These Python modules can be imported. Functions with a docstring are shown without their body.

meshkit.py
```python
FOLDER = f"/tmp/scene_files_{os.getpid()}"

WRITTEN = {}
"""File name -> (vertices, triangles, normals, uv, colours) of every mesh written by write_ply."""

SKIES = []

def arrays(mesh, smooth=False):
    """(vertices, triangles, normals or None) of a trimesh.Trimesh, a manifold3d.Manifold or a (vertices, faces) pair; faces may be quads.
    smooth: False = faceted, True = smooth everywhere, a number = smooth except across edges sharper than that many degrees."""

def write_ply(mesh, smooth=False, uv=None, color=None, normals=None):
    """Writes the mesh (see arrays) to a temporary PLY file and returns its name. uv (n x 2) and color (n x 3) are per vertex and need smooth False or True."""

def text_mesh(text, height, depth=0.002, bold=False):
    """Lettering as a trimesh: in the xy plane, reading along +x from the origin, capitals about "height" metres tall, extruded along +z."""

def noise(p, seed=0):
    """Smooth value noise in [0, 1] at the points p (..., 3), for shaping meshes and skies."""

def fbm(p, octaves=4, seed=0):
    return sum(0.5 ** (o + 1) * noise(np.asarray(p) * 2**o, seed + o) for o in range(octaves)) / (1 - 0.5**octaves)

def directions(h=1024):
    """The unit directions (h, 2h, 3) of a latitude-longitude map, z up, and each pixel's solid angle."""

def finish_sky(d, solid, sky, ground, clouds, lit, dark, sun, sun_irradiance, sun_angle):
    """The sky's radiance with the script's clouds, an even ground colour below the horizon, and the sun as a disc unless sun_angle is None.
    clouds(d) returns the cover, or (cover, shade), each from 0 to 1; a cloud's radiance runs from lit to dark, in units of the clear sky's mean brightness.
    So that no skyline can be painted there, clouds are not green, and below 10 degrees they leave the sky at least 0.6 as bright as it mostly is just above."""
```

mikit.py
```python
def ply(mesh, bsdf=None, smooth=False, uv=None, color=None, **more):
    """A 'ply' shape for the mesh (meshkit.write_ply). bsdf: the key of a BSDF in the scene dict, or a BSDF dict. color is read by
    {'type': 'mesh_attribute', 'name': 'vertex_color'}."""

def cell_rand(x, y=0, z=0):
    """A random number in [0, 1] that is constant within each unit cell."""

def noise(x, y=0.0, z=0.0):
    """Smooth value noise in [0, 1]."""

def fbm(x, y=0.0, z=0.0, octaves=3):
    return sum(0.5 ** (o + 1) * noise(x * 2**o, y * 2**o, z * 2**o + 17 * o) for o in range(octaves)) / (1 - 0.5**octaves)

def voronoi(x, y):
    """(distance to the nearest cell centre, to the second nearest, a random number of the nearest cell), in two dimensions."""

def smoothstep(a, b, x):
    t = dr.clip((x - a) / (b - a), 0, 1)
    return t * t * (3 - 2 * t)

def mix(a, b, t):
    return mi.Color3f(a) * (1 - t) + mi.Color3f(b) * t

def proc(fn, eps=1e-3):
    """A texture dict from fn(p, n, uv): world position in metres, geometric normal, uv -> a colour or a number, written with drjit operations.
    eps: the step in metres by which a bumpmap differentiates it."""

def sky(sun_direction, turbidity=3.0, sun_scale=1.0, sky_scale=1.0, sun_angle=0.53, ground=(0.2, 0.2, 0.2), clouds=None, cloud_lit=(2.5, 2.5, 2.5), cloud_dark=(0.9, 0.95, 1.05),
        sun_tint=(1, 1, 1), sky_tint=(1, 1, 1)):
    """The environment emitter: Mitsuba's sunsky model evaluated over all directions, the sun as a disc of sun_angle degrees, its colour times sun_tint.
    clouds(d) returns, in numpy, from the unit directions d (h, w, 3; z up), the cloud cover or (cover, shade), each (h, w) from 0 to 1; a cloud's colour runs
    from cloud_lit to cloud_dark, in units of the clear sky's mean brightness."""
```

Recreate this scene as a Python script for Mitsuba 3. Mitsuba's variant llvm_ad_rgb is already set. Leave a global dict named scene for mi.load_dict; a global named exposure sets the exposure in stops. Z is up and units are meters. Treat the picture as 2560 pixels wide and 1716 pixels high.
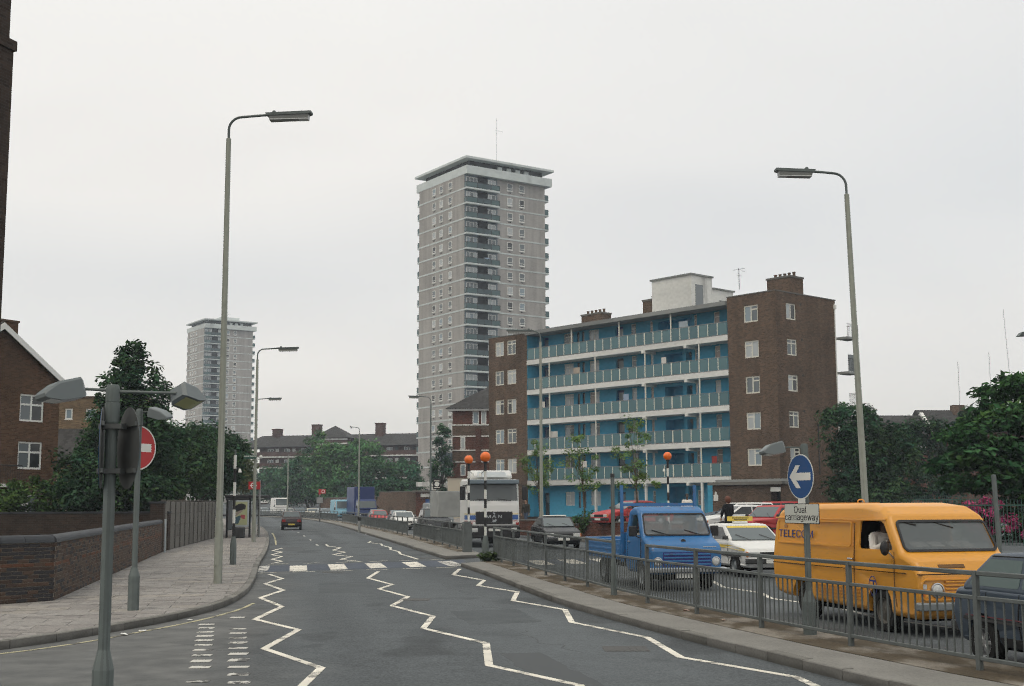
import math, random
import numpy as np
import trimesh
import mapbox_earcut as earcut
import manifold3d as m3
import drjit as dr
import mitsuba as mi
import mikit, meshkit
from shapely.geometry import Polygon, LineString, MultiPolygon, box as sbox
from shapely import affinity

T = mi.ScalarTransform4f
scene, labels = {}, {}
R = random.Random(7)
NR = np.random.default_rng(11)

# ---------------------------------------------------------------- camera, sky, exposure
PITCH = math.atan(0.1262)
scene['camera'] = {'type': 'perspective', 'fov': 43.93, 'fov_axis': 'x', 'near_clip': 0.2, 'far_clip': 4000.0,
                   'to_world': T().look_at(origin=[0, 0, 2.0], target=[0, math.cos(PITCH), 2.0 + math.sin(PITCH)], up=[0.004, 0, 1])}


def overcast(d):
    """a closed cloud layer: a little brighter overhead, soft low-contrast structure, thinner (bluer) here and there"""
    q = d / np.maximum(d[..., 2:3] + 0.22, 0.05)
    n = meshkit.fbm(q * np.array([1.3, 2.4, 1.0]) + 3.7, 4, 5)
    m = meshkit.fbm(q * np.array([0.55, 0.9, 1.0]) + 21.3, 3, 8)
    thin = np.clip((m - .45) * 3.0, 0, 1) * .26 + np.clip((n - .45) * 2, 0, 1) * .09
    shade = np.clip(.92 - .85 * np.clip((d[..., 2] - .32) / .68, 0, 1) + .5 * (n - .5), 0, 1)
    return 1 - thin, shade


scene['sky'] = mikit.sky((-0.25, -0.45, 0.86), turbidity=4, sun_scale=0.21, sun_angle=40, clouds=overcast,
                         cloud_lit=(2.95, 3.06, 3.03), cloud_dark=(2.56, 2.52, 2.45), sun_tint=(0.97, 1.0, 1.0), sky_tint=(1.12, 1.03, .86))
exposure = 1.73

# ---------------------------------------------------------------- entries
used = {}


def numbered(key):
    n = used.get(key, 0)
    used[key] = n + 1
    return key if n == 0 else f'{key}_{n:03d}'


def thing(name, label, cat, group=None):
    k = numbered(name)
    labels[k] = {'label': label, 'category': cat}
    if group:
        labels[k]['group'] = group
    return k


def part(par, name, mesh, mat, smooth=False, M=None, label=None, kind=None, **kw):
    if isinstance(mesh, list):
        mesh = cat(mesh)
    if M is not None:
        mesh = tf(mesh, M)
    k = numbered(par + '__' + name) if par else numbered(name)
    scene[k] = mikit.ply(mesh, mat, smooth, **kw)
    if label or kind:
        labels[k] = {}
        if label:
            labels[k]['label'] = label
        if kind:
            labels[k]['kind'] = kind
    return k


def single(name, mesh, mat, label, cat, group=None, smooth=False, M=None, **kw):
    k = part(None, name, mesh, mat, smooth, M, **kw)
    labels[k] = {'label': label, 'category': cat}
    if group:
        labels[k]['group'] = group
    return k


def struct(name, mesh, mat, smooth=False, **kw):
    k = part(None, name, mesh, mat, smooth, **kw)
    labels[k] = {'kind': 'structure'}
    return k


# ---------------------------------------------------------------- meshes
def tm(v, f):
    return trimesh.Trimesh(np.asarray(v, float), np.asarray(f, int), process=False)


def cat(ms):
    vs, fs, a = [], [], 0
    for m in ms:
        if hasattr(m, 'to_mesh'):
            m = fromman(m)
        vs.append(np.asarray(m.vertices)); fs.append(np.asarray(m.faces) + a); a += len(m.vertices)
    return tm(np.vstack(vs), np.vstack(fs))


def tf(m, M):
    if isinstance(m, list):
        m = cat(m)
    if hasattr(m, 'to_mesh'):
        m = fromman(m)
    M = np.asarray(M, float)
    v = np.asarray(m.vertices) @ M[:3, :3].T + M[:3, 3]
    f = np.asarray(m.faces)
    return tm(v, f[:, ::-1] if np.linalg.det(M[:3, :3]) < 0 else f)


def man(m):
    if hasattr(m, 'to_mesh'):
        return m
    return m3.Manifold(m3.Mesh(vert_properties=np.asarray(m.vertices, np.float32), tri_verts=np.asarray(m.faces, np.uint32)))


def fromman(m):
    q = m.to_mesh()
    return tm(q.vert_properties[:, :3], q.tri_verts)


def place(x, y, z=0, ang=0, lean=(0, 0), s=1):
    """local axes to the world: ang turns anticlockwise from above (radians)."""
    c, n = math.cos(ang), math.sin(ang)
    M = np.array([[c * s, -n * s, lean[0], x], [n * s, c * s, lean[1], y], [0, 0, s, z], [0, 0, 0, 1.0]])
    return M


def frame(o, u, z=0):
    """s along u, t to the right-hand outward side (-n), z up: local (s, t, z), t positive towards the viewer's side."""
    u = np.array(u, float) / np.hypot(*u)
    n = np.array([u[1], -u[0]])
    return np.array([[u[0], n[0], 0, o[0]], [u[1], n[1], 0, o[1]], [0, 0, 1, z], [0, 0, 0, 1.0]])


BF = np.array([[0, 1, 3], [0, 3, 2], [4, 6, 7], [4, 7, 5], [0, 4, 5], [0, 5, 1], [2, 3, 7], [2, 7, 6], [0, 2, 6], [0, 6, 4], [1, 5, 7], [1, 7, 3]])


def box(x0, y0, z0, x1, y1, z1):
    x0, x1 = min(x0, x1), max(x0, x1); y0, y1 = min(y0, y1), max(y0, y1); z0, z1 = min(z0, z1), max(z0, z1)
    return tm([[x, y, z] for x in (x0, x1) for y in (y0, y1) for z in (z0, z1)], BF)


def rbox(x0, y0, z0, x1, y1, z1, b=0.01):
    """box with chamfered edges"""
    h = np.array([[x, y, z] for x in (x0, x1) for y in (y0, y1) for z in (z0, z1)], float)
    c = h.mean(0); pts = []
    for p in h:
        s = np.sign(c - p) * b
        for k in range(3):
            q = p + s; q[k] = p[k]; pts.append(q)
    return fromman(m3.Manifold.hull_points(np.array(pts)))


def tube(pts, r, n=8, caps=True):
    p = np.asarray(pts, float)
    r = np.broadcast_to(np.asarray(r, float), (len(p),))
    t = np.gradient(p, axis=0); t /= np.linalg.norm(t, axis=1, keepdims=True) + 1e-12
    ref = np.array([0, 0, 1.0]) if abs(t[0, 2]) < 0.9 else np.array([1.0, 0, 0])
    A = []
    a = np.cross(t[0], ref); a /= np.linalg.norm(a)
    for i in range(len(p)):
        a = a - t[i] * (a @ t[i]); a /= np.linalg.norm(a); A.append(a)
    A = np.array(A); B = np.cross(t, A)
    g = np.arange(n) * 2 * np.pi / n
    v = p[:, None] + r[:, None, None] * (np.cos(g)[None, :, None] * A[:, None] + np.sin(g)[None, :, None] * B[:, None])
    i, j = np.meshgrid(np.arange(len(p) - 1), np.arange(n), indexing='ij')
    q = np.stack([i * n + j, i * n + (j + 1) % n, (i + 1) * n + (j + 1) % n, (i + 1) * n + j], -1).reshape(-1, 4)
    f = [q[:, [0, 1, 2]], q[:, [0, 2, 3]]]
    v = v.reshape(-1, 3); k = len(v)
    if caps:
        v = np.vstack([v, p[0], p[-1]]); j = np.arange(n); e = (len(p) - 1) * n
        f += [np.stack([j * 0 + k, (j + 1) % n, j], 1), np.stack([j * 0 + k + 1, e + j, e + (j + 1) % n], 1)]
    return tm(v, np.vstack(f))


def lathe(prof, n=16):
    """revolve [(r, z)] about z"""
    prof = np.asarray(prof, float)
    g = np.arange(n) * 2 * np.pi / n
    v = np.stack([prof[:, 0, None] * np.cos(g), prof[:, 0, None] * np.sin(g), np.repeat(prof[:, 1, None], n, 1)], -1).reshape(-1, 3)
    i, j = np.meshgrid(np.arange(len(prof) - 1), np.arange(n), indexing='ij')
    q = np.stack([i * n + j, i * n + (j + 1) % n, (i + 1) * n + (j + 1) % n, (i + 1) * n + j], -1).reshape(-1, 4)
    return tm(v, np.vstack([q[:, [0, 1, 2]], q[:, [0, 2, 3]]]))


def ear(p):
    p = np.asarray(p, float)
    return earcut.triangulate_float64(p, np.array([len(p)], np.uint32)).reshape(-1, 3).astype(int)


def prism(poly, z0, z1):
    """extrude a shapely polygon or point list (x, y) from z0 to z1"""
    if not isinstance(poly, (Polygon, MultiPolygon)):
        poly = Polygon(poly)
    out = []
    for g in getattr(poly, 'geoms', [poly]):
        m = trimesh.creation.extrude_polygon(g, z1 - z0, engine='earcut')
        m.apply_translation([0, 0, z0]); out.append(m)
    return cat(out)


def sheet(pts, z):
    """flat polygon at height z (pts x, y), facing up"""
    g = Polygon(pts)
    if g.exterior.is_ccw is False:
        pts = pts[::-1]
    f = ear(pts)
    v = np.column_stack([np.asarray(pts), np.full(len(pts), z)])
    if len(f):
        a, b, c = v[f[0]]
        if np.cross(b - a, c - a)[2] < 0:
            f = f[:, ::-1]
    return tm(v, f)


def profx(prof, x0, x1):
    """extrude an outline [(y, z)] along x"""
    m = prism(prof, x0, x1)
    v = np.asarray(m.vertices)
    return tm(v[:, [2, 0, 1]], m.faces)


def profy(prof, y0, y1):
    """extrude an outline [(x, z)] along y"""
    m = prism(prof, y0, y1)
    v = np.asarray(m.vertices)
    return tm(np.column_stack([v[:, 0], v[:, 2], v[:, 1]]), m.faces[:, ::-1])


def disc(r, t0, t1, n=32, axis='y', c=(0, 0, 0)):
    m = trimesh.creation.cylinder(r, t1 - t0, sections=n)
    v = np.asarray(m.vertices) + [0, 0, (t0 + t1) / 2]
    if axis == 'y':
        v = v[:, [0, 2, 1]]; f = m.faces[:, ::-1]
    elif axis == 'x':
        v = v[:, [2, 0, 1]]; f = m.faces
    else:
        f = m.faces
    return tm(v + np.array(c), f)


def ball(r, c=(0, 0, 0), sc=(1, 1, 1), sub=2):
    m = trimesh.creation.icosphere(sub, r)
    return tm(np.asarray(m.vertices) * sc + np.array(c), m.faces)


def resample(pts, step):
    ls = LineString(pts); n = max(2, int(round(ls.length / step)) + 1)
    return np.array([ls.interpolate(d).coords[0] for d in np.linspace(0, ls.length, n)])


def smoothline(pts, step=1.0, it=3):
    """rounded polyline (Chaikin)"""
    p = np.asarray(pts, float)
    for _ in range(it):
        q = np.empty((2 * len(p) - 2, p.shape[1])); q[0::2] = .75 * p[:-1] + .25 * p[1:]; q[1::2] = .25 * p[:-1] + .75 * p[1:]
        p = np.vstack([p[:1], q, p[-1:]])
    return resample(p, step)


def offs(pts, d):
    """offset a polyline to its left by d"""
    p = np.asarray(pts, float); t = np.gradient(p, axis=0); t /= np.linalg.norm(t, axis=1, keepdims=True)
    return p + d * np.column_stack([-t[:, 1], t[:, 0]])


def ribbon(a, b, za, zb=None):
    a, b = np.asarray(a), np.asarray(b); n = len(a); zb = za if zb is None else zb
    v = np.vstack([np.column_stack([a, np.broadcast_to(za, n)]), np.column_stack([b, np.broadcast_to(zb, n)])])
    i = np.arange(n - 1)
    f = np.vstack([np.stack([i, i + n, i + 1], 1), np.stack([i + 1, i + n, i + n + 1], 1)])
    x = v[f[0]]
    if np.cross(x[1] - x[0], x[2] - x[0])[2] < 0:
        f = f[:, ::-1]
    return tm(v, f)


def stroke(pts, w, z, h=0.004):
    """painted line along pts"""
    g = LineString(pts).buffer(w / 2, cap_style='flat', join_style='mitre', mitre_limit=3)
    return prism(g, z, z + h)


# ---------------------------------------------------------------- materials
def mat(name, col, rough=0.6, metal=0.0, spec=0.5, coat=0.0, **kw):
    c = col if isinstance(col, dict) else {'type': 'rgb', 'value': list(col)}
    scene[name] = {'type': 'twosided', 'bsdf': {'type': 'principled', 'base_color': c, 'roughness': rough, 'metallic': metal, 'specular': spec, 'clearcoat': coat, 'clearcoat_gloss': 0.92, **kw}}
    return name


def bumped(name, inner, fn, scale=1.0, eps=2e-3):
    b = scene.pop(inner)['bsdf']
    scene[name] = {'type': 'twosided', 'bsdf': {'type': 'bumpmap', 'arbitrary': mikit.proc(fn, eps), 'scale': scale, 'bsdf': b}}
    return name


N, F, V, CR, SS, MX = mikit.noise, mikit.fbm, mikit.voronoi, mikit.cell_rand, mikit.smoothstep, mikit.mix


def c_asphalt(p, n, uv):
    big = F(p.x * .22, p.y * .09, 1.0, 3)
    strip = N(p.x * 1.4 + p.y * .28, p.y * .05, 4.)
    fine = N(p.x * 45, p.y * 45, 0.)
    med = F(p.x * 3, p.y * 3, 2., 3)
    k = .70 + .35 * big + .38 * (strip - .25) + .55 * (fine - .5) + .22 * (med - .5)
    lat = p.x + 5.6 + (p.y - 25) * .165            # towards the worn left edge by the side road
    dusty = (1 - SS(-.5, 2.1, lat + 1.1 * (N(p.x * .9, p.y * .5, 7.) - .5))) * SS(60., 30., p.y)
    tar = SS(.66, .72, F(p.x * .7 + 9, p.y * .45, 3., 4)) * .25
    stain = SS(.62, .8, F(p.x * .8 + 31, p.y * .6, 5., 4)) * .4
    c = mi.Color3f(.066, .074, .079) * k * (1 - tar) * (1 - stain * .8)
    return MX(c, mi.Color3f(.108, .108, .104) * (.7 + .6 * med), dusty * (.55 + .4 * med))


mat('asphalt', mikit.proc(c_asphalt), .75, spec=.3)


mat('tar_patch', mikit.proc(lambda p, n, uv: mi.Color3f(.056, .063, .067) * (.75 + .4 * F(p.x * 2, p.y * 2, 0., 3) + .35 * (N(p.x * 45, p.y * 45, 0.) - .5) + .1)), .75, spec=.3)
mat('tar_patch2', (.044, .049, .052), .7)
mat('iron_cover', (.06, .058, .054), .55, .4)


def c_slab(p, n, uv):
    k = .8 + .25 * F(p.x * 1.2, p.y * 1.2, p.z, 3) + .25 * (N(p.x * 30, p.y * 30, 0.) - .5)
    spot = SS(.7, .8, N(p.x * 5, p.y * 5, 3.)) * .25
    return mi.Color3f(.222, .210, .198) * k * (1 - spot)


def c_slab2(p, n, uv):
    return c_slab(p, n, uv) * mi.Color3f(.88, .87, .87)


def c_slab3(p, n, uv):
    return c_slab(p, n, uv) * mi.Color3f(1.08, 1.06, 1.02)


mat('slab_a', mikit.proc(c_slab), .85, spec=.2)
mat('slab_b', mikit.proc(c_slab2), .85, spec=.2)
mat('slab_c', mikit.proc(c_slab3), .85, spec=.2)


def c_kerb(p, n, uv):
    k = .75 + .4 * F(p.x * 2, p.y * 2, p.z * 3, 3) + .25 * (N(p.x * 40, p.y * 40, p.z * 40) - .5)
    grime = SS(.10, .0, p.z + .05 * (N(p.x * 3, p.y * 3, 0.) - .5)) * .45
    return mi.Color3f(.165, .160, .148) * k * (1 - grime)


mat('kerbstone', mikit.proc(c_kerb), .85, spec=.2)
mat('kerbstone_b', mikit.proc(lambda p, n, uv: c_kerb(p, n, uv) * mi.Color3f(.80, .80, .79)), .85, spec=.2)


def c_dirt(p, n, uv):
    a = F(p.x * 2.5, p.y * 1.2, 0., 4)
    k = .6 + .6 * a + .3 * (N(p.x * 40, p.y * 40, 2.) - .5)
    return MX(mi.Color3f(.085, .070, .052), mi.Color3f(.16, .145, .125), SS(.42, .7, a)) * k


mat('dirt', mikit.proc(c_dirt), .95, spec=.1)


def c_earth(p, n, uv):
    a = F(p.x * .3, p.y * .3, 0., 4)
    return MX(mi.Color3f(.05, .06, .035), mi.Color3f(.10, .09, .07), SS(.4, .65, a)) * (.8 + .4 * N(p.x * 12, p.y * 12, 1.))


mat('earth', mikit.proc(c_earth), .95, spec=.1)


def c_paint(p, n, uv):
    w = F(p.x * 6, p.y * 6, 1., 4) + .22 * (N(p.x * 40, p.y * 40, 0.) - .5)
    wear = SS(.54, .70, w) * .75
    return MX(mi.Color3f(.58, .55, .48) * (.85 + .3 * N(p.x * 3, p.y * 3, 2.)), mi.Color3f(.085, .085, .083), wear)


def c_paintworn(p, n, uv):
    w = F(p.x * 5 + 3, p.y * 5, 1., 4) + .35 * (N(p.x * 30, p.y * 30, 0.) - .5)
    return MX(mi.Color3f(.42, .41, .38), mi.Color3f(.09, .09, .088), SS(.50, .66, w))


def c_yellow(p, n, uv):
    w = F(p.x * 5, p.y * 5, 1., 4) + .2 * (N(p.x * 35, p.y * 35, 0.) - .5)
    return MX(mi.Color3f(.36, .33, .22), mi.Color3f(.11, .105, .09), SS(.5, .7, w))


mat('road_paint', mikit.proc(c_paint), .7, spec=.3)
mat('road_paint_worn', mikit.proc(c_paintworn), .8, spec=.2)
mat('road_yellow', mikit.proc(c_yellow), .8, spec=.2)


def c_zebra(p, n, uv):
    return mi.Color3f(.050, .060, .078) * (.75 + .5 * F(p.x * 3, p.y * 3, 0., 3) + .3 * (N(p.x * 40, p.y * 40, 0.) - .5))


mat('zebra_dark', mikit.proc(c_zebra), .7, spec=.3)


def wallu(p, n):
    l = dr.maximum(dr.sqrt(n.x * n.x + n.y * n.y), 1e-4)
    return (-n.y * p.x + n.x * p.y) / l


def brickwork(c1, c2, mortar, bw=.225, bh=.075, m=.012, dark=.35, vr=.5):
    c1, c2, mortar = map(list, (c1, c2, mortar))

    def fn(p, n, uv):
        u = wallu(p, n); row = dr.floor(p.z / bh)
        uu = u + dr.select(row - 2 * dr.floor(row / 2) > .5, bw / 2, 0.)
        fu = uu - bw * dr.floor(uu / bw); fv = p.z - bh * row
        inb = dr.select((fu > m) & (fv > m), 1., 0.)
        r = CR(dr.floor(uu / bw), row, 3)
        r2 = CR(dr.floor(uu / bw), row, 9)
        blot = F(u * .35, p.z * .35, 2., 4)
        streak = F(u * 1.7, p.z * .12, 6., 3)
        b = MX(c1, c2, r) * (.97 - vr / 2 + vr * r2) * (1 - dark * SS(.45, .8, blot))
        return MX(mortar, b, inb) * (.78 + .42 * streak)
    return fn


mat('brick_brown', mikit.proc(brickwork((.150, .096, .065), (.092, .064, .048), (.14, .12, .10))), .9, spec=.15)
mat('brick_red', mikit.proc(brickwork((.15, .055, .036), (.095, .040, .030), (.13, .10, .085))), .9, spec=.15)
mat('brick_orange', mikit.proc(brickwork((.128, .070, .040), (.082, .045, .028), (.10, .075, .055))), .9, spec=.15)
mat('brick_purple', mikit.proc(brickwork((.105, .052, .042), (.075, .045, .038), (.10, .08, .07))), .9, spec=.15)
mat('brick_grey', mikit.proc(brickwork((.385, .368, .348), (.360, .345, .328), (.38, .365, .348), .45, .15, .02, .12, .10)), .9, spec=.15)
mat('brick_buff', mikit.proc(brickwork((.22, .155, .095), (.17, .12, .075), (.18, .14, .10))), .9, spec=.15)
mat('brick_dark', mikit.proc(brickwork((.040, .030, .026), (.060, .040, .030), (.062, .056, .050), dark=.3)), .9, spec=.2)


def c_slate(p, n, uv):
    u = wallu(p, n); row = dr.floor(p.z / .14)
    fu = u / .25 + .5 * (row - 2 * dr.floor(row / 2))
    r = CR(dr.floor(fu), row, 2); e = SS(.0, .12, p.z / .14 - row)
    return mi.Color3f(.044, .042, .041) * (.7 + .55 * r) * (.72 + .28 * e) * (.8 + .4 * F(u * .3, p.z * .5, 1., 3))


mat('slate', mikit.proc(c_slate), .8, spec=.25)


def stained(col, amt=.35, sc=1.0, zs=.25, rough=.7, name=None, spec=.3):
    col = list(col)

    def fn(p, n, uv):
        u = p.x * .77 + p.y * .63
        s = F(u * 1.6 * sc, p.z * zs * sc, n.x * 3 + 1, 4)
        q = F(p.x * 5 * sc, p.y * 5 * sc, p.z * 5 * sc, 3)
        return mi.Color3f(col) * (1 - amt * SS(.45, .75, s)) * (.86 + .28 * q)
    return mat(name, mikit.proc(fn), rough, spec=spec)


stained((.68, .68, .65), .34, name='white_render')
stained((.57, .615, .61), .28, .3, name='tower_white')
stained((.062, .33, .50), .32, name='blue_wall')
stained((.26, .27, .265), .35, .6, name='concrete')
stained((.16, .155, .14), .45, 1.2, name='concrete_dark')
stained((.120, .140, .136), .30, 2.2, .25, .5, name='post_grey')
stained((.30, .315, .27), .22, 1.6, .2, .55, name='post_pale')
stained((.110, .122, .120), .35, 3.0, .6, .55, name='rail_grey')
stained((.035, .027, .023), .5, 3, 1., .7, name='bark')

mat('black', (.012, .012, .013), .5)
mat('matt_black', (.010, .010, .010), .9, spec=.1)
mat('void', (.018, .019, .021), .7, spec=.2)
mat('rubber', (.018, .018, .018), .85, spec=.2)
mat('chrome', (.55, .56, .57), .22, 1.0)
mat('alloy', (.42, .43, .44), .38, .8)
mat('trim', (.028, .029, .030), .55)
mat('white_frame', (.74, .74, .71), .5)
mat('cream_frame', (.64, .62, .55), .5)
mat('curtain', (.55, .55, .52), .9, spec=.1)
mat('curtain_warm', (.42, .36, .30), .9, spec=.1)
mat('curtain_blue', (.40, .46, .50), .9, spec=.1)
mat('glass_dark', (.020, .024, .026), .06, spec=.6)
mat('glass_grey', (.095, .115, .120), .10, spec=.6)
mat('panel_teal', (.080, .165, .185), .30, spec=.5)
mat('panel_green', (.055, .105, .110), .25, spec=.5)
mat('lamp_glass', (.50, .51, .50), .12, spec=.7)
mat('lamp_amber', (.55, .16, .03), .2)
mat('lamp_red', (.30, .02, .015), .2)
mat('globe_orange', (.78, .15, .012), .28, spec=.5)
mat('plate_white', (.62, .62, .58), .5)
mat('plate_yellow', (.62, .46, .07), .5)
mat('sign_white', (.66, .66, .62), .45)
mat('sign_red', (.42, .028, .030), .4)
mat('sign_blue', (.012, .065, .20), .4)
mat('lettering_black', (.015, .015, .016), .6)
mat('lettering_blue', (.02, .03, .16), .5)
mat('skin', (.34, .20, .14), .6)
mat('skin_dark', (.075, .042, .028), .6)
mat('skin_pale', (.46, .30, .23), .6)
scene['clear_glass'] = {'type': 'thindielectric', 'int_ior': 1.5}
for nm, c in dict(yellow=(.60, .27, .022), blue=(.018, .085, .30), white=(.62, .62, .60), maroon=(.028, .012, .011), red=(.40, .022, .022), lightblue=(.16, .36, .46), navy=(.010, .028, .125),
                  darkblue=(.040, .058, .082), black=(.013, .014, .016), grey=(.17, .19, .20), slate=(.12, .16, .19), green=(.05, .075, .068), cream=(.55, .52, .44), pale=(.36, .40, .42)).items():
    mat('paint_' + nm, c, .38, spec=.5, coat=.8)
mat('cloth_white', (.62, .60, .56), .9, spec=.1)
mat('cloth_blue', (.30, .38, .50), .9, spec=.1)
mat('cloth_black', (.014, .015, .017), .9, spec=.15)
mat('cloth_denim', (.06, .085, .13), .9, spec=.1)
mat('cloth_olive', (.045, .045, .040), .9, spec=.1)
mat('cloth_red', (.28, .05, .045), .9, spec=.1)
mat('hair_auburn', (.11, .035, .018), .7)
mat('hair_dark', (.018, .014, .012), .7)
scene['leaf'] = {'type': 'principledthin', 'base_color': {'type': 'mesh_attribute', 'name': 'vertex_color'}, 'roughness': .5, 'spec_trans': 0.0, 'diff_trans': .28, 'eta': 1.3}

# ================================================================ ground, road, pavements
KL = np.array([(-30, 9.0), (-20, 10.6), (-12.5, 12.9), (-9.4, 15.0), (-7.9, 16.9), (-7.12, 18.05), (-6.66, 19.12), (-6.35, 20.45), (-6.03, 21.59), (-5.71, 23.53), (-5.62, 25.6), (-5.98, 29.26), (-7.0, 35.2), (-8.16, 41.25),
               (-10.05, 52.56), (-13.28, 70.12), (-17.33, 90.7), (-22.56, 114.8), (-33.2, 156.4), (-62, 240), (-130, 380)], float)
KLs = smoothline(KL, .915, 2)
RAILN = np.array([(-.62, 42.6), (-.36, 40.95), (.02, 38.8), (.44, 36.22), (.86, 33.6), (1.26, 31.27), (1.68, 29.07), (2.09, 26.6), (2.53, 24.29), (3.12, 21.95), (3.74, 19.49), (4.43, 17.0), (5.22, 14.55), (6.1, 12.1), (7.1, 9.8)])
RAILF = np.array([(-1.86, 50.7), (-3.6, 60.6), (-5.5, 71.6), (-8.6, 88), (-13.4, 112), (-17.94, 134), (-24.2, 160), (-32, 186)])
MN = smoothline([(-1.66, 40.99), (-.9, 36.83), (-.30, 33.2), (.30, 29.3), (.94, 25.5), (1.68, 22.32), (2.43, 19.32), (3.19, 16.6), (3.85, 14.2), (4.7, 11.6), (5.9, 8.6)], .915, 1)
MNR = smoothline(offs(RAILN, .62)[::1], .915, 1)
MFL = smoothline([(-2.4, 46.22), (-6.21, 66.6), (-9.76, 84.9), (-15.6, 116), (-22.0, 147), (-31, 182), (-62, 262), (-120, 380)], .915, 2)
MFR = smoothline([(-1.05, 47.75), (-2.9, 60.6), (-4.75, 71.6), (-7.9, 88), (-12.7, 112), (-17.2, 134), (-23.4, 160), (-30.2, 182), (-60, 263), (-118, 380)], .915, 2)
KR = smoothline([(22, -2), (16.8, 8.2), (13.6, 16.0), (11.6, 22), (9.8, 29), (8.2, 38), (6.6, 48), (4.9, 58), (3.3, 68), (1.2, 82), (-2.0, 100), (-8.0, 130), (-15, 157), (-24, 184), (-52, 262), (-104, 380)], .915, 2)

struct('ground', sheet([(-900, -300), (900, -300), (900, 1300), (-900, 1300)], -.06), 'earth')
struct('road', sheet(np.vstack([KLs, KR[::-1], [(22, -12), (-30, -12)]]), 0), 'asphalt')

# left pavement: bed, kerb, slabs
WN = np.array([(-9.1, 25.57), (-13.97, 51.2)])
back = np.array([(-30, 16.5), (-18, 19.2), (-9.75, 24.65), (-9.1, 25.57), (-13.97, 51.2), (-14.3, 52.6), (-16.93, 72.8), (-24, 98), (-36, 130), (-70, 205), (-150, 370)])
kin = offs(KLs, .15)
struct('pavement', sheet(np.vstack([kin, back[::-1]]), .108), 'concrete_dark')


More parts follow.
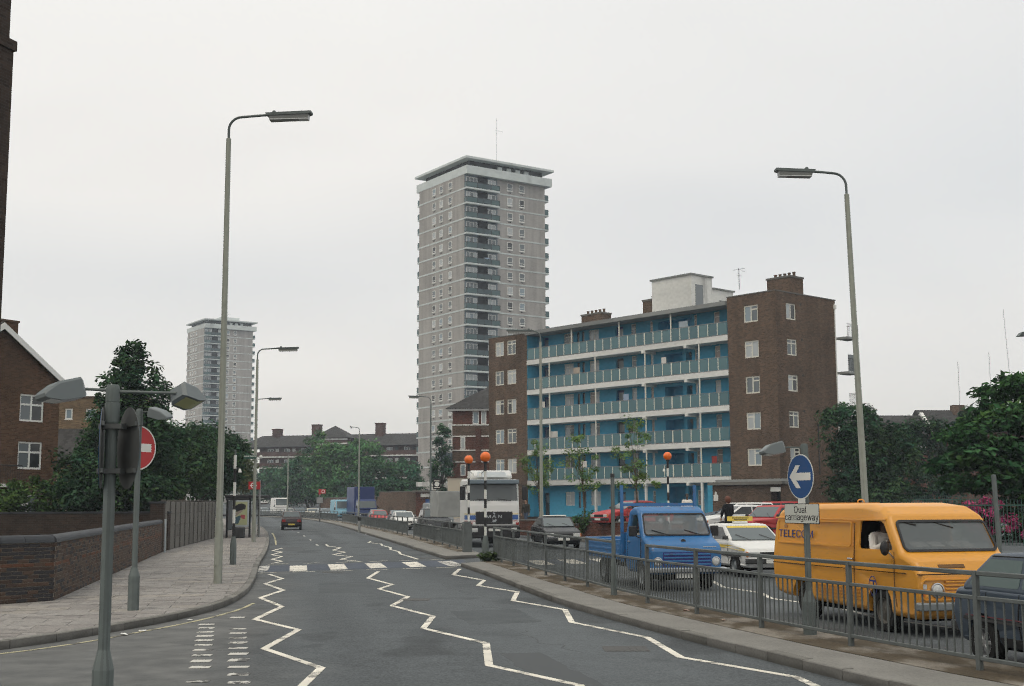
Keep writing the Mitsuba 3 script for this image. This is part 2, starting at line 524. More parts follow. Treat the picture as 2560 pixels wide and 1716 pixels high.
def kerb(key, line, side, n0, n1):
    """individual kerbstones along the road edge; the rest of the line as one mass"""
    labels[key] = {'kind': 'structure'}
    inn = offs(line, .15 * side)
    far = []
    for i in range(len(line) - 1):
        a, b, c, d = line[i], line[i + 1], inn[i + 1], inn[i]
        g = .007 * (b - a) / (np.linalg.norm(b - a) + 1e-9)
        h = .125 + R.uniform(-.006, .006)
        q = [a + g, b - g, c - g, d + g]
        m = prism(Polygon(q).buffer(0), -.03, h - .012)
        bev = .014 * (d - a) / (np.linalg.norm(d - a) + 1e-9)
        top = prism(Polygon([q[0] + bev, q[1] + bev, q[2], q[3]]), h - .012, h)
        v = np.vstack([np.asarray(m.vertices), np.asarray(top.vertices)])
        hull = fromman(m3.Manifold.hull_points(v))
        if n0 <= i < n1:
            part(key, 'kerbstone', hull, R.choice(['kerbstone', 'kerbstone', 'kerbstone_b']))
        else:
            far.append(hull)
    if far:
        part(key, 'kerbstone_run', far, 'kerbstone', kind='stuff')


i0 = int(np.argmin(np.hypot(*(KLs - [-7.9, 16.9]).T)))
kerb('kerb', KLs[i0 - 14:i0 + 190], 1, 8, 90)
kerb('kerb_001', MN, 1 if False else 1, 0, 60)
kerb('kerb_002', MFL, -1 if False else -1, 0, 40)
used['kerb'] = 3

# slabs
wd = np.array([-.187, .982]); wn = np.array([.982, .187])
pav = Polygon(np.vstack([offs(KLs, .158), back[::-1]])).buffer(0)
cand = []
for j in range(-16, 60):
    for i in range(-9, 12):
        o = np.array([-9.1, 25.57]) + wn * (i * .9 + .45 * (j % 2) - .3) + wd * (j * .6)
        q = Polygon([o + wn * .005 + wd * .005, o + wn * .893 + wd * .005, o + wn * .893 + wd * .593, o + wn * .005 + wd * .593]).intersection(pav)
        if q.is_empty or q.area < .02 or q.geom_type != 'Polygon':
            continue
        if q.centroid.x < -.44 * q.centroid.y - 1.0:
            continue
        cand.append((q.centroid.y, q))
cand.sort(key=lambda c: c[0])
rest = {}
for k, (y, q) in enumerate(cand):
    m = prism(q, .06, .12 + R.choice([0, 0, .002, .003, .005, -.002]))
    t = R.choice('aaabbc')
    if k < 300:
        part('pavement', 'paving_slab', m, 'slab_' + t)
    else:
        rest.setdefault(t, []).append(m)
for t, ms in rest.items():
    part('pavement', 'paving_slab_run', ms, 'slab_' + t, kind='stuff')
far = Polygon(np.vstack([offs(KLs, .158), back[::-1]])).buffer(0).intersection(sbox(-200, 58.5, 0, 400))
part('pavement', 'far_paving', prism(far, .1, .116), 'slab_b')

# central reservation: two islands with dirt along the railing foot
mr = offs(MNR, 0)
isl = Polygon(np.vstack([offs(MN, .15), [(5.5, 8.0), (8.4, 8.2)], MNR[::-1], [(-.2, 42.9), (-.9, 42.3)]])).buffer(0)
struct('central_reservation', prism(isl, -.03, .118), 'kerbstone')
part('central_reservation', 'dirt_strip', prism(LineString(offs(RAILN, .12)).buffer(.56, cap_style='flat').intersection(isl), .119, .126), 'dirt')
isf = Polygon(np.vstack([offs(MFL, -.15), MFR[::-1]])).buffer(0)
struct('central_reservation_001', prism(isf, -.03, .118), 'kerbstone')
part('central_reservation_001', 'dirt_strip', prism(LineString(RAILF).buffer(.35, cap_style='flat').intersection(isf), .119, .126), 'dirt')
part('central_reservation_001', 'end_kerb', prism([(-2.4, 46.22), (-1.05, 47.75), (-1.15, 47.9), (-2.45, 46.42)], -.03, .126), 'kerbstone')
used['central_reservation'] = 2

# right-hand pavement rising to the car park
KRo = offs(KR, -.15)
kr2 = offs(KR, -3.2)
struct('pavement_001', ribbon(KRo, kr2, .12, .62), 'slab_b')
kk = []
for i in range(0, len(KR) - 1, 1):
    if KR[i][1] > 150 or KR[i][1] < 10:
        continue
    kk.append(prism(Polygon([KR[i], KR[i + 1], KRo[i + 1], KRo[i]]).buffer(0), -.03, .125))
part('pavement_001', 'kerb_run', kk, 'kerbstone', kind='stuff')
used['pavement'] = 2
struct('car_park', sheet(np.vstack([kr2, [(-20, 420), (300, 420), (300, -4)]]), .62), 'asphalt')

# ---------------------------------------------------------------- painted markings (parts of the road)
zz = {
    'a': [(-7.04, 37.09), (-6.23, 34.86), (-6.28, 32.66), (-5.37, 30.19), (-5.44, 27.79), (-4.54, 25.4), (-4.52, 22.65), (-3.44, 20.75), (-3.47, 18.09), (-2.36, 15.97), (-2.33, 14.0)],
    'b': [(-4.0, 38.27), (-3.93, 34.92), (-3.0, 32.1), (-3.17, 30.5), (-2.27, 27.92), (-2.39, 25.5), (-1.43, 23.09), (-1.45, 20.9), (-.39, 18.67), (-.3, 16.14), (.73, 14.38), (.8, 12.3)],
    'c': [(-1.63, 39.54), (-1.69, 36.41), (-.75, 33.7), (-.86, 31.6), (.1, 29.28), (0, 26.68), (.98, 24.4), (.99, 21.84), (2.0, 19.38), (2.18, 16.9), (3.25, 14.98), (3.4, 13.0)],
    'd': [(-10.57, 58.96), (-10.43, 55.72), (-9.69, 53.94), (-9.61, 51.22), (-8.87, 49.43), (-8.8, 46.96), (-8.13, 45.29), (-8.18, 43.73)],
    'e': [(-9.3, 64.0), (-8.84, 61.38), (-7.9, 58.9), (-7.82, 55.9), (-7.0, 53.6), (-7.12, 50.91), (-6.13, 49.04), (-6.25, 46.6), (-5.3, 44.9)],
    'f': [(-7.6, 69.0), (-7.5, 66.6), (-6.62, 64.51), (-6.3, 62.0), (-5.6, 58.9), (-5.4, 56.6), (-4.77, 53.9), (-4.5, 51.4), (-3.87, 48.6), (-3.45, 46.6)],
    'g': [(.55, 40.6), (.6, 38.4), (1.35, 35.9), (1.4, 33.6), (2.1, 31.2), (2.15, 28.9), (2.95, 26.6), (3.0, 24.3), (3.85, 22.0), (3.9, 19.8), (4.75, 17.5), (4.9, 15.4), (5.8, 13.2)],
    'h': [(3.6, 42.6), (3.7, 40.4), (4.4, 37.9), (4.5, 35.4), (5.1, 33), (5.0, 30.6), (5.5, 28.7), (5.4, 27.0), (6.2, 24.8), (6.3, 22.4), (7.2, 20), (7.3, 17.5)],
}
for k, pts in zz.items():
    part('road', 'zigzag_line', stroke(pts, .105, .002, .004), 'road_paint')
zd = np.array([.82, .57]); zs = np.array([.166, -.986])
zc = np.array([(-7.9, 40.2), (-6.73, 40.4), (-5.62, 41.25), (-4.47, 41.95), (-3.28, 42.6), (-2.1, 43.2)])
part('road', 'crossing_patch', prism([(-8.15, 42.0), (-1.75, 45.9), (-1.5, 41.5), (-7.75, 38.1)], .001, .003), 'zebra_dark')
for i, c in enumerate(zc):
    w = .29; h = 1.72
    q = [c - zd * w * 1.05 - zs * h, c + zd * w * 1.05 - zs * h, c + zd * w + zs * h, c - zd * w + zs * h]
    part('road', 'zebra_stripe', prism(q, .003, .0065), 'road_paint_worn' if i in (0, 5) else 'road_paint', label='worn white crossing stripe' if i in (0, 5) else None)
part('road', 'crossing_patch', prism([(-.3, 45.6), (6.2, 48.6), (6.9, 44.2), (.2, 41.8)], .001, .003), 'zebra_dark')
for i in range(6):
    c = np.array([.75 + 1.12 * i, 43.7 + .48 * i])
    q = [c + (-.29, 1.6), c + (.29, 1.75), c + (.62, -1.5), c + (.03, -1.7)]
    part('road', 'zebra_stripe', prism(q, .003, .0065), 'road_paint')
for side in (0, 1):
    for i in range(6):
        a = np.array([-7.55, 37.55]) + i * np.array([1.03, .58]) if side == 0 else np.array([-8.2, 43.1]) + i * np.array([1.05, .62])
        b = a + np.array([.62, .33])
        part('road', 'crossing_dash', stroke([a, b], .09, .002), 'road_paint')
# worn double row of bars across the side road
for i in range(13):
    t = i / 12
    for (x0, y0, x1, y1) in ((-5.14, 21.7, -3.45, 14.2), (-4.90, 23.0, -3.10, 14.7)):
        if R.random() < .16:
            continue
        x, y = x0 + (x1 - x0) * t, y0 + (y1 - y0) * t
        part('road', 'give_way_bar', stroke([(x - .125, y), (x + .125, y + .01)], .17 + .1 * R.random(), .002), 'road_paint_worn')
yl = offs(KLs[i0 - 6:i0 + 12], -.42)
part('road', 'yellow_line', stroke(yl, .07, .002), 'road_yellow')
i1 = int(np.argmin(np.hypot(*(KLs - [-12.0, 63.0]).T)))
part('road', 'yellow_line', stroke(offs(KLs[i1:i1 + 30], -.35), .09, .002), 'road_yellow')
for i in range(7):
    y = 62 + i * 9
    x = -9.4 - (y - 62) * .19 - ((y - 62) / 60) ** 2 * 1.6
    part('road', 'lane_dash', stroke([(x, y), (x - .42, y + 2.2)], .1, .002), 'road_paint_worn')
for (x, y, s) in ((-6.0, 20.0, .09), (-5.9, 20.6, .06), (-5.6, 22.4, .07), (-9.5, 84.0, .16), (3.0, 22.5, .08), (3.35, 20.6, .06)):
    z = .0 if x < 0 else .126
    pts = [(x + s * R.uniform(-1, 1), y + s * R.uniform(-1, 1), z + s * R.uniform(.05, .5)) for _ in range(9)]
    single('litter', fromman(m3.Manifold.hull_points(np.array(pts))), 'sign_white' if x < 0 else 'skin_pale', {(-6.0, 20.0): 'crumpled white paper litter in the gutter below the no entry sign pole', (-5.9, 20.6): 'smaller white paper scrap in the gutter near the worn bars', (-5.6, 22.4): 'white scrap of litter in the left gutter at the bend of the kerb', (-9.5, 84.0): 'white litter lying on the road by the far railing kerb', (3.0, 22.5): 'pink litter on the dirt strip below the railing', (3.35, 20.6): 'small pale litter on the dirt strip nearer the sign pole'}[(x, y)], 'litter')

# repairs, covers and cracks in the road
for q, m_ in (([(-1.2, 24.2), (.1, 24.6), (.5, 21.9), (-.7, 21.5)], 'tar_patch'), ([(-4.9, 33.0), (-3.7, 33.2), (-3.2, 29.4), (-4.4, 29.1)], 'tar_patch'), ([(-.2, 17.4), (.35, 17.5), (1.4, 12.4), (.8, 12.2)], 'tar_patch2'), ([(-11.2, 60), (-9.9, 60.4), (-8.9, 55.2), (-10.1, 54.8)], 'tar_patch2'), ([(4.2, 31), (5.1, 31), (5.6, 27), (4.8, 27)], 'tar_patch')):
    g_ = Polygon(q).segmentize(.35); p_ = np.array(g_.exterior.coords)[:-1]
    p_ = p_ + np.array([[R.uniform(-.05, .05), R.uniform(-.05, .05)] for _ in p_])
    part('road', 'repair_patch', prism(Polygon(p_).buffer(0), .0005, .0016), m_)
for x, y in ((-2.05, 27.1), (-3.1, 47.5), (1.55, 17.9), (-5.3, 38.0)):
    part('road', 'manhole_cover', [rbox(x - .31, y - .31, -.01, x + .31, y + .31, .006, .004)] + [box(x - .25 + j * .1, y - .26, .006, x - .21 + j * .1, y + .26, .009) for j in range(6)], 'iron_cover')
for x0, y0, dx, dy, n in ((-3.4, 28.5, .35, -.5, 14), (-1.9, 33, .22, -.6, 14), (-4.2, 18.0, .5, -.3, 9), (.2, 20.5, .18, -.55, 10), (-6.4, 50, .25, -.9, 16), (2.2, 34, .3, -.7, 12)):
    pts = [(x0, y0)]
    for i in range(n):
        pts.append((pts[-1][0] + dx * .6 + R.uniform(-.22, .22), pts[-1][1] + dy * .6 + R.uniform(-.2, .2)))
    part('road', 'crack', stroke(pts, .022, .0004, .0012), 'tar_patch2')

# ================================================================ buildings
mat('pane_net', (.40, .43, .44), .15, spec=.5)
mat('pane_mid', (.13, .15, .16), .10, spec=.5)
mat('pane_dark', (.022, .026, .028), .08, spec=.6)
mat('pane_warm', (.26, .21, .18), .15, spec=.5)
mat('pane_blue', (.24, .30, .34), .12, spec=.5)
mat('coping', (.13, .125, .115), .8)
mat('gutter', (.035, .035, .035), .6)


def framein(o, u, z=0):
    return frame(o, u, z) @ np.diag([1, -1, 1, 1.0])


def window(par, M, s0, s1, z0, z1, t=0., lights=2, transom=None, frame='white_frame', fw=.06, panes=None, name='window', sill=True, deep=.05):
    """a framed window in the plane t of a facade (t grows into the building): frame with mullions, each light its own pane"""
    b = [box(s0, t - .015, z0, s0 + fw, t + deep, z1), box(s1 - fw, t - .015, z0, s1, t + deep, z1), box(s0 + fw, t - .015, z1 - fw, s1 - fw, t + deep, z1), box(s0 + fw, t - .015, z0, s1 - fw, t + deep, z0 + fw)]
    xs = np.linspace(s0 + fw / 2, s1 - fw / 2, lights + 1)
    for x in xs[1:-1]:
        b.append(box(x - fw / 2, t - .012, z0 + fw, x + fw / 2, t + deep, z1 - fw))
    if transom:
        zt = z0 + (z1 - z0) * transom
        for i in range(lights):
            if R.random() < .6 or lights == 1:
                b.append(box(xs[i] + fw / 2, t - .010, zt - fw / 2, xs[i + 1] - fw / 2, t + deep, zt + fw / 2))
    if sill:
        b.append(box(s0 - .04, t - .06, z0 - (.05 if sill is True else sill), s1 + .04, t + deep, z0 - .002))
    k = part(par, name, b, frame, M=M)
    same = R.choice(panes or ['pane_net', 'pane_mid', 'pane_net', 'pane_blue'])
    for i in range(lights):
        m = same if R.random() < .6 else R.choice(panes or ['pane_net', 'pane_mid', 'pane_dark', 'pane_blue'])
        part(k, 'pane', box(xs[i] + fw / 2, t + .02, z0 + fw, xs[i + 1] - fw / 2, t + .04, z1 - fw), m, M=M)
    return k


def cutbox(b, holes):
    m = man(b)
    for h in holes:
        m = m - man(h)
    return fromman(m)


def pots(par, M, s0, s1, t, z, n, mt='brick_orange'):
    for i in range(n):
        s = s0 + (s1 - s0) * (i + .5) / n
        part(par, 'chimney_pot', tf(lathe([(0, 0), (.13, 0), (.11, .3), (.13, .33), (.13, .4), (.07, .42), (0, .42)], 8), place(s, t, z)), mt, M=M)


# ---------------------------------------------------------------- gallery-access block with blue walls
C = (19.1, 91.)
M = frame(C, (-.66, .751))
bl = thing('apartment_block', 'five storey gallery block with bright blue walls, teal balcony panels and brown brick ends', 'building')
H2 = 2.64
ZB = [3.5 + H2 * k for k in range(5)]           # undersides of the gallery slabs
frw = [(1.60, 2.90, 4.62 + H2 * k, 5.88 + H2 * k) for k in range(5)]
rtw = [(1.27, 2.45, 4.72 + H2 * k, 5.92 + H2 * k) for k in range(5)]
endr = cutbox(box(0, 0, 0, 4.45, 7.45, 17.25), [box(a, -.1, c, b, .12, d) for a, b, c, d in frw] + [box(-.1, a, c, .12, b, d) for a, b, c, d in rtw])
part(bl, 'end_wing', endr, 'brick_brown', M=M, label='brown brick end nearest the yellow van, with a window on each floor')
lfw = [(a, b, 4.62 + H2 * k, 5.92 + H2 * k) for k in range(5) for a, b in ((28.4, 29.62), (30.05, 31.25))]
endl = cutbox(box(26.96, 0, 0, 32.15, 7.45, 16.9), [box(a, -.1, c, b, .12, d) for a, b, c, d in lfw])
part(bl, 'end_wing', endl, 'brick_brown', M=M, label='brown brick end on the left behind the white truck')
part(bl, 'coping', [box(-.04, -.04, 17.25, 4.45, 7.5, 17.33), box(26.96, -.04, 16.9, 32.2, 7.5, 16.97)], 'coping', M=M)
for a, b, c, d in frw + lfw:
    window(bl, M, a, b, c, d, .07, 2, .74, 'cream_frame', .095)
MR = frame((C[0], C[1]), (.751, .66))            # right-hand end wall; its inside is towards -t
MRf = MR @ np.diag([1, -1, 1, 1])
for a, b, c, d in rtw:
    window(bl, MRf, a, b, c, d, .07, 2, .74, 'cream_frame', .09)
# recessed wall of the galleries, with its openings
feat = [('door', 25.6, 26.35), ('win', 22.45, 23.6), ('slot', 21.7, 21.98), ('slot', 21.08, 21.38), ('win', 19.35, 20.5), ('door', 16.5, 17.4), ('win1', 15.05, 15.6), ('slotw', 13.2, 13.5),
        ('win1', 6.3, 6.85), ('slotw', 8.55, 8.85), ('open', 9.05, 12.75)]
TB = 1.35
for k in range(6):
    z0 = 3.92 + H2 * (k - 1); z1 = z0 + H2 - .44
    if k == 5:
        z1 = 16.68
    if k == 0:
        z0 = .84
    holes = []
    for f, a, b in feat:
        if f == 'open':
            holes += [box(10.1, TB - .1, z0 + .02, 12.0, TB + 1.1, z1 - .25), box(9.15, TB - .1, z0 + .02, 9.75, TB + 1.1, z1 - .3)] if k < 5 else [box(9.15, TB - .1, z0 + .02, 12.6, TB + 1.1, z1 - .22)]
        elif f == 'door':
            holes.append(box(a, TB - .1, z0 + .02, b, TB + .5, z0 + 2.05))
        else:
            holes.append(box(a, TB - .1, z0 + (.95 if 'win' in f else .75), b, TB + .11, z0 + 2.1))
    part(bl, 'gallery_wall', cutbox(box(4.45, TB, z0, 26.96, TB + 1.3, z1), holes), 'blue_wall', M=M)
    for f, a, b in feat:
        if f == 'win':
            window(bl, M, a, b, z0 + .95, z0 + 2.1, TB + .07, 2, .75, 'cream_frame', .05, ['pane_warm', 'pane_net', 'pane_mid', 'pane_net'], sill=False, deep=.035)
        elif f in ('win1', 'slotw'):
            window(bl, M, a, b, z0 + .95, z0 + 2.1, TB + .07, 1, .66, 'cream_frame', .05, ['pane_net', 'pane_mid', 'pane_warm'], sill=False, deep=.035)
        elif f == 'slot':
            window(bl, M, a, b, z0 + .75, z0 + 2.1, TB + .07, 1, .7, 'trim', .035, ['pane_dark', 'pane_mid'], sill=False, deep=.035)
        elif f == 'door':
            dk = part(bl, 'door', [box(a + .03, TB + .2, z0 + .03, b - .03, TB + .26, z0 + 2.03)], R.choice(['lettering_blue', 'trim', 'paint_navy']), M=M)
            part(dk, 'pane', box(a + .15, TB + .185, z0 + 1.2, b - .15, TB + .198, z0 + 1.85), 'pane_mid', M=M)
    # stair well behind the opening
    if k < 5:
        fl = [box(10.1 - .9, TB + 1.32, z0, 10.3, TB + 1.4, z0 + .3)]
        part(bl, 'stair_flight', tf(box(0, 0, 0, 1.6, .5, .14), np.array([[.62, 0, -.78, 9.05], [0, 1, 0, TB + .35], [.78, 0, .62, z0 + .9], [0, 0, 0, 1.]])), 'concrete_dark', M=M)
    part(bl, 'end_return', box(26.90, .05, z0, 26.955, TB - .002, z1), 'blue_wall', M=M)
    if k > 0:
        zs_ = ZB[k - 1]
        part(bl, 'gallery_slab', box(4.452, -.02, zs_, 26.958, TB + 1.2, zs_ + .41), 'white_render', M=M)
        part(bl, 'slab_edging', box(4.454, -.035, zs_ + .412, 26.956, .10, zs_ + .47), 'concrete', M=M)
        for s in (8.6, 13.05):
            part(bl, 'beam_end', box(s - .13, -.10, zs_ - .22, s + .13, TB, zs_ - .002), 'white_render', M=M)
        n = 24; w = (26.90 - 4.50) / n
        for i in range(n):
            s = 4.50 + i * w
            part(bl, 'balcony_panel', box(s + .035, .02, zs_ + .50, s + w - .035, .045, zs_ + 1.38), R.choice(['panel_teal'] * 3 + ['panel_teal2', 'panel_teal3']), M=M)
            thick = .055 if i % 3 == 0 else .034
            if i:
                top = zs_ + 1.40
                if (k == 5 and i % 6 == 0) or (k < 5 and i % 6 == 3):
                    top = (16.7 if k == 5 else ZB[k]) - .003
                    thick = .05
                part(bl, 'balcony_post', box(s - thick, .0, zs_ + .472, s + thick, .075, top), 'cream_frame', M=M)
        part(bl, 'handrail', box(4.456, -.005, zs_ + 1.402, 26.954, .06, zs_ + 1.445), 'concrete', M=M)
    else:
        part(bl, 'plinth', box(4.453, TB - .04, .3, 26.957, TB + 1.2, .835), 'brick_brown', M=M)
        for s in (7.3, 13.05, 18.65):
            part(bl, 'column', box(s - .09, -.0, .4, s + .09, .16, ZB[0] - .002), 'white_render', M=M)
for k, s0, w_, c_ in ((1, 19.9, .7, 'cloth_white'), (1, 6.0, .5, 'cloth_red'), (2, 23.4, .9, 'curtain'), (3, 15.0, .6, 'cloth_blue'), (4, 20.6, .8, 'curtain_warm'), (4, 10.9, .5, 'cloth_white'), (2, 14.6, .45, 'cloth_olive'), (3, 25.0, .5, 'cloth_white'), (5, 8.6, .9, 'curtain_blue')):
    zz_ = ZB[k - 1] + .42
    part(bl, 'washing', box(s0, .30, zz_ + .75 + R.uniform(0, .2), s0 + w_, .33, zz_ + 1.55), c_, M=M)
for k in range(1, 6):
    for _ in range(4):
        s0 = R.uniform(5, 26); zz_ = ZB[k - 1] + .42
        part(bl, 'plant_pot', tf(lathe([(0, 0), (.12, 0), (.16, .28), (0, .28)], 8), place(s0, .9, zz_)), 'brick_orange', M=M)
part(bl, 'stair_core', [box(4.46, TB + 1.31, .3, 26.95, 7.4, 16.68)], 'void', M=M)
part(bl, 'roof', box(4.453, -.25, 16.70, 26.957, 7.6, 17.02), 'concrete', M=M)
# lift housing, chimneys, store
hr = part(bl, 'lift_housing', box(10.47, 3.0, 17.025, 14.73, 5.6, 20.22), 'white_render', M=M)
part(hr, 'roof_edge', box(10.35, 2.88, 20.221, 14.85, 5.7, 20.36), 'concrete', M=M)
part(hr, 'door', box(10.42, 3.5, 17.1, 10.468, 4.4, 19.5), 'paint_grey', M=M)
hr = part(bl, 'lift_housing', box(10.55, 5.601, 17.025, 13.5, 8.4, 19.35), 'white_render', M=M)
part(hr, 'roof_edge', box(10.42, 5.71, 19.351, 13.6, 8.5, 19.47), 'concrete', M=M)
part(hr, 'door', box(10.50, 6.6, 17.1, 10.548, 7.1, 18.5), 'trim', M=M)
for s0, s1, t0, t1, z1, n in ((20.65, 23.1, 3.0, 4.2, 18.25, 5), (14.95, 15.95, 3.2, 4.6, 18.7, 1), (.1, 2.2, 2.0, 3.6, 18.5, 5)):
    c = part(bl, 'chimney', box(s0, t0, 17.03, s1, t1, z1), 'brick_brown', M=M)
    part(c, 'cap', box(s0 - .06, t0 - .06, z1 + .001, s1 + .06, t1 + .06, z1 + .14), 'coping', M=M)
    for i in range(n):
        s = s0 + (s1 - s0) * (i + .5) / n
        part(c, 'chimney_pot', tf(lathe([(0, 0), (.12, 0), (.10, .26), (.13, .28), (.13, .34), (0, .36)], 8), place(s, (t0 + t1) / 2, z1 + .14)), 'brick_brown', M=M)
part(bl, 'aerial', [tube([(6.4, 4, 18.6), (6.4, 4, 20.3)], .025, 5), tube([(5.8, 4, 20.2), (7.0, 4, 20.2)], .015, 4), tube([(6.0, 3.8, 20.0), (6.0, 4.3, 20.0)], .015, 4), tube([(6.4, 3.7, 19.7), (6.4, 4.4, 19.7)], .015, 4)], 'gutter', M=M)
for k, zb in enumerate((14.25, 11.6, 8.95, 6.3)):
    b = part(bl, 'rear_balcony', prism([(0, 7.46), (-.0, 8.9), (-1.0, 8.9), (-1.0, 7.46)], zb, zb + .18), 'concrete', M=M)
    bars = []
    for i in range(9):
        bars.append(tube([(-1.0 + .02, 7.5 + i * .17, zb + .18), (-1.0 + .02, 7.5 + i * .17, zb + 1.15)], .012, 4))
    for i in range(6):
        bars.append(tube([(-1.0 + i * .18, 8.88, zb + .18), (-1.0 + i * .18, 8.88, zb + 1.15)], .012, 4))
    bars += [tube([(-.98, 7.46, zb + 1.15), (-.98, 8.88, zb + 1.15), (0, 8.88, zb + 1.15)], .02, 5)]
    part(b, 'railing', bars, 'gutter', M=M)
    if k == 1:
        part(b, 'screen', box(-.97, 7.5, zb + .2, -.95, 8.85, zb + 1.45), 'pane_mid', M=M)
part(bl, 'downpipe', [tube([(-.05, 7.3, .4), (-.05, 7.3, 17.0)], .05, 6), box(-.16, 7.2, 16.6, 0, 7.4, 16.9)], 'white_frame', M=M)
part(bl, 'wall_lamp', [box(-.3, 4.6, 7.6, -.02, 4.85, 7.72), box(-.04, 4.67, 4.0, -.015, 4.77, 7.6)], 'gutter', M=M)
for k in range(5):
    part(bl, 'vent', box(-.02, 3.0, 5.9 + H2 * k, .01, 3.15, 6.05 + H2 * k), 'trim', M=M)
# flat roofed store in front of the brick end
sk = thing('brick_store', 'low flat roofed brown brick store against the foot of the blue walled block', 'building')
part(sk, 'wall', cutbox(box(-2.55, -3.3, .3, 3.5, -.005, 3.2), [box(-2.45, -3.5, .3, -1.62, -2.3, 3.05)]), 'brick_brown', M=M)
part(sk, 'roof', box(-2.75, -3.55, 3.21, 3.75, -.006, 3.42), 'concrete_dark', M=M)
part(sk, 'roof_kerb', box(-2.4, -3.2, 3.422, 3.3, -.3, 3.6), 'concrete', M=M)
part(sk, 'door', box(-2.44, -2.6, .4, -1.63, -2.5, 2.7), 'trim', M=M)
part(sk, 'sign', box(-2.46, -3.33, 2.72, -1.62, -3.302, 3.02), 'sign_white', M=M)
part(sk, 'notice', [box(3.0, -3.33, 2.1, 3.4, -3.302, 2.55), box(3.12, -3.33, 2.552, 3.28, -3.302, 2.75)], 'sign_white', M=M)
part(bl, 'entrance_pier', [box(3.55, -2.9, .3, 4.3, -.3, 3.3)], 'blue_wall', M=M, label='blue pier beside the dark entrance by the store')

# low red brick wall in front of the block
w = thing('garden_wall', 'low dark red brick wall along the pavement in front of the blue block', 'wall')
gw = [(-.5, 79), (2.6, 72.5), (5.3, 66.3), (9.0, 60)]
for i in range(3):
    a, b = np.array(gw[i]), np.array(gw[i + 1]); Mw = frame(a, b - a); L = np.linalg.norm(b - a)
    part(w, 'wall', box(0, 0, .1, L - .01, .23, .98), 'brick_red', M=Mw)
    part(w, 'coping', box(0, -.03, .982, L - .01, .26, 1.04), 'coping', M=Mw)

# ---------------------------------------------------------------- tower blocks


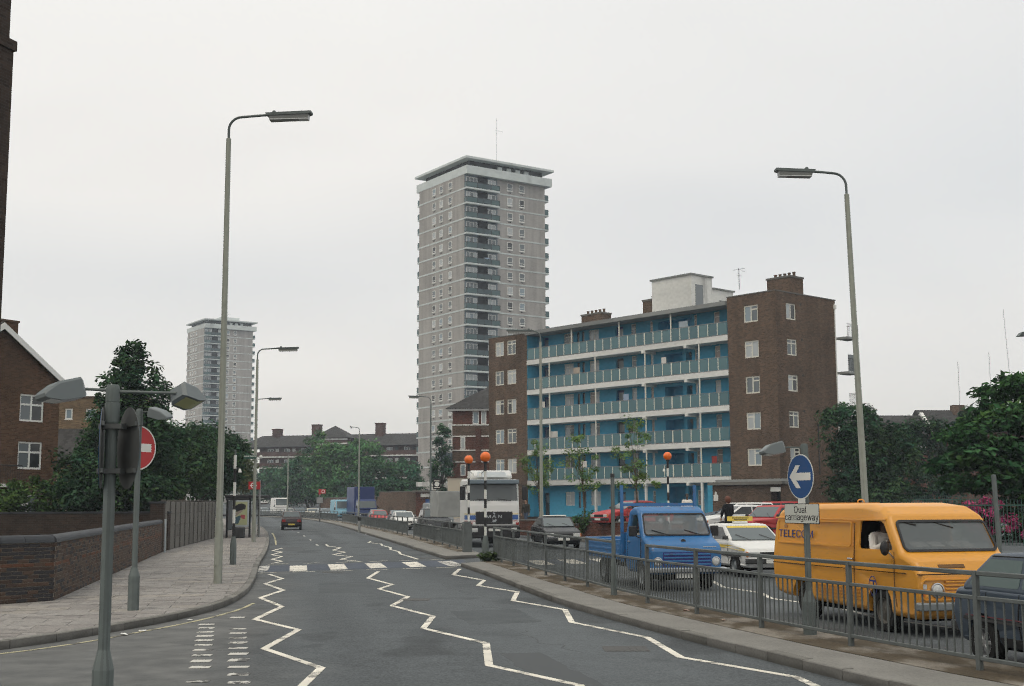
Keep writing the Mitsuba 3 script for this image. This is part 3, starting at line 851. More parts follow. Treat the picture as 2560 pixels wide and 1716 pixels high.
def tower(label, o, u, v, floors, SH, top, far=False):
    k0 = thing('tower_block', label, 'building')
    Mu = np.eye(4); Mu[:3, 0] = [u[0], u[1], 0]; Mu[:3, 1] = [v[0], v[1], 0]; Mu[:3, 3] = [o[0], o[1], 0]   # local (a along the left face, b along the right face, z)
    U0, U1, B1 = .9, 16.9, 17.6
    part(k0, 'wall', box(U0, 0, 0, U1, B1, top), 'brick_grey', M=Mu)
    part(k0, 'fascia', box(-.05, -.05, top + .001, 17.9, 18.6, top + 1.5), 'tower_white', M=Mu)
    part(k0, 'plant_room', cutbox(box(1.2, 1.2, top + 1.5, 16.5, 17.2, top + 2.75), []), 'trim', M=Mu)
    r = part(k0, 'roof', [box(-.3, -.3, top + 2.75, 18.2, 18.9, top + 3.15)], 'tower_white', M=Mu)
    part(r, 'tank_room', box(3.5, 7.0, top + 3.16, 9.5, 13.6, top + (3.9 if not far else 4.6)), 'tower_white' if far else 'trim', M=Mu)
    for i in range(4):
        part(k0, 'roof_vent', box(.85, 7.2 + i * 1.95, top + 1.5, 1.19, 8.1 + i * 1.95, top + 2.35), 'tower_white', M=Mu)
    part(r, 'mast', [tube([(6.2, 10.4, top + 3.2), (6.2, 10.4, top + (13.5 if not far else 7))], .03, 5), tube([(6.1, 10.0, top + 11 if not far else top + 6), (6.3, 11.9, top + 11 if not far else top + 6)], .02, 4)], 'paint_grey', M=Mu)
    PV = ['pane_mid', 'pane_mid', 'pane_dark', 'pane_blue', 'pane_mid', 'pane_net']
    MB_ = Mu @ np.array([[0, 1, 0, 0], [1, 0, 0, 0], [0, 0, 1, 0], [0, 0, 0, 1.]])      # s along the right face, t inwards
    for f in range(floors):
        zt = top - f * SH; zb = zt - SH
        if zt < 4:
            break
        part(k0, 'band', [box(U0 - .06, -.06, zb, U1 + .06, B1 + .06, zb + .25)], 'tower_white', M=Mu)
        for a in (10.75, 8.2, 5.0) if not far else (12.6, 10.3, 7.6):
            window(k0, Mu, a, a + 1.15, zb + 1.0, zb + 2.2, -.06, 1, .28, 'white_frame', .08 if not far else .12, PV, sill=.14, deep=.055)
            part(k0, 'vent', box(a + .3, -.03, zb + .50, a + .85, -.001, zb + .68), 'trim', M=Mu)
        for b in (9.15, 11.8) if not far else (8.0, 10.6):
            window(k0, MB_, b, b + 1.15, zb + .95, zb + 2.3, U0 - .06, 1, .3, 'white_frame', .08 if not far else .12, PV, sill=.14, deep=.055)
            part(k0, 'vent', box(b + .3, U0 - .03, zb + .48, b + .85, U0 - .001, zb + .66), 'trim', M=MB_)
        # corner balcony on the right-hand face
        part(k0, 'balcony_slab', box(-.02, -.02, zb, U0 - .065, 7.05, zb + .30), 'tower_white', M=Mu)
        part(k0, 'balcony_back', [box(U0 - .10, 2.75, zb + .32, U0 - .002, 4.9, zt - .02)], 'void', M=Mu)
        part(k0, 'balcony_wall', box(U0 - .09, .1, zb + .32, U0 - .002, 2.74, zt - .02), 'paint_slate', M=Mu)
        part(k0, 'balcony_wall', box(U0 - .09, 4.91, zb + .32, U0 - .002, 7.0, zt - .02), 'paint_slate', M=Mu)
        if R.random() < .5:
            b0 = R.uniform(.4, 6); part(k0, 'balcony_clutter', box(.15, b0, zb + .31, .5, b0 + R.uniform(.3, 1.0), zb + R.uniform(.8, 1.6)), R.choice(['curtain', 'cloth_blue', 'trim', 'paint_cream', 'cloth_red']), M=Mu)
        window(k0, MB_, .35, 2.65, zb + 1.15, zb + 2.35, U0 - .14, 3, None, 'white_frame', .08, ['pane_net', 'pane_mid', 'pane_mid', 'pane_blue'], name='balcony_window', sill=False, deep=.04)
        window(k0, MB_, 4.95, 6.6, zb + .5, zb + 2.35, U0 - .14, 2, None, 'white_frame', .09, ['pane_net', 'pane_mid', 'pane_net'], name='balcony_window', sill=False, deep=.04)
        for i, (b0, b1, m_) in enumerate(((0.05, 2.15, 'panel_green'), (2.25, 3.55, 'panel_dim'), (3.65, 5.15, 'panel_dim'), (5.25, 6.95, 'panel_green'))):
            part(k0, 'balcony_panel', box(.0, b0, zb + .38, .03, b1, zb + 1.22), m_, M=Mu)
        part(k0, 'balcony_panel', box(.08, -.0, zb + .38, U0 - .1, .03, zb + 1.22), 'panel_green', M=Mu)
        part(k0, 'balcony_rail', [box(-.02, -.02, zb + 1.24, .05, 7.0, zb + 1.31), box(.06, -.02, zb + 1.24, U0 - .1, .04, zb + 1.31)] + [box(-.03, b - .04, zb + .31, .045, b + .04, zb + 1.235) for b in (.0, 2.2, 3.6, 5.2, 7.0)], 'trim', M=Mu)
        # balconies of the neighbouring faces, seen edge-on at both sides
        for a0, a1, b0, b1, nm in ((U0 + .2, U0 + 3.0, B1 + .07, 18.6, 'r'), (U1 + .07, 17.9, .2, 3.0, 'l')):
            part(k0, 'balcony_slab', box(a0, b0, zb, a1, b1, zb + .28), 'tower_white', M=Mu)
            if nm == 'r':
                sh = [box(a0, b0, zb + .33, a0 + .03, b1 - .05, zb + 1.3), box(a0 + .05, b1 - .04, zb + .33, a1, b1 - .01, zb + 1.3)]
            else:
                sh = [box(a0, b0, zb + .33, a1 - .05, b0 + .03, zb + 1.3), box(a1 - .04, b0 + .05, zb + .33, a1 - .01, b1, zb + 1.3)]
            part(k0, 'balcony_panel', sh, 'panel_green', M=Mu)
    return k0


mat('panel_teal2', (.095, .185, .20), .3)
mat('panel_teal3', (.066, .14, .16), .3)
mat('panel_dim', (.035, .065, .075), .25)
tower('tall pale brick tower block with white bands and flat overhanging roof, behind the blue block', (-7.9, 220.), (-.559, .829), (.829, .559), 21, 2.73, 60.25)
tower('farther pale tower block with white bands, behind the left lamp post', (-104.4, 428.), (-.559, .829), (.829, .559), 21, 2.73, 61.8, True)

# ---------------------------------------------------------------- long brick estate far behind the trees
es = thing('brick_estate', 'long red brick access gallery block with a dark slate roof far behind the trees', 'building')
M = framein((-62, 309), (62, -17)); LE = 64
part(es, 'wall', box(0, 1.4, 0, LE, 9.5, 15.7), 'brick_purple', M=M)
part(es, 'roof', profx([(-.5, 15.71), (10.4, 15.71), (4.9, 18.7)], -1., LE), 'slate', M=M)
part(es, 'roof_hip', tm([[-1.0, -.5, 15.7], [-1, 10.4, 15.7], [-1, 4.9, 18.69], [-5.5, 4.9, 15.7], [-5.5, 10.4, 15.7], [-5.5, -.5, 15.7]], [[0, 2, 5], [5, 2, 4], [4, 2, 1]]), 'slate', M=M)
for k in range(4):
    z = 13.15 - 2.62 * k
    part(es, 'gallery_slab', box(0, -.05, z, LE, 1.39, z + .28), 'white_render', M=M)
    part(es, 'parapet', box(0, 0, z + .285, LE, .2, z + 1.35), 'brick_purple', M=M)
    for i in range(14):
        s = 2.2 + i * 4.4
        window(es, M, s, s + 1.5, z + .9, z + 2.15, 1.36, 2, None, 'white_frame', .12, ['pane_net', 'pane_mid', 'pane_dark'], sill=False, deep=.03)
        part(es, 'door', box(s + 2.1, 1.34, z + .3, s + 2.95, 1.39, z + 2.2), R.choice(['trim', 'sign_white', 'paint_navy']), M=M)
for s, t in ((2.0, 4.6), (12.5, 4.6), (29.2, 4.2), (47.0, 4.6), (58, 4.6)):
    c = part(es, 'chimney', box(s, t - .6, 17.2, s + 2.0, t + 1.2, 21.0 if s > 5 else 20.1), 'brick_purple', M=M)
    part(c, 'cap', box(s - .1, t - .7, 21.0 if s > 5 else 20.1, s + 2.1, t + 1.3, 21.25 if s > 5 else 20.35), 'brick_purple', M=M)
gb = part(es, 'gable', box(15.2, -.8, 15.7, 23.8, 6, 17.6), 'brick_purple', M=M)
part(gb, 'roof', tm([[14.6, -1.4, 17.61], [24.4, -1.4, 17.61], [24.4, 6.2, 17.61], [14.6, 6.2, 17.61], [19.5, 2.2, 20.7]], [[0, 1, 4], [1, 2, 4], [2, 3, 4], [3, 0, 4], [0, 2, 1], [0, 3, 2]]), 'slate', M=M)
part(gb, 'band', box(15.1, -.9, 17.1, 23.9, -.81, 17.5), 'white_render', M=M)
part(gb, 'band', box(15.1, -.9, 16.1, 23.9, -.81, 16.4), 'white_render', M=M)

# ---------------------------------------------------------------- red brick flats with a hipped roof beside the block
fl = thing('brick_flats', 'red brick flats with white string courses and hipped slate roof behind the white truck', 'building')
M = framein((-6.35, 135), (1, -.08))
wl = [(3.35, 4.4, 10.35, 11.65, 2), (.95, 1.45, 9.1, 9.1, 0)]
part(fl, 'wall', box(0, 0, 0, 12, 10, 11.75), 'brick_red', M=M)
part(fl, 'dark_course', [box(-.02, -.02, 9.15, 12.02, -.001, 10.2), box(-.02, -.02, 6.45, 12.02, -.001, 7.5)], 'brick_brown', M=M)
for z in (10.21, 9.0, 7.51, 6.3):
    part(fl, 'band', box(-.06, -.07, z, 12.05, .3, z + .13), 'white_render', M=M)
part(fl, 'band', box(-.5, -.5, 11.76, 12.4, .8, 11.98), 'white_render', M=M)
part(fl, 'roof', tm([[-.7, -.7, 12], [12.7, -.7, 12], [12.7, 10.7, 12], [-.7, 10.7, 12], [5, 5, 15.6], [7.5, 5, 15.6]], [[0, 1, 5], [0, 5, 4], [1, 2, 5], [2, 3, 4], [2, 4, 5], [3, 0, 4], [0, 3, 2], [0, 2, 1]]), 'slate', M=M)
part(fl, 'panel', [box(2.45, -.10, 6.3, 3.05, .0, 9.9)], 'brick_red', M=M)
for a, b, c, d, n in ((2.15, 2.8, 10.36, 11.7, 1), (3.05, 3.6, 10.36, 11.7, 1), (.85, 1.35, 7.66, 8.98, 1), (5.2, 6.2, 10.36, 11.7, 2), (.85, 1.4, 4.9, 6.1, 1), (4.2, 5.2, 7.66, 8.98, 2)):
    window(fl, M, a, b, c, d, -.04, n, None, 'white_frame', .09, ['pane_mid', 'pane_net', 'pane_blue'], sill=False)
part(fl, 'side_balcony', [box(-1.6, 1.0, 6.2, -.01, 3.2, 6.4), box(-1.6, .98, 6.4, -.05, 1.02, 7.4)], 'paint_slate', M=M)

# low shops between tower and flats
sh = thing('cream_shop', 'cream rendered corner shop with a yellow sign behind the white truck', 'building')
M = framein((-6.6, 130), (1, .05))
part(sh, 'wall', box(0, 0, 0, 3.6, 4, 4.6), 'cream_wall' if mat('cream_wall', (.52, .47, .38), .8) else '', M=M)
part(sh, 'coping', box(-.1, -.1, 4.601, 3.65, 4.1, 4.73), 'brick_red', M=M)
part(sh, 'sign', box(.25, -.06, 2.0, .85, -.005, 3.2), 'plate_yellow', M=M)
part(sh, 'window', box(1.2, -.04, .7, 2.8, -.005, 2.4), 'pane_mid', M=M)
lo = thing('brick_lodge', 'low red brick lodge with flat roof and blue door at the foot of the tower', 'building')
M = framein((-11.5, 152), (1, .02)) @ np.diag([1.15, 1, 1.15, 1])
part(lo, 'wall', box(0, 0, 0, 2.85, 4, 2.9), 'brick_red', M=M)
part(lo, 'roof', box(-.35, -.5, 2.9, 2.88, 4.2, 3.1), 'concrete_dark', M=M)
part(lo, 'fascia', [box(.5, -.35, 2.4, 2.6, -.3, 2.75)], 'white_render', M=M)
part(lo, 'door', box(1.0, -.05, .1, 2.0, -.005, 2.2), 'paint_blue', M=M)
part(lo, 'upper_storey', box(1.6, 1, 3.11, 2.86, 4.0, 3.9), 'white_render', M=M)
st = thing('roof_canopy', 'white canopy band with dark lettering strip at the foot of the pale tower', 'canopy')
M = framein((-12.1, 160), (1, .04)) @ np.diag([.7, 1, 1.1, 1])
part(st, 'band', box(0, 0, 3.75, 3.6, .25, 4.25), 'white_render', M=M)
part(st, 'post', [box(.1, .05, 0, .25, .2, 3.749)], 'trim', M=M)
part(st, 'post', [box(3.3, .05, 0, 3.45, .2, 3.749)], 'trim', M=M)
bw = thing('yard_wall', 'tall brown brick yard wall along the far pavement behind the red car', 'wall')
for (a, b, h) in (((-17.6, 171), (-11.6, 162), 3.5), ((-30.5, 205), (-17.7, 173), 2.9)):
    a, b = np.array(a), np.array(b); Mw = frame(a, b - a); L = np.linalg.norm(b - a)
    part(bw, 'wall', box(0, 0, 0, L, .3, h), 'brick_brown', M=Mw)
    part(bw, 'coping', box(-.02, -.05, h + .001, L + .02, .35, h + .1), 'coping', M=Mw)

# ---------------------------------------------------------------- left side
hz = thing('brick_house', 'orange brick gabled house with white framed windows at the left edge', 'house')
gd = np.array([.5, .866])
M = frame((-27.55, 67.8), gd) @ np.diag([1, -1, 1, 1.0])
# local: s along the gable wall (from the apex), t inwards (away from the road)
wn_ = [(1.45, 3.05, 6.55, 8.05), (1.45, 3.05, 3.95, 5.45), (-1.3, .15, 6.55, 8.05), (-1.3, .1, 3.2, 5.45), (-1.3, .15, .9, 2.6), (1.5, 3.0, 1.1, 2.6)]
g = profy([(-4.1, 0), (4.1, 0), (4.1, 8.8), (0, 11.55), (-4.1, 8.8)], 0, 14)
part(hz, 'wall', cutbox(g, [box(a, -.1, c, b, .14, d) for a, b, c, d in wn_]), 'brick_orange', M=M)
rf = part(hz, 'roof', profy([(-4.35, 8.72), (0, 11.6), (4.35, 8.72), (4.35, 8.92), (0, 11.82), (-4.35, 8.92)], -.25, 14.3), 'slate', M=M)
part(rf, 'bargeboard', profy([(-4.37, 8.53), (0, 11.42), (4.37, 8.53), (4.37, 8.86), (0, 11.76), (-4.37, 8.86)], -.32, -.255), 'white_frame', M=M)
c = part(hz, 'chimney', box(.1, .5, 10.6, 1.5, 1.4, 11.98), 'brick_orange', M=M)
part(c, 'cap', box(.04, .44, 11.981, 1.56, 1.46, 12.08), 'brick_brown', M=M)
for a, b, c_, d in wn_:
    window(hz, M, a, b, c_, d, .08, 2, .62, 'white_frame', .10, ['pane_dark', 'pane_mid', 'pane_dark', 'pane_net'])
b = part(hz, 'balcony', box(-1.8, -1.1, 2.95, .9, -.005, 3.12), 'white_render', M=M)
part(b, 'railing', [tube([(-1.8 + i * .15, -1.08, 3.12), (-1.8 + i * .15, -1.08, 4.1)], .014, 4) for i in range(19)] + [tube([(-1.8, -1.08, 4.1), (.9, -1.08, 4.1), (.9, 0, 4.1)], .025, 4)], 'gutter', M=M)
hb = thing('buff_house', 'buff brick house with two small windows behind the orange brick gable', 'house')
M = framein((-31.6, 88), (1, .12))
wh = [(.55, 1.05, 7.9, 8.65), (1.95, 2.65, 7.9, 8.65), (4.1, 4.8, 7.9, 8.65)]
part(hb, 'wall', cutbox(box(0, 0, 0, 6, 8, 9.4), [box(a, -.1, c, d, .1, e) for a, d, c, e in wh]), 'brick_buff', M=M)
part(hb, 'coping', box(-.05, -.08, 9.4, 6.05, 8.05, 9.52), 'brick_brown', M=M)
for a, d, c_, e in wh:
    window(hb, M, a, d, c_, e, .06, 1, None, 'white_frame', .09, ['pane_blue', 'pane_mid'])
part(hb, 'lean_to_roof', tm([[.0, -3.2, 5.0], [9, -3.2, 5.0], [9, -.01, 7.25], [0, -.01, 7.25], [0, -3.2, 4.8], [9, -3.2, 4.8], [9, -.01, 7.0], [0, -.01, 7.0]], [[0, 1, 2], [0, 2, 3], [4, 6, 5], [4, 7, 6], [0, 4, 5], [0, 5, 1], [1, 5, 6], [1, 6, 2], [2, 6, 7], [2, 7, 3], [3, 7, 4], [3, 4, 0]]), 'slate', M=M)
part(hb, 'lean_to', box(.1, -3.0, 0, 8.9, -.02, 4.79), 'brick_buff', M=M)
part(hb, 'porch', box(.8, -4.4, .2, 3.0, -3.02, 3.6), 'cream_wall', M=M)
cb = thing('corner_building', 'tall dark brick building whose edge just shows at the top left', 'building')
M = frame((-12.2, 30), (-1, .35))
part(cb, 'wall', box(0, -6, 0, 14, .0, 13.05), 'brick_dark', M=M)
part(cb, 'cornice', box(-.06, -6.06, 13.051, 14, .05, 13.3), 'brick_dark', M=M)
part(cb, 'upper_wall', box(.09, -6, 13.301, 14, -.06, 18), 'brick_dark', M=M)

# distant houses on the right
rh = thing('terrace_house', 'distant terrace house with a grey slate roof between the right hand trees', 'house')
M = framein((38, 150), (1, .02))
part(rh, 'wall', box(0, 0, 0, 12, 8, 9.9), 'brick_red', M=M)
part(rh, 'roof', profx([(-.4, 9.91), (8.4, 9.91), (4, 12.4)], -.2, 11.6), 'slate', M=M)
part(rh, 'parapet', profx([(-.6, 9.7), (8.6, 9.7), (4, 12.75)], 11.61, 12.0), 'white_render', M=M)
for s in (2.5, 6.0, 9.6):
    window(rh, M, s, s + 1.2, 7.6, 9.3, -.03, 2, .5, 'white_frame', .1)
rh = thing('terrace_house', 'distant red house with chimney half hidden by the far right trees', 'house')
M = framein((52, 158), (1, .1))
part(rh, 'wall', box(0, 0, 0, 16, 8, 10.6), 'brick_red', M=M)
part(rh, 'roof', profx([(-.4, 10.61), (8.4, 10.61), (4, 13.6)], -.2, 16.2), 'slate', M=M)
c = part(rh, 'chimney', box(4.5, 3, 12.6, 6.0, 4, 14.2), 'brick_brown', M=M)
for s in (2.5, 6.0, 9.6):
    window(rh, M, s, s + 1.2, 7.9, 9.6, -.03, 2, .5, 'white_frame', .1)
for i, (x, y, z0, z1) in enumerate(((56.5, 160, 12, 19.6), (60.5, 160, 13, 20.8), (63.2, 160, 13, 26.3))):
    part(rh, 'aerial', tube([(x, y, z0), (x - .6 * (i == 2), y, z1)], .022, 4), 'gutter')

# ================================================================ walls and fences on the left
mat('brk_a', (.036, .034, .036), .8, spec=.25)
mat('brk_b', (.060, .042, .034), .85, spec=.2)
mat('brk_c', (.105, .052, .034), .85, spec=.2)
mat('brk_e', (.080, .062, .050), .85, spec=.2)
mat('brk_d', (.082, .055, .042), .85, spec=.2)
stained((.19, .165, .135), .4, 3, 1, .9, name='mortar')
stained((.040, .044, .050), .3, 3, 1, .55, name='engineering_brick')
mat('fence_panel', (.135, .128, .116), .9, spec=.15)
mat('fence_panel_dark', (.112, .106, .096), .9, spec=.15)


def brick(s, z, L=.215, d=0.):
    return rbox(s, -.10 + d, z, s + L, d, z + .065, .004)


nw = thing('boundary_wall', 'dark brick boundary wall with rounded coping beside the left pavement', 'wall')
MA = frame((-9.1, 25.57), (-.187, .982)); LA = 26.0
MBk = frame((-10.75, 23.64), (.65, .76)); LB = 2.54
part(nw, 'core', box(.0, -.22, .05, LA, -.012, 1.26), 'mortar', M=MA)
part(nw, 'core', box(0, -.22, .05, LB - .06, -.012, 1.26), 'mortar', M=MBk)
part(nw, 'pier_core', box(-.6, -.5, .05, .62, .03, 1.86), 'mortar', M=MBk)
bk = []
for row in range(15):
    z = .125 + row * .0755
    off = .1125 * (row % 2)
    for i in range(int(LA / .225)):
        s = i * .225 + off + .005
        p_or = (.6 if row == 9 else .2 * (s > 9) * (row in (8, 10)) + .02 + .08 * (s > 14))
        m_ = 'brk_c' if R.random() < p_or else R.choice(['brk_a', 'brk_b', 'brk_d', 'brk_e', 'brk_e'])
        if s + .215 < LA:
            bk.append((25.6 + s, brick(s, z, .215, R.uniform(-.003, .003)), m_, MA))
    for i in range(int((LB - .62) / .225) + 1):
        s = .64 + i * .225 - off
        L = min(.215, LB - .005 - s)
        if s < .63:
            L -= .63 - s; s = .63
        if L > .04:
            p_or = .7 if row == 9 else .02
            bk.append((24 + s * .01, brick(s, z, L, R.uniform(-.003, .003)), 'brk_c' if R.random() < p_or else R.choice(['brk_a', 'brk_a', 'brk_b', 'brk_d']), MBk))
for row in range(23):
    z = .125 + row * .0755
    for i in range(6):
        s = -.6 + i * .225 - .1125 * (row % 2); L = min(.215, .625 - s)
        if L > .05:
            bk.append((23.5, brick(s, z, L, .045), R.choice(['brk_b', 'brk_d', 'brk_b', 'brk_a']), MBk))
bk.sort(key=lambda q: q[0])
runs = {}
for i, (d, m, m_, Mx) in enumerate(bk):
    if i < 300:
        part(nw, 'brick', m, m_, M=Mx)
    else:
        runs.setdefault(m_, []).append(tf(m, Mx))
for m_, ms in runs.items():
    part(nw, 'brick_run', ms, m_, kind='stuff')
g = np.linspace(0, math.pi, 9)
cp = [(-.11 + .135 * math.cos(a), 1.265 + .15 * math.sin(a)) for a in g]
n = 29
for i in range(n):
    part(nw, 'coping', profx(cp, LA * i / n + .004, LA * (i + 1) / n - .004), 'engineering_brick', smooth=40, M=MA)
for i in range(3):
    part(nw, 'coping', profx(cp, .63 + 1.88 * i / 3 + .004, .63 + 1.88 * (i + 1) / 3 - .004), 'engineering_brick', smooth=40, M=MBk)
part(nw, 'pier_cap', box(-.66, -.56, 1.861, .68, .09, 1.94), 'engineering_brick', M=MBk)

gw2 = thing('yard_wall', 'taller dark brick wall behind the boundary wall, in front of the houses', 'wall')
Mx = framein((-23, 53.4), (1, -.02))
part(gw2, 'wall', box(0, 0, 0, 8.7, .3, 1.64), 'brick_dark', M=Mx)
part(gw2, 'coping', box(-.02, -.04, 1.641, 8.72, .34, 1.72), 'engineering_brick', M=Mx)
bp = thing('gate_pier', 'dark brick pier where the boundary wall meets the concrete fence', 'pier')
Mx = frame((-14.02, 51.3), (-.187, .982))
part(bp, 'wall', box(.1, -.5, .05, .75, .02, 2.05), 'brick_dark', M=Mx)
part(bp, 'cap', box(.05, -.55, 2.051, .8, .07, 2.13), 'engineering_brick', M=Mx)
single('marker_post', tube([(-13.86, 51.15, .1), (-13.86, 51.15, 1.42)], .04, 8), 'paint_pale', 'thin pale post at the end of the dark boundary wall', 'post')

mat('post_dark', (.075, .07, .062), .9)
fe = thing('concrete_fence', 'pale concrete panel fence with dark posts running along the left pavement', 'fence')
fp = resample([(-14.25, 52.3), (-16.93, 72.8), (-19.4, 82.5)], 1.72)
for i in range(len(fp) - 1):
    a, b = fp[i], fp[i + 1]
    Mx = frame(a, b - a); L = np.linalg.norm(b - a)
    part(fe, 'post', rbox(-.085, -.12, .05, .085, .06, 2.2, .015), 'post_dark', M=Mx)
    for j in range(4):
        part(fe, 'plank', rbox(.088, -.04, .13 + j * .5, L - .088, .02 + .004 * R.random(), .13 + j * .5 + .492, .008), 'fence_panel' if R.random() < .8 else 'fence_panel_dark', M=Mx)

# ================================================================ guard railings


def railing(key, label, pts, heights, top=None, bars=16, as_parts=True, sc=1.0):
    k = thing(key, label, 'railing')
    pts = np.asarray(pts, float); run = []
    tz = 1.225
    for i, p in enumerate(pts):
        j = min(i, len(pts) - 2); Mx = frame(p, pts[j + 1] - pts[j])
        part(k, 'post', rbox(-.032, -.032, .1, .032, .032, tz, .006), 'rail_grey', M=Mx)
    nb = 0
    for i in range(len(pts) - 1):
        a, b = pts[i], pts[i + 1]; Mx = frame(a, b - a); L = np.linalg.norm(b - a)
        zb, zm = .235, .90
        if top is None or top[i]:
            part(k, 'top_rail', rbox(.034, -.026, tz - .055, L - .034, .026, tz - .003, .008), 'rail_grey', M=Mx)
        part(k, 'mid_rail', rbox(.034, -.022, zm, L - .034, .022, zm + .045, .006), 'rail_grey', M=Mx)
        part(k, 'bottom_rail', rbox(.034, -.022, zb, L - .034, .022, zb + .045, .006), 'rail_grey', M=Mx)
        for q in range(bars):
            s = L * (q + 1) / (bars + 1) + R.uniform(-.004, .004)
            m = box(s - .0085, -.0085, zb + .046, s + .0085, .0085, zm - .001)
            if as_parts and nb < 300:
                part(k, 'bar', m, 'rail_grey', M=Mx); nb += 1
            else:
                run.append(tf(m, Mx))
    if run:
        part(k, 'bar_run', run, 'rail_grey', kind='stuff')
    return k


RN = RAILN.copy()
railing('guard_railing', 'grey steel guard railing along the near central reservation, in front of the vans', RN, 1, [i != 7 for i in range(14)], 17)
railing('guard_railing', 'short run of grey guard railing on the far island beside the white truck', [(-1.95, 51.0), (-2.3, 53.2), (-2.75, 55.8), (-3.2, 58.4), (-3.75, 61.2), (-4.3, 64.4), (-4.85, 67.6), (-5.5, 71.4)], 1, None, 17)
railing('guard_railing', 'long curving guard railing on the far island beside the queue of cars', [tuple(p) for p in resample([(-6.2, 75.6), (-8.6, 88), (-13.4, 112), (-17.94, 135)], 2.9)], 1, None, 19, False)
railing('guard_railing', 'farthest guard railing curving away beyond the brown car', [tuple(p) for p in resample([(-19.3, 141), (-24.4, 161), (-32, 186.5), (-46, 224), (-62, 266)], 3.4)], 1, None, 19, False)
eb = thing('end_post', 'square grey end post of the far guard railing by the white truck', 'post')
part(eb, 'post', rbox(-.17, -.17, .1, .17, .17, 1.22, .02), 'rail_grey', M=place(-1.78, 50.2, 0, .2))
part(eb, 'cap', rbox(-.14, -.14, 1.221, .14, .14, 1.30, .03), 'rail_grey', M=place(-1.78, 50.2, 0, .2))

gf = thing('green_railing', 'green metal railing fence around the pink flowering shrub', 'fence')
ga, gb_ = np.array([12.2, 43.5]), np.array([20.0, 36.5])
Mx = frame(ga, gb_ - ga); L = np.linalg.norm(gb_ - ga)
mat('paint_railing', (.030, .085, .065), .5)
for z in (.45, 1.85):
    part(gf, 'rail', box(0, -.02, z, L, .02, z + .05), 'paint_railing', M=Mx)
for i in range(int(L / .115)):
    part(gf, 'bar', tube([(i * .115, .035, .3), (i * .115, .035, 2.06)], .0115, 5), 'paint_railing', M=Mx)
gf = thing('park_railing', 'darker railing fence below the trees behind the yellow van', 'fence')
ga, gb_ = np.array([21.5, 80.0]), np.array([40.0, 92.0])
Mx = frame(ga, gb_ - ga); L = np.linalg.norm(gb_ - ga)
for z in (.7, 2.1):
    part(gf, 'rail', box(0, -.02, z, L, .02, z + .06), 'paint_railing', M=Mx)
for i in range(int(L / .22)):
    part(gf, 'bar', tube([(i * .22, .035, .4), (i * .22, .035, 2.4)], .02, 4), 'paint_railing', M=Mx)

# ================================================================ lamp posts


def lamppost(x, y, H, heading, arm, label, group=None, lean=(0, 0), z0=.1, r=.083, headl=1.05, pale=True):
    k = thing('lamp_post', label, 'lamp post', group)
    M = place(x, y, z0, heading, lean)
    H -= z0
    m_ = 'post_pale' if pale else 'post_grey'
    part(k, 'base', lathe([(0, 0), (r * 1.22, 0), (r * 1.22, 1.45), (r * 1.02, 1.5)], 14), m_, 40, M)
    part(k, 'pole', lathe([(r, 1.4), (r * .98, 3), (r * .74, H - .42), (r * .74, H - .41), (r * .5, H - .40)], 14), m_, 40, M)
    rr = r * .40
    pts = [(0, 0, H - .45), (0, 0, H - .18)] + [(.32 * (1 - math.cos(a)), 0, H - .18 + .32 * math.sin(a)) for a in np.linspace(.2, math.pi / 2, 6)] + [(arm * .7, 0, H + .165), (arm, 0, H + .18)]
    part(k, 'arm', tube(pts, rr, 8), 'post_grey', 40, M)
    hd = part(k, 'head', [profy([(arm - .06, H + .21), (arm + headl, H + .24), (arm + headl, H + .19), (arm + headl - .06, H + .165), (arm - .02, H + .14)], -.13, .13), tf(ball(.05, (arm + .14, 0, H + .25)), np.eye(4))], 'post_grey', 30, M)
    part(hd, 'lamp_cover', profy([(arm + .02, H + .138), (arm + headl - .07, H + .163), (arm + headl - .08, H + .04), (arm + .05, H + .02)], -.105, .105), 'lamp_cover', M=M)
    part(hd, 'lamp_tube', [box(arm + .05, -.11, H + .035, arm + headl - .08, .11, H + .055)], 'lamp_glass', M=M)
    part(k, 'access_door', rbox(-.06, -r * 1.25 - .01, .45, .06, -r * 1.2, 1.1, .004), m_, M=M)
    return k


mat('lamp_cover', (.14, .145, .135), .25)
lamppost(-7.08, 30.92, 11.5, -.06, 1.0, 'tall pale lamp post nearest on the left pavement, its arm reaching over the road', headl=1.1)
lamppost(-13.04, 64.6, 9.75, .02, 1.05, 'second lamp post on the left pavement, behind the striped beacon pole', headl=1.05)
lamppost(-20.2, 100, 10.1, .0, .95, 'third lamp post on the left, its head between tower and second post', headl=1.05)
lamppost(8.72, 31.5, 10.15, math.pi + .05, .85, 'tall pale lamp post rising behind the yellow van', lean=(-.022, 0), headl=.95)
lamppost(1.42, 63.0, 10.4, math.pi - .05, .45, 'lamp post in front of the blue block with twin heads', headl=1.25, z0=.1, r=.085)
lamppost(-6.1, 95, 9.8, math.pi, .9, 'slim lamp post in front of the tall tower by the white truck', headl=.8, r=.075, pale=False)
lamppost(-16.0, 133, 9.8, math.pi, .8, 'slim lamp post rising from the dark blue box truck', headl=.2, r=.085)
lamppost(-35.2, 200, 10, math.pi, .05, 'farthest slim post before the central trees', headl=.1, r=.11)
single('street_light', profy([(6.9, 0), (8.0, .03), (8.0, .16), (7.0, .12)], -.15, .15), 'post_grey', 'lamp head reaching in at the right edge above the big tree', 'lamp', M=place(0, 0, 0) @ np.array([[1, 0, 0, 8.56], [0, 1, 0, 38.5], [0, 0, 1, 7.0], [0, 0, 0, 1.]]))

# ================================================================ sign poles


def signframe(p, n):
    n = np.array(n, float) / np.hypot(*n)
    return np.array([[-n[1], n[0], 0, p[0]], [n[0], n[1], 0, p[1]], [0, 0, 1, p[2]], [0, 0, 0, 1.0]])


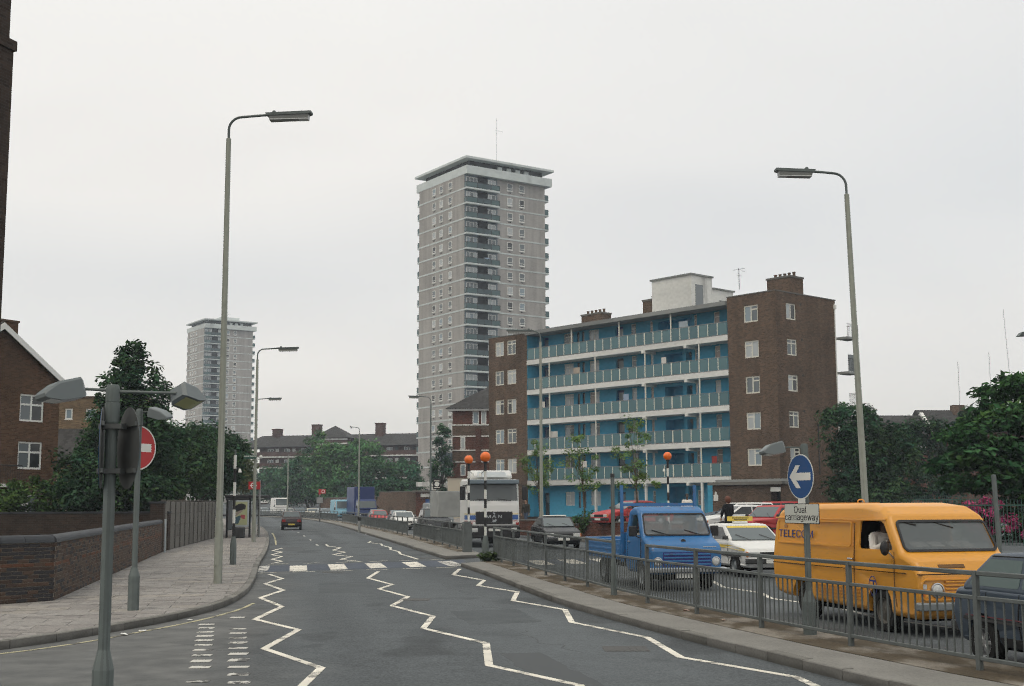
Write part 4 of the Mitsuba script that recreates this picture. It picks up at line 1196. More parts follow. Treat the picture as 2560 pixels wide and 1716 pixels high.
def floodlight(par, p, heading, tilt=-.25, L=.46, glass='lamp_glass', s=1.0, roll=0.):
    """a sign floodlight: shallow tapering housing from its mount at p, with the glass below"""
    c, n_ = math.cos(heading), math.sin(heading)
    Rz = np.array([[c, -n_, 0], [n_, c, 0], [0, 0, 1.]])
    Ry = np.array([[math.cos(tilt), 0, -math.sin(tilt)], [0, 1, 0], [math.sin(tilt), 0, math.cos(tilt)]])
    Rx = np.array([[1, 0, 0], [0, math.cos(roll), -math.sin(roll)], [0, math.sin(roll), math.cos(roll)]])
    M = np.eye(4); M[:3, :3] = Rz @ Ry @ Rx * s; M[:3, 3] = p
    pts = []
    for x, w, z0, z1 in ((0, .075, -.075, .06), (.03, .11, -.095, .085), (L * .62, .115, -.09, .078), (L * .95, .105, -.045, .02), (L, .10, -.03, .0)):
        for sgn in (-1, 1):
            pts += [(x, sgn * w, z0), (x, sgn * w * .9, z1), (x, sgn * w, z1 - .02)]
    h = part(par, 'floodlight', fromman(m3.Manifold.hull_points(np.array(pts))), 'lamp_shell', 25, M)
    gx = [(L * .12, -.0985), (L * .58, -.0945), (L * .86, -.062)]
    gl = profy([(x, z) for x, z in gx] + [(x, z + .006) for x, z in gx[::-1]], -.082, .082)
    part(h, 'glass', gl, glass, M=M)


mat('lamp_shell', (.135, .155, .16), .45)
mat('lamp_yellow', (.42, .42, .20), .3)


def signpole(k, x, y, top, rb=.08, rp=.045, zb=.85, z0=.1, collar=True, m_='post_grey'):
    M = place(x, y, 0)
    part(k, 'base', lathe([(0, z0 - .05), (rb, z0 - .05), (rb, zb - .1), (rb * .98, zb - .09), (rp * 1.05, zb + .06)], 20), m_, 35, M)
    part(k, 'pole', lathe([(rp, zb - .1), (rp, top - .22), (rp, top - .02), (0, top - .019)], 20), m_, 35, M)
    if collar:
        part(k, 'collar', lathe([(rp * 1.02, top - .30), (rp * 1.32, top - .28), (rp * 1.32, top - .13), (rp * 1.1, top - .125), (rp * 1.2, top - .12), (rp * 1.25, top - .02), (rp * 1.0, top + .02), (0, top + .025)], 20), m_, 35, M)


fg = thing('sign_pole', 'nearest grey sign pole on the left with two floodlights and the backs of round signs', 'sign pole')
X, Y = -3.25, 10.3
signpole(fg, X, Y, 2.95, .083, .046, .80, 0)
part(fg, 'arm', tube([(X, Y, 2.915), (X + .50, Y + .06, 2.905)], .012, 8), 'post_grey', 40)
part(fg, 'arm', tube([(X, Y, 2.925), (X - .27, Y - .04, 2.935)], .012, 8), 'post_grey', 40)
floodlight(fg, (X + .50, Y + .06, 2.915), 1.02, -.24, .33, 'lamp_yellow', .80, -.45)
floodlight(fg, (X - .25, Y - .04, 2.945), math.pi + .80, -.22, .38, 'lamp_glass', .92, .1)
stained((.105, .112, .112), .35, 2, .6, .6, name='sign_back')
for (cx, cy, n, r) in ((-3.145, 10.42, (.85, .53), .335), (-3.345, 10.36, (-.967, -.255), .335)):
    Mx = signframe((cx, cy, 2.46), n)
    d = part(fg, 'sign_disc', disc(r, -.004, .0, 48), 'sign_back', M=Mx, label='back of a round sign, seen from behind' if cx > -3.2 else 'round sign seen edge-on')
    part(d, 'face', disc(r - .01, .001, .004, 48), 'sign_blue', M=Mx)
    part(d, 'channel', [box(-r * .8, -.028, .17, r * .8, -.005, .205), box(-r * .8, -.028, -.205, r * .8, -.005, -.17)], 'sign_back', M=Mx)
for z in (2.63, 2.27):
    part(fg, 'clamp', [box(X - .09, Y - .065, z - .02, X + .1, Y + .07, z + .02)], 'sign_back')

ne = thing('no_entry_sign', 'round red no entry sign with white bar on a grey pole by the kerb', 'road sign')
X, Y = -6.82, 23.2
signpole(ne, X, Y, 3.72, .10, .052, .82, .1)
Mx = signframe((X + .0, Y - .06, 3.03), (.80, -.60))
d = part(ne, 'sign_disc', disc(.41, -.004, 0, 56), 'sign_white', M=Mx)
part(d, 'red_face', disc(.385, .001, .004, 56), 'sign_red', M=Mx)
part(d, 'white_bar', rbox(-.30, .0045, -.075, .30, .007, .075, .001), 'sign_white', M=Mx)
part(ne, 'arm', tube([(X, Y, 3.68), (X + .2, Y - .02, 3.69)], .01, 6), 'post_grey')
floodlight(ne, (X + .2, Y - .02, 3.70), -.30, -.28, .46, 'lamp_glass', .95, .15)

da = thing('keep_left_sign', 'round blue sign with white left arrow above a Dual carriageway plate', 'road sign')
X, Y = 4.24, 18.5
signpole(da, X, Y, 2.82, .095, .045, .68, .1)
nn = (-.93, -.37)
Mx = signframe((X - .075, Y - .03, 2.365), nn)
d = part(da, 'sign_disc', disc(.325, -.004, 0, 56), 'sign_white', M=Mx)
part(d, 'blue_face', disc(.31, .001, .004, 56), 'sign_blue', M=Mx)
ar = [(-.265, 0), (-.10, .165), (.005, .165), (-.095, .055), (.255, .055), (.255, -.055), (-.095, -.055), (.005, -.165), (-.10, -.165)]
part(d, 'white_arrow', profy(ar, .0045, .008), 'sign_white', M=Mx)
Mx = signframe((X - .075, Y - .03, 1.835), nn)
pl = part(da, 'plate', rbox(-.43, -.006, -.145, .43, 0, .145, .002), 'lettering_black', M=Mx)
part(pl, 'plate_face', profy(list(sbox(-.40, -.115, .40, .115).buffer(.02).exterior.coords)[:-1], .001, .003), 'sign_plate', M=Mx)
mat('sign_plate', (.50, .51, .46), .5)


def text(par, s, h, M, y0, cx, cz, mt, sx=1.0, bold=False, name='lettering'):
    m = meshkit.text_mesh(s, h, .003, bold)
    v = np.asarray(m.vertices); w = v[:, 0].max() + v[:, 0].min()
    v = np.column_stack([(v[:, 0] - w / 2) * sx + cx, v[:, 2] + y0, v[:, 1] - h / 2 + cz])
    return part(par, name, tm(v, m.faces[:, ::-1]), mt, M=M)


text(pl, 'Dual', .092, Mx, .0035, -.02, .058, 'lettering_black', 1.15)
text(pl, 'carriageway', .092, Mx, .0035, .0, -.048, 'lettering_black', 1.14)
part(da, 'bracket', [box(X - .055, Y - .05, z - .015, X + .055, Y + .055, z + .015) for z in (1.93, 1.74, 2.5, 2.22)], 'sign_back')
part(da, 'small_plate', rbox(-.09, -.005, -.05, .09, 0, .05, .002), 'sign_white', M=signframe((X - .07, Y - .03, 2.02), nn))
part(da, 'arm', tube([(X, Y, 2.785), (X - .33, Y - .03, 2.79)], .011, 6), 'post_grey')
floodlight(da, (X - .32, Y - .03, 2.80), math.pi + .25, -.22, .36, 'lamp_glass', .95, .1)

tp = thing('blank_post', 'tall grey post without a sign in the railing before the blue truck', 'post')
signpole(tp, 2.07, 26.45, 2.60, .062, .04, .82, .1, collar=False)
part(tp, 'cap', lathe([(.042, 2.52), (.045, 2.56), (.045, 2.60), (0, 2.605)], 14), 'trim', M=place(2.07, 26.45))
tp = thing('blank_post', 'grey post at the right edge in front of the pink shrub', 'post')
part(tp, 'pole', lathe([(.055, 0), (.05, 2.5), (0, 2.51)], 14), 'post_grey', 40, place(10.25, 27.0, .05, 0, (-.03, 0)))

# ================================================================ crossing beacons


def beacon(x, y, ztop, label, globe=True, zb=.95, z0=.1, rb=.11, lampside=1, grp=None, dark='black'):
    k = thing('crossing_beacon', label, 'crossing beacon', grp)
    M = place(x, y)
    part(k, 'base', lathe([(0, z0), (rb, z0), (rb, zb - .25), (.06, zb)], 18), 'post_grey', 35, M)
    zt = ztop - (.17 if globe else 0)
    n = 8 if globe else 6
    for i in range(n):
        a, b = zb - .02 + (zt - zb + .02) * i / n, zb - .02 + (zt - zb + .02) * (i + 1) / n
        part(k, 'band', lathe([(.001, a + .001), (.045, a + .001), (.045, b), (.001, b)], 16), 'sign_white' if (i % 2 == 0) == (globe or False) or False else dark, 35, M)
    if globe:
        part(k, 'globe', ball(.172, (0, 0, ztop), sub=3), 'globe_orange', True, M)
        part(k, 'globe_seam', lathe([(.170, ztop - .008), (.1755, ztop - .004), (.1755, ztop + .004), (.170, ztop + .008)], 28), 'globe_orange', 40, M)
        part(k, 'collar', lathe([(.0, zt - .06), (.06, zt - .06), (.07, zt + .03), (0, zt + .035)], 14), 'black', 35, M)
    else:
        part(k, 'cap', lathe([(.03, zt), (.03, zt + .12), (.05, zt + .14), (0, zt + .16)], 10), 'post_grey', 35, M)
    zl = zt - .42 if globe else zt - .5
    part(k, 'lamp_arm', tube([(x, y, zl + .18), (x + lampside * .15, y - .05, zl + .02)], .012, 6), 'trim')
    part(k, 'spot_lamp', tf(lathe([(0, .07), (.03, .06), (.055, -.02), (.06, -.05), (0, -.05)], 12), place(x + lampside * .165, y - .06, zl)), 'sign_white', 35)


beacon(-.90, 42.3, 3.53, 'orange globe beacon on a striped pole at the near end of the railing', lampside=-1, zb=.95, rb=.12)
beacon(-1.73, 50.4, 3.72, 'orange globe beacon on a striped pole on the far island by the grey box', lampside=1, zb=1.3, rb=.09)
beacon(6.45, 53.0, 3.92, 'orange globe beacon on the far pavement behind the blue truck', lampside=-1, z0=.2, zb=1.1)
beacon(-8.79, 40.4, 3.55, 'black and white striped pole without a globe on the left pavement', globe=False, zb=1.0, rb=.10)

# ================================================================ bus stop, shelter and small signs
bs = thing('bus_shelter', 'bus shelter with an advertising poster on the left pavement', 'bus shelter')
part(bs, 'roof', rbox(-16.4, 72.9, 2.36, -14.9, 78.5, 2.54, .03), 'black')
for x, y in ((-16.3, 73.1), (-15.0, 73.1), (-16.9, 78.2), (-15.5, 78.2)):
    part(bs, 'post', box(x - .05, y - .05, .1, x + .05, y + .05, 2.36), 'black')
part(bs, 'back_panel', tm(*(lambda v: (v, [[0, 1, 2], [0, 2, 3]]))([(-16.35, 73.2, .5), (-16.9, 78.1, .5), (-16.9, 78.1, 2.2), (-16.35, 73.2, 2.2)])), 'panel_dim')
part(bs, 'bench', box(-16.3, 74, .55, -15.9, 77.5, .6), 'trim')
po = part(bs, 'poster_case', rbox(-15.95, 72.86, .72, -15.02, 72.98, 2.26, .02), 'paint_pale')
mat('poster_ground', (.36, .38, .22), .4); mat('poster_blue', (.05, .10, .13), .4); mat('poster_red', (.34, .07, .08), .4); mat('poster_skin', (.27, .22, .20), .4)
part(po, 'poster', box(-15.85, 72.852, .84, -15.10, 72.858, 2.14), 'poster_ground')
for nm, c, pts in (('poster_shape', 'black', Polygon([(-15.83, 1.72), (-15.7, 1.95), (-15.45, 2.03), (-15.22, 1.95), (-15.24, 1.75), (-15.5, 1.68), (-15.7, 1.6)]).buffer(.03)), ('poster_shape', 'poster_skin', Polygon([(-15.8, 1.3), (-15.4, 1.58), (-15.3, 1.66), (-15.5, 1.66), (-15.8, 1.5)])),
                   ('poster_shape', 'poster_blue', Polygon([(-15.83, .9), (-15.6, .9), (-15.45, 1.28), (-15.5, 1.38), (-15.83, 1.25)])), ('poster_shape', 'poster_red', Polygon([(-15.4, 1.2), (-15.25, 1.15), (-15.2, 1.38), (-15.45, 1.42), (-15.5, 1.3)]))):
    part(po, nm, profy(pts, 72.846, 72.850), c)
part(bs, 'fascia', rbox(-16.35, 72.84, 2.24, -15.0, 72.9, 2.36, .01), 'black')
single('litter_bin', rbox(-15.75, 72.2, .12, -15.15, 72.6, .72, .03), 'trim', 'dark litter bin below the poster of the bus shelter', 'bin')

st = thing('bus_stop', 'red bus stop flag with white roundel on a post by the shelter', 'bus stop')
part(st, 'post', tube([(-14.68, 74.2, .1), (-14.68, 74.2, 3.4)], .055, 10), 'concrete')
fl_ = part(st, 'flag', rbox(-15.34, 74.17, 2.86, -14.74, 74.2, 3.30, .006), 'sign_red')
Mx = place(-15.04, 74.166, 3.08)
ring = [prism(Polygon([(.17 * math.cos(a), .17 * math.sin(a)) for a in np.linspace(0, 6.28, 32)]).difference(Polygon([(.115 * math.cos(a), .115 * math.sin(a)) for a in np.linspace(0, 6.28, 32)])), 0, .004)]
rv = cat(ring); v = np.asarray(rv.vertices)
part(fl_, 'roundel', tm(np.column_stack([v[:, 0], -v[:, 2], v[:, 1]]), rv.faces), 'sign_white', M=Mx)
part(fl_, 'roundel_bar', box(-.21, -.007, -.028, .21, -.0045, .028), 'sign_white', M=Mx)
part(st, 'side_plate', box(-14.73, 74.1, 2.85, -14.64, 74.13, 3.32), 'sign_red')
st = thing('bus_stop', 'far red bus stop flag on the other side, left of the light blue van', 'bus stop')
part(st, 'post', tube([(-22.6, 150, .1), (-22.6, 150, 3.75)], .08, 8), 'concrete')
fl_ = part(st, 'flag', rbox(-22.5, 149.95, 3.2, -21.95, 150, 3.72, .006), 'sign_red')
part(fl_, 'roundel', tf(rv, np.array([[1.2, 0, 0, -22.22], [0, 0, -1, 149.94], [0, 1.2, 0, 3.46], [0, 0, 0, 1.]])), 'sign_white')
part(st, 'case', box(-22.75, 149.9, 3.1, -22.52, 150.05, 3.75), 'sign_red')

sg = thing('notice_sign', 'black square sign with a white disc beside the grey box of the truck', 'sign')
part(sg, 'post', tube([(-5.32, 90.1, .1), (-5.32, 90.1, 3.2)], .05, 8), 'concrete')
part(sg, 'board', rbox(-5.6, 90, 2.99, -5.06, 90.04, 3.72, .01), 'black')
part(sg, 'disc', disc(.165, -.006, 0, 28), 'sign_white', M=place(-5.33, 89.995, 3.36))
part(sg, 'text_line', box(-5.53, 89.99, 3.56, -5.13, 89.997, 3.61), 'cream_frame')
part(sg, 'text_line', box(-5.53, 89.99, 3.09, -5.13, 89.997, 3.15), 'cream_frame')
sn = thing('street_sign', 'small dark green direction plate on the second lamp post', 'sign')
part(sn, 'plate', rbox(-13.6, 64.42, 4.28, -12.95, 64.45, 4.46, .01), 'paint_railing')
part(sn, 'edge', [box(-13.58, 64.41, 4.40, -12.97, 64.418, 4.43)], 'sign_white')
part(sn, 'lamp', ball(.09, (-12.72, 64.4, 4.37)), 'sign_white', True)
nb = thing('notice_board', 'small white notice on a post beside the light blue van', 'sign')
part(nb, 'post', tube([(-20.4, 135.5, .1), (-20.4, 135.5, 2.9)], .06, 8), 'trim')
part(nb, 'board', box(-20.75, 135.4, 2.1, -20.1, 135.44, 2.7), 'concrete')
bo = thing('bollard', 'black and white marker post by the far railing', 'bollard')
part(bo, 'post', lathe([(0, .1), (.09, .1), (.09, .9), (0, .95)], 12), 'concrete', M=place(-10.3, 86))
part(bo, 'cap', lathe([(.0, .88), (.11, .88), (.11, 1.12), (0, 1.14)], 12), 'black', M=place(-10.3, 86))

# ================================================================ vehicles


def pillow(prof, hw, r=.06, wf=None, K=4, step=.3, rnd=.06):
    """closed body: an outline (x, z) swept across the width, its side edges rounded by r; wf(x, z) scales the half width"""
    g = Polygon(prof).buffer(0)
    if rnd:
        rnd = max(rnd, r + .01) if r > .05 else rnd
        g = g.buffer(-rnd, quad_segs=3).buffer(rnd, quad_segs=3)
        g = g.buffer(rnd * .5, quad_segs=3).buffer(-rnd * .5, quad_segs=3)
    g = g.segmentize(step)
    p = np.array(g.exterior.coords)[:-1]
    keep = [0]
    for i in range(1, len(p)):
        if np.hypot(*(p[i] - p[keep[-1]])) > .004:
            keep.append(i)
    p = p[keep]
    if not Polygon(p).exterior.is_ccw:
        p = p[::-1]
    e = np.roll(p, -1, 0) - p; e /= np.linalg.norm(e, axis=1, keepdims=True) + 1e-12
    nn = np.column_stack([e[:, 1], -e[:, 0]]); nn = nn + np.roll(nn, 1, 0); nn /= np.linalg.norm(nn, axis=1, keepdims=True) + 1e-12
    rings = []
    an = np.linspace(math.pi / 2, 0, K + 1)
    seq = [(-(hw - r + r * math.sin(a)), r * (1 - math.cos(a))) for a in an] + [(0, 0)] + [((hw - r + r * math.sin(a)), r * (1 - math.cos(a))) for a in an[::-1]]
    n = len(p)
    for y, ins in seq:
        q = p - nn * ins
        w = np.array([wf(a, b) for a, b in q]) if wf else np.ones(n)
        rings.append(np.column_stack([q[:, 0], y * w, q[:, 1]]))
    v = np.vstack(rings); m = len(seq)
    i, j = np.meshgrid(np.arange(m - 1), np.arange(n), indexing='ij')
    q = np.stack([i * n + j, i * n + (j + 1) % n, (i + 1) * n + (j + 1) % n, (i + 1) * n + j], -1).reshape(-1, 4)
    v = np.vstack([v, v[:n].mean(0), v[(m - 1) * n:m * n].mean(0)])
    jj = np.arange(n); k2 = (jj + 1) % n
    capa = np.stack([k2, jj, jj * 0 + m * n], 1); capb = np.stack([jj, k2, jj * 0], 1) + (m - 1) * n
    capb[:, 2] = m * n + 1
    f = np.vstack([q[:, [0, 1, 2]], q[:, [0, 2, 3]], capa, capb])
    t = tm(v, f)
    c = v[f]; vol = np.einsum('ij,ij->i', c[:, 0], np.cross(c[:, 1], c[:, 2])).sum()
    if vol < 0:
        t = tm(v, f[:, ::-1])
    return t


def sidepatch(poly, yf, side, o0=.004, o1=-.012):
    """thin pane following the side of a body: poly (x, z), yf(x, z) the half width there"""
    g = Polygon(poly).buffer(-.03, quad_segs=2).buffer(.03, quad_segs=2)
    if g.is_empty or g.geom_type != 'Polygon' or g.area < .8 * Polygon(poly).area:
        g = Polygon(poly)
    p = np.array(g.segmentize(.35).exterior.coords)[:-1]
    f = ear(p); n = len(p)
    y = np.array([yf(a, b) for a, b in p])
    v = np.vstack([np.column_stack([p[:, 0], side * (y + o0), p[:, 1]]), np.column_stack([p[:, 0], side * (y + o1), p[:, 1]])])
    j = np.arange(n); q = np.vstack([np.stack([j, (j + 1) % n, (j + 1) % n + n], 1), np.stack([j, (j + 1) % n + n, j + n], 1)])
    return tm(v, np.vstack([f, f[:, ::-1] + n, q]))


def crosspane(a, b, ya, yb, o0=.006, o1=-.012, crown=0.0):
    """pane across the car between profile points a (bottom) and b (top) with half widths ya, yb"""
    a, b = np.array(a, float), np.array(b, float); d = (b - a) / np.linalg.norm(b - a); nn = np.array([d[1], -d[0]])
    if nn[1] < 0:
        nn = -nn
    v = []
    for o in (o0, o1):
        for t in (-1, -.5, 0, .5, 1):
            for p, w in ((a, ya), (b, yb)):
                q = p + nn * (o - crown * t * t)
                v.append((q[0], t * w, q[1]))
    f = []
    for i in range(4):
        k = 2 * i
        f += [[k, k + 2, k + 3], [k, k + 3, k + 1], [10 + k, 10 + k + 3, 10 + k + 2], [10 + k, 10 + k + 1, 10 + k + 3], [k, 12 + k, k + 2], [k, 10 + k, 12 + k], [k + 1, k + 3, 13 + k], [k + 1, 13 + k, 11 + k]]
    f += [[0, 1, 11], [0, 11, 10], [8, 19, 9], [8, 18, 19]]
    return tm(v, f)


def wheel(par, x, y, r, w, M, rim='alloy', spokes=0, name='wheel'):
    """tyre (the wheel itself) and rim; y is the outer face's side"""
    s = 1 if y > 0 else -1
    Mw = M @ np.array([[1, 0, 0, x], [0, 0, -s, y], [0, 1, 0, r], [0, 0, 0, 1.0]])
    Mw = M @ np.array([[1.0, 0, 0, x], [0, 0, s, y], [0, s, 0, r], [0, 0, 0, 1.0]])
    ty = lathe([(r * .58, -w + .01), (r * .9, -w), (r * .985, -w + .03), (r, -w / 2), (r * .985, -.03), (r * .92, 0), (r * .66, .004), (r * .60, -.02), (r * .58, -.03)], 20)
    k = part(par, name, ty, 'rubber', 40, Mw)
    rm = [lathe([(0, -.028), (r * .14, -.022), (r * .2, -.035), (r * .5, -.055), (r * .585, -.02), (r * .61, -.006), (r * .57, -.012), (r * .57, -w * .8)], 20)]
    if spokes:
        for i in range(spokes):
            a = i * 2 * math.pi / spokes
            rm.append(tf(rbox(r * .1, -.022, -.045, r * .57, .022, -.012, .006), place(0, 0, 0, a)))
        rm[0] = lathe([(0, -.01), (r * .13, -.012), (r * .16, -.07), (r * .5, -.09), (r * .585, -.02), (r * .61, -.006), (r * .57, -.012), (r * .57, -w * .8)], 20)
    part(k, 'rim', rm, rim, 35, Mw)
    return k


# outlines: body (x, z), glasshouse: front base, front top, rear top, rear base
KINDS = {
    'saloon': dict(L=4.35, W=.83, body=[(-2.1, .34), (-2.17, .62), (-2.1, .90), (-1.35, .955), (.92, .95), (1.25, .90), (2.02, .78), (2.13, .66), (2.17, .42), (2.05, .26), (-2.0, .26)], cab=[(1.0, .93), (.22, 1.385), (-.85, 1.385), (-1.5, .93)], pil=[(-.28,)], ax=(1.32, -1.25), r=.30, front=2.15, rear=-2.17),
    'boxy': dict(L=4.25, W=.80, body=[(-2.05, .34), (-2.12, .62), (-2.1, .93), (-1.4, .97), (.85, .96), (2.0, .90), (2.1, .82), (2.14, .45), (2.05, .28), (-2.0, .28)], cab=[(.9, .95), (.35, 1.42), (-1.0, 1.42), (-1.42, .95)], pil=[(-.25,)], ax=(1.3, -1.2), r=.30, front=2.12, rear=-2.12),
    'hatch': dict(L=3.75, W=.79, body=[(-1.75, .34), (-1.85, .62), (-1.8, .92), (-1.2, .95), (.75, .93), (1.62, .80), (1.8, .66), (1.86, .42), (1.75, .25), (-1.7, .25)], cab=[(.85, .92), (.15, 1.37), (-1.15, 1.36), (-1.72, .92)], pil=[(-.45,)], ax=(1.2, -1.2), r=.285, front=1.84, rear=-1.85),
    'fastback': dict(L=4.3, W=.83, body=[(-2.1, .34), (-2.15, .62), (-2.1, .98), (-1.4, .98), (.9, .94), (1.25, .90), (2.0, .77), (2.12, .64), (2.16, .42), (2.05, .26), (-2.0, .26)], cab=[(1.0, .93), (.2, 1.37), (-.8, 1.37), (-1.8, .97)], pil=[(-.3,)], ax=(1.3, -1.27), r=.30, front=2.14, rear=-2.15),
    'estate': dict(L=4.3, W=.82, body=[(-2.1, .34), (-2.15, .62), (-2.1, .93), (-1.4, .96), (.9, .95), (1.25, .91), (2.0, .80), (2.12, .68), (2.16, .42), (2.05, .26), (-2.0, .26)], cab=[(1.0, .93), (.3, 1.40), (-1.75, 1.40), (-2.05, .93)], pil=[(-.2,), (-1.1,)], ax=(1.3, -1.25), r=.30, front=2.14, rear=-2.15),
    'taxi': dict(L=4.5, W=.86, body=[(-2.1, .36), (-2.2, .7), (-2.0, 1.05), (-1.5, 1.12), (.55, 1.12), (1.75, 1.05), (2.05, .92), (2.15, .5), (2.0, .32), (-2.0, .32)], cab=[(.62, 1.1), (.35, 1.66), (-1.2, 1.68), (-1.75, 1.1)], pil=[(-.35,)], ax=(1.4, -1.35), r=.33, front=2.1, rear=-2.2),
}


def car(name, label, kind, x, y, ang, paint, z0=0., group=None, glass='glass_dark', rim='alloy', roofpaint=None, low=False, plate=True, trim='trim', lamps='lamp_glass', sc=1.0, roundlamps=False, catg='car', grille='black', windscreen=None, spokes=0, tumble=.36):
    K = KINDS[kind]; k = thing(name, label, catg, group); M = place(x, y, z0, ang, s=sc)
    W = K['W']; F_, R_ = K['front'], K['rear']

    def wf(a, z):
        e = max(0, (a - F_ + .75) / .75) if a > F_ - .75 else max(0, (R_ + .6 - a) / .6) * .7
        return 1 - .075 * e * e - .05 * max(0, (z - .62) / .35) - .10 * max(0, (.5 - z) / .25) ** 2

    zb = K['cab'][0][1] - .02

    def wc(a, z):
        e = max(0, (a - .2) / .9)
        return 1 - tumble * max(0, z - zb) - .05 * e * e
    body = man(pillow(K['body'], W, .07, wf, step=.22))
    for ax in K['ax']:
        for s in (-1, 1):
            c = fromman(m3.Manifold.cylinder(.5, K['r'] + .055, K['r'] + .055, 24))
            body = body - man(tf(c, np.array([[1, 0, 0, ax], [0, 0, 1, s * W - .25 if s > 0 else -W - .25], [0, 1, 0, K['r'] + .01], [0, 0, 0, 1.]])))
    part(k, 'body', body, 'paint_' + paint, 32, M)
    cw = W - .035
    A, B, C_, D = K['cab']
    hump = [A, B, ((B[0] + C_[0]) / 2, B[1] + .025), C_, D]
    part(k, 'cabin', pillow([(A[0], A[1] - .05)] + hump + [(D[0], D[1] - .05)], cw, .07, wc, rnd=.05), 'paint_' + (roofpaint or paint), 32, M)

    def lerp(p, q, t):
        return (p[0] + (q[0] - p[0]) * t, p[1] + (q[1] - p[1]) * t)
    g1 = windscreen or glass
    a, b = lerp(A, B, .10), lerp(A, B, .90)
    part(k, 'windscreen', crosspane(a, b, (cw - .085) * wc(*a), (cw - .085) * wc(*b), .010, -.01, .004), g1, 40, M)
    c, d = lerp(D, C_, .14), lerp(D, C_, .90)
    part(k, 'rear_window', crosspane(c, d, (cw - .10) * wc(*c), (cw - .10) * wc(*d), .010, -.01, .004), glass, 40, M)
    zt, z1 = B[1] - .075, A[1] + .045

    def xf(z):
        return A[0] + (B[0] - A[0]) * (z - A[1]) / (B[1] - A[1])

    def xr(z):
        return D[0] + (C_[0] - D[0]) * (z - D[1]) / (C_[1] - D[1])
    cuts = [p[0] for p in K['pil']]
    xs = [None] + cuts + [None]
    for s in (-1, 1):
        for i in range(len(xs) - 1):
            f1, f0 = (xf(z1) - .13, xf(zt) - .10) if xs[i] is None else (xs[i] - .03, xs[i] - .03)
            r1, r0 = (xr(z1) + .16, xr(zt) + .10) if xs[i + 1] is None else (xs[i + 1] + .03, xs[i + 1] + .03)
            part(k, 'side_window', sidepatch([(f1, z1), (f0, zt), (r0, zt), (r1, z1)], lambda q, z: cw * wc(q, z), s), glass, False, M)
    # bumpers, lamps, plates, mirrors
    for nm, xx, s in (('bumper', F_, 1), ('bumper', R_, -1)):
        part(k, nm, pillow([(xx - .12 * s, .36), (xx + .055 * s, .38), (xx + .06 * s, .50), (xx - .12 * s, .52)], W * .95, .03, rnd=.015, step=1), trim, 30, M)
        if plate:
            part(k, 'number_plate', rbox(xx + (.062 * s), -.26, .385, xx + .072 * s, .26, .49, .002), 'plate_white' if s > 0 else 'plate_yellow', M=M)
    zl = .60
    for s in (-1, 1):
        if roundlamps:
            h = disc(.085, F_ - .06, F_ + .03, 18, 'x', (0, s * (W - .2), zl + .05))
        else:
            h = rbox(F_ - .1, s * (W - .10), zl - .05, F_ + .012, s * (W - .40), zl + .09, .012)
        part(k, 'headlight', h, lamps, 30, M)
        part(k, 'tail_light', rbox(R_ - .012, s * (W - .08), .62, R_ + .1, s * (W - .36), .80, .01), 'lamp_red', M=M)
        if not low:
            part(k, 'indicator', rbox(F_ - .1, s * (W - .055), zl - .05, F_ - .005, s * (W - .095), zl + .09, .006), 'lamp_amber', M=M)
        mx, mz = xf(z1) - .12, z1 + .06
        part(k, 'mirror', rbox(mx - .04, s * (cw * wc(mx, mz) + .02), mz - .05, mx + .05, s * (cw * wc(mx, mz) + .17), mz + .05, .02), 'trim', M=M)
    part(k, 'grille', rbox(F_ - .08, -(W - .43), zl - .05, F_ + .008, (W - .43), zl + .08, .006), grille, M=M)
    for ax in K['ax']:
        for s in (-1, 1):
            wheel(k, ax, s * (W - .015), K['r'], .19, M, rim, spokes)
    part(k, 'underbody', [box(R_ + .25, -W + .27, .2, F_ - .25, W - .27, .6)], 'matt_black', M=M)
    if not low:
        for s in (-1, 1):
            part(k, 'wiper', tube([(A[0] + .02, s * .35 + .2, A[1] + .03), lerp(A, B, .35)[:1] + (s * .35 - .15, lerp(A, B, .35)[1] + .025)], .008, 4), 'black', M=M)
            part(k, 'side_strip', sidepatch([(F_ - .35, .54), (R_ + .3, .54), (R_ + .3, .585), (F_ - .35, .585)], lambda q, z: W * wf(q, z), s, .008, -.004), 'trim', False, M)
        for s in (-1, 1):
            for xx in (cuts[0], xf(z1) - .02, max(xr(z1), -1.35) + .25):
                part(k, 'door_seam', sidepatch([(xx - .006, .32), (xx + .006, .32), (xx + .006, .90), (xx - .006, .90)], lambda q, z: W * wf(q, z), s, .002, -.01), 'black', False, M)
    return k, M, W, wf, cw, wc


HD = math.atan2(-.97, .22)      # heading of the queue towards the camera


def hd(dx, dy):
    return math.atan2(dy, dx)


# ---- near side of the queue
mat('paint_redline', (.11, .02, .02), .5)
k, M, W, wf, cw, wc = car('hatchback', 'dark blue hatchback with alloy wheel entering at the right edge, its rear towards the van', 'hatch', 6.80, 14.95, hd(.24, -.97), 'darkblue', spokes=6, glass='glass_green' if mat('glass_green', (.05, .085, .078), .08, spec=.6) else '', rim='alloy', sc=1.0)
for s in (-1, 1):
    part(k, 'red_strip', sidepatch([(1.4, .594), (-1.5, .594), (-1.5, .606), (1.4, .606)], lambda q, z: W * wf(q, z), s, .009, -.004), 'paint_redline', False, M)
    part(k, 'sill_cladding', sidepatch([(.8, .27), (-.82, .27), (-.82, .38), (.8, .38)], lambda q, z: W * wf(q, z), s, .016, -.004), 'trim', False, M)
for s in (-1, 1):
    part(k, 'roof_gutter', tube([(.1, s * (cw * wc(.1, 1.36) + .0), 1.335), (-1.1, s * (cw * wc(-1.1, 1.36)), 1.33)], .012, 5), 'black', M=M)

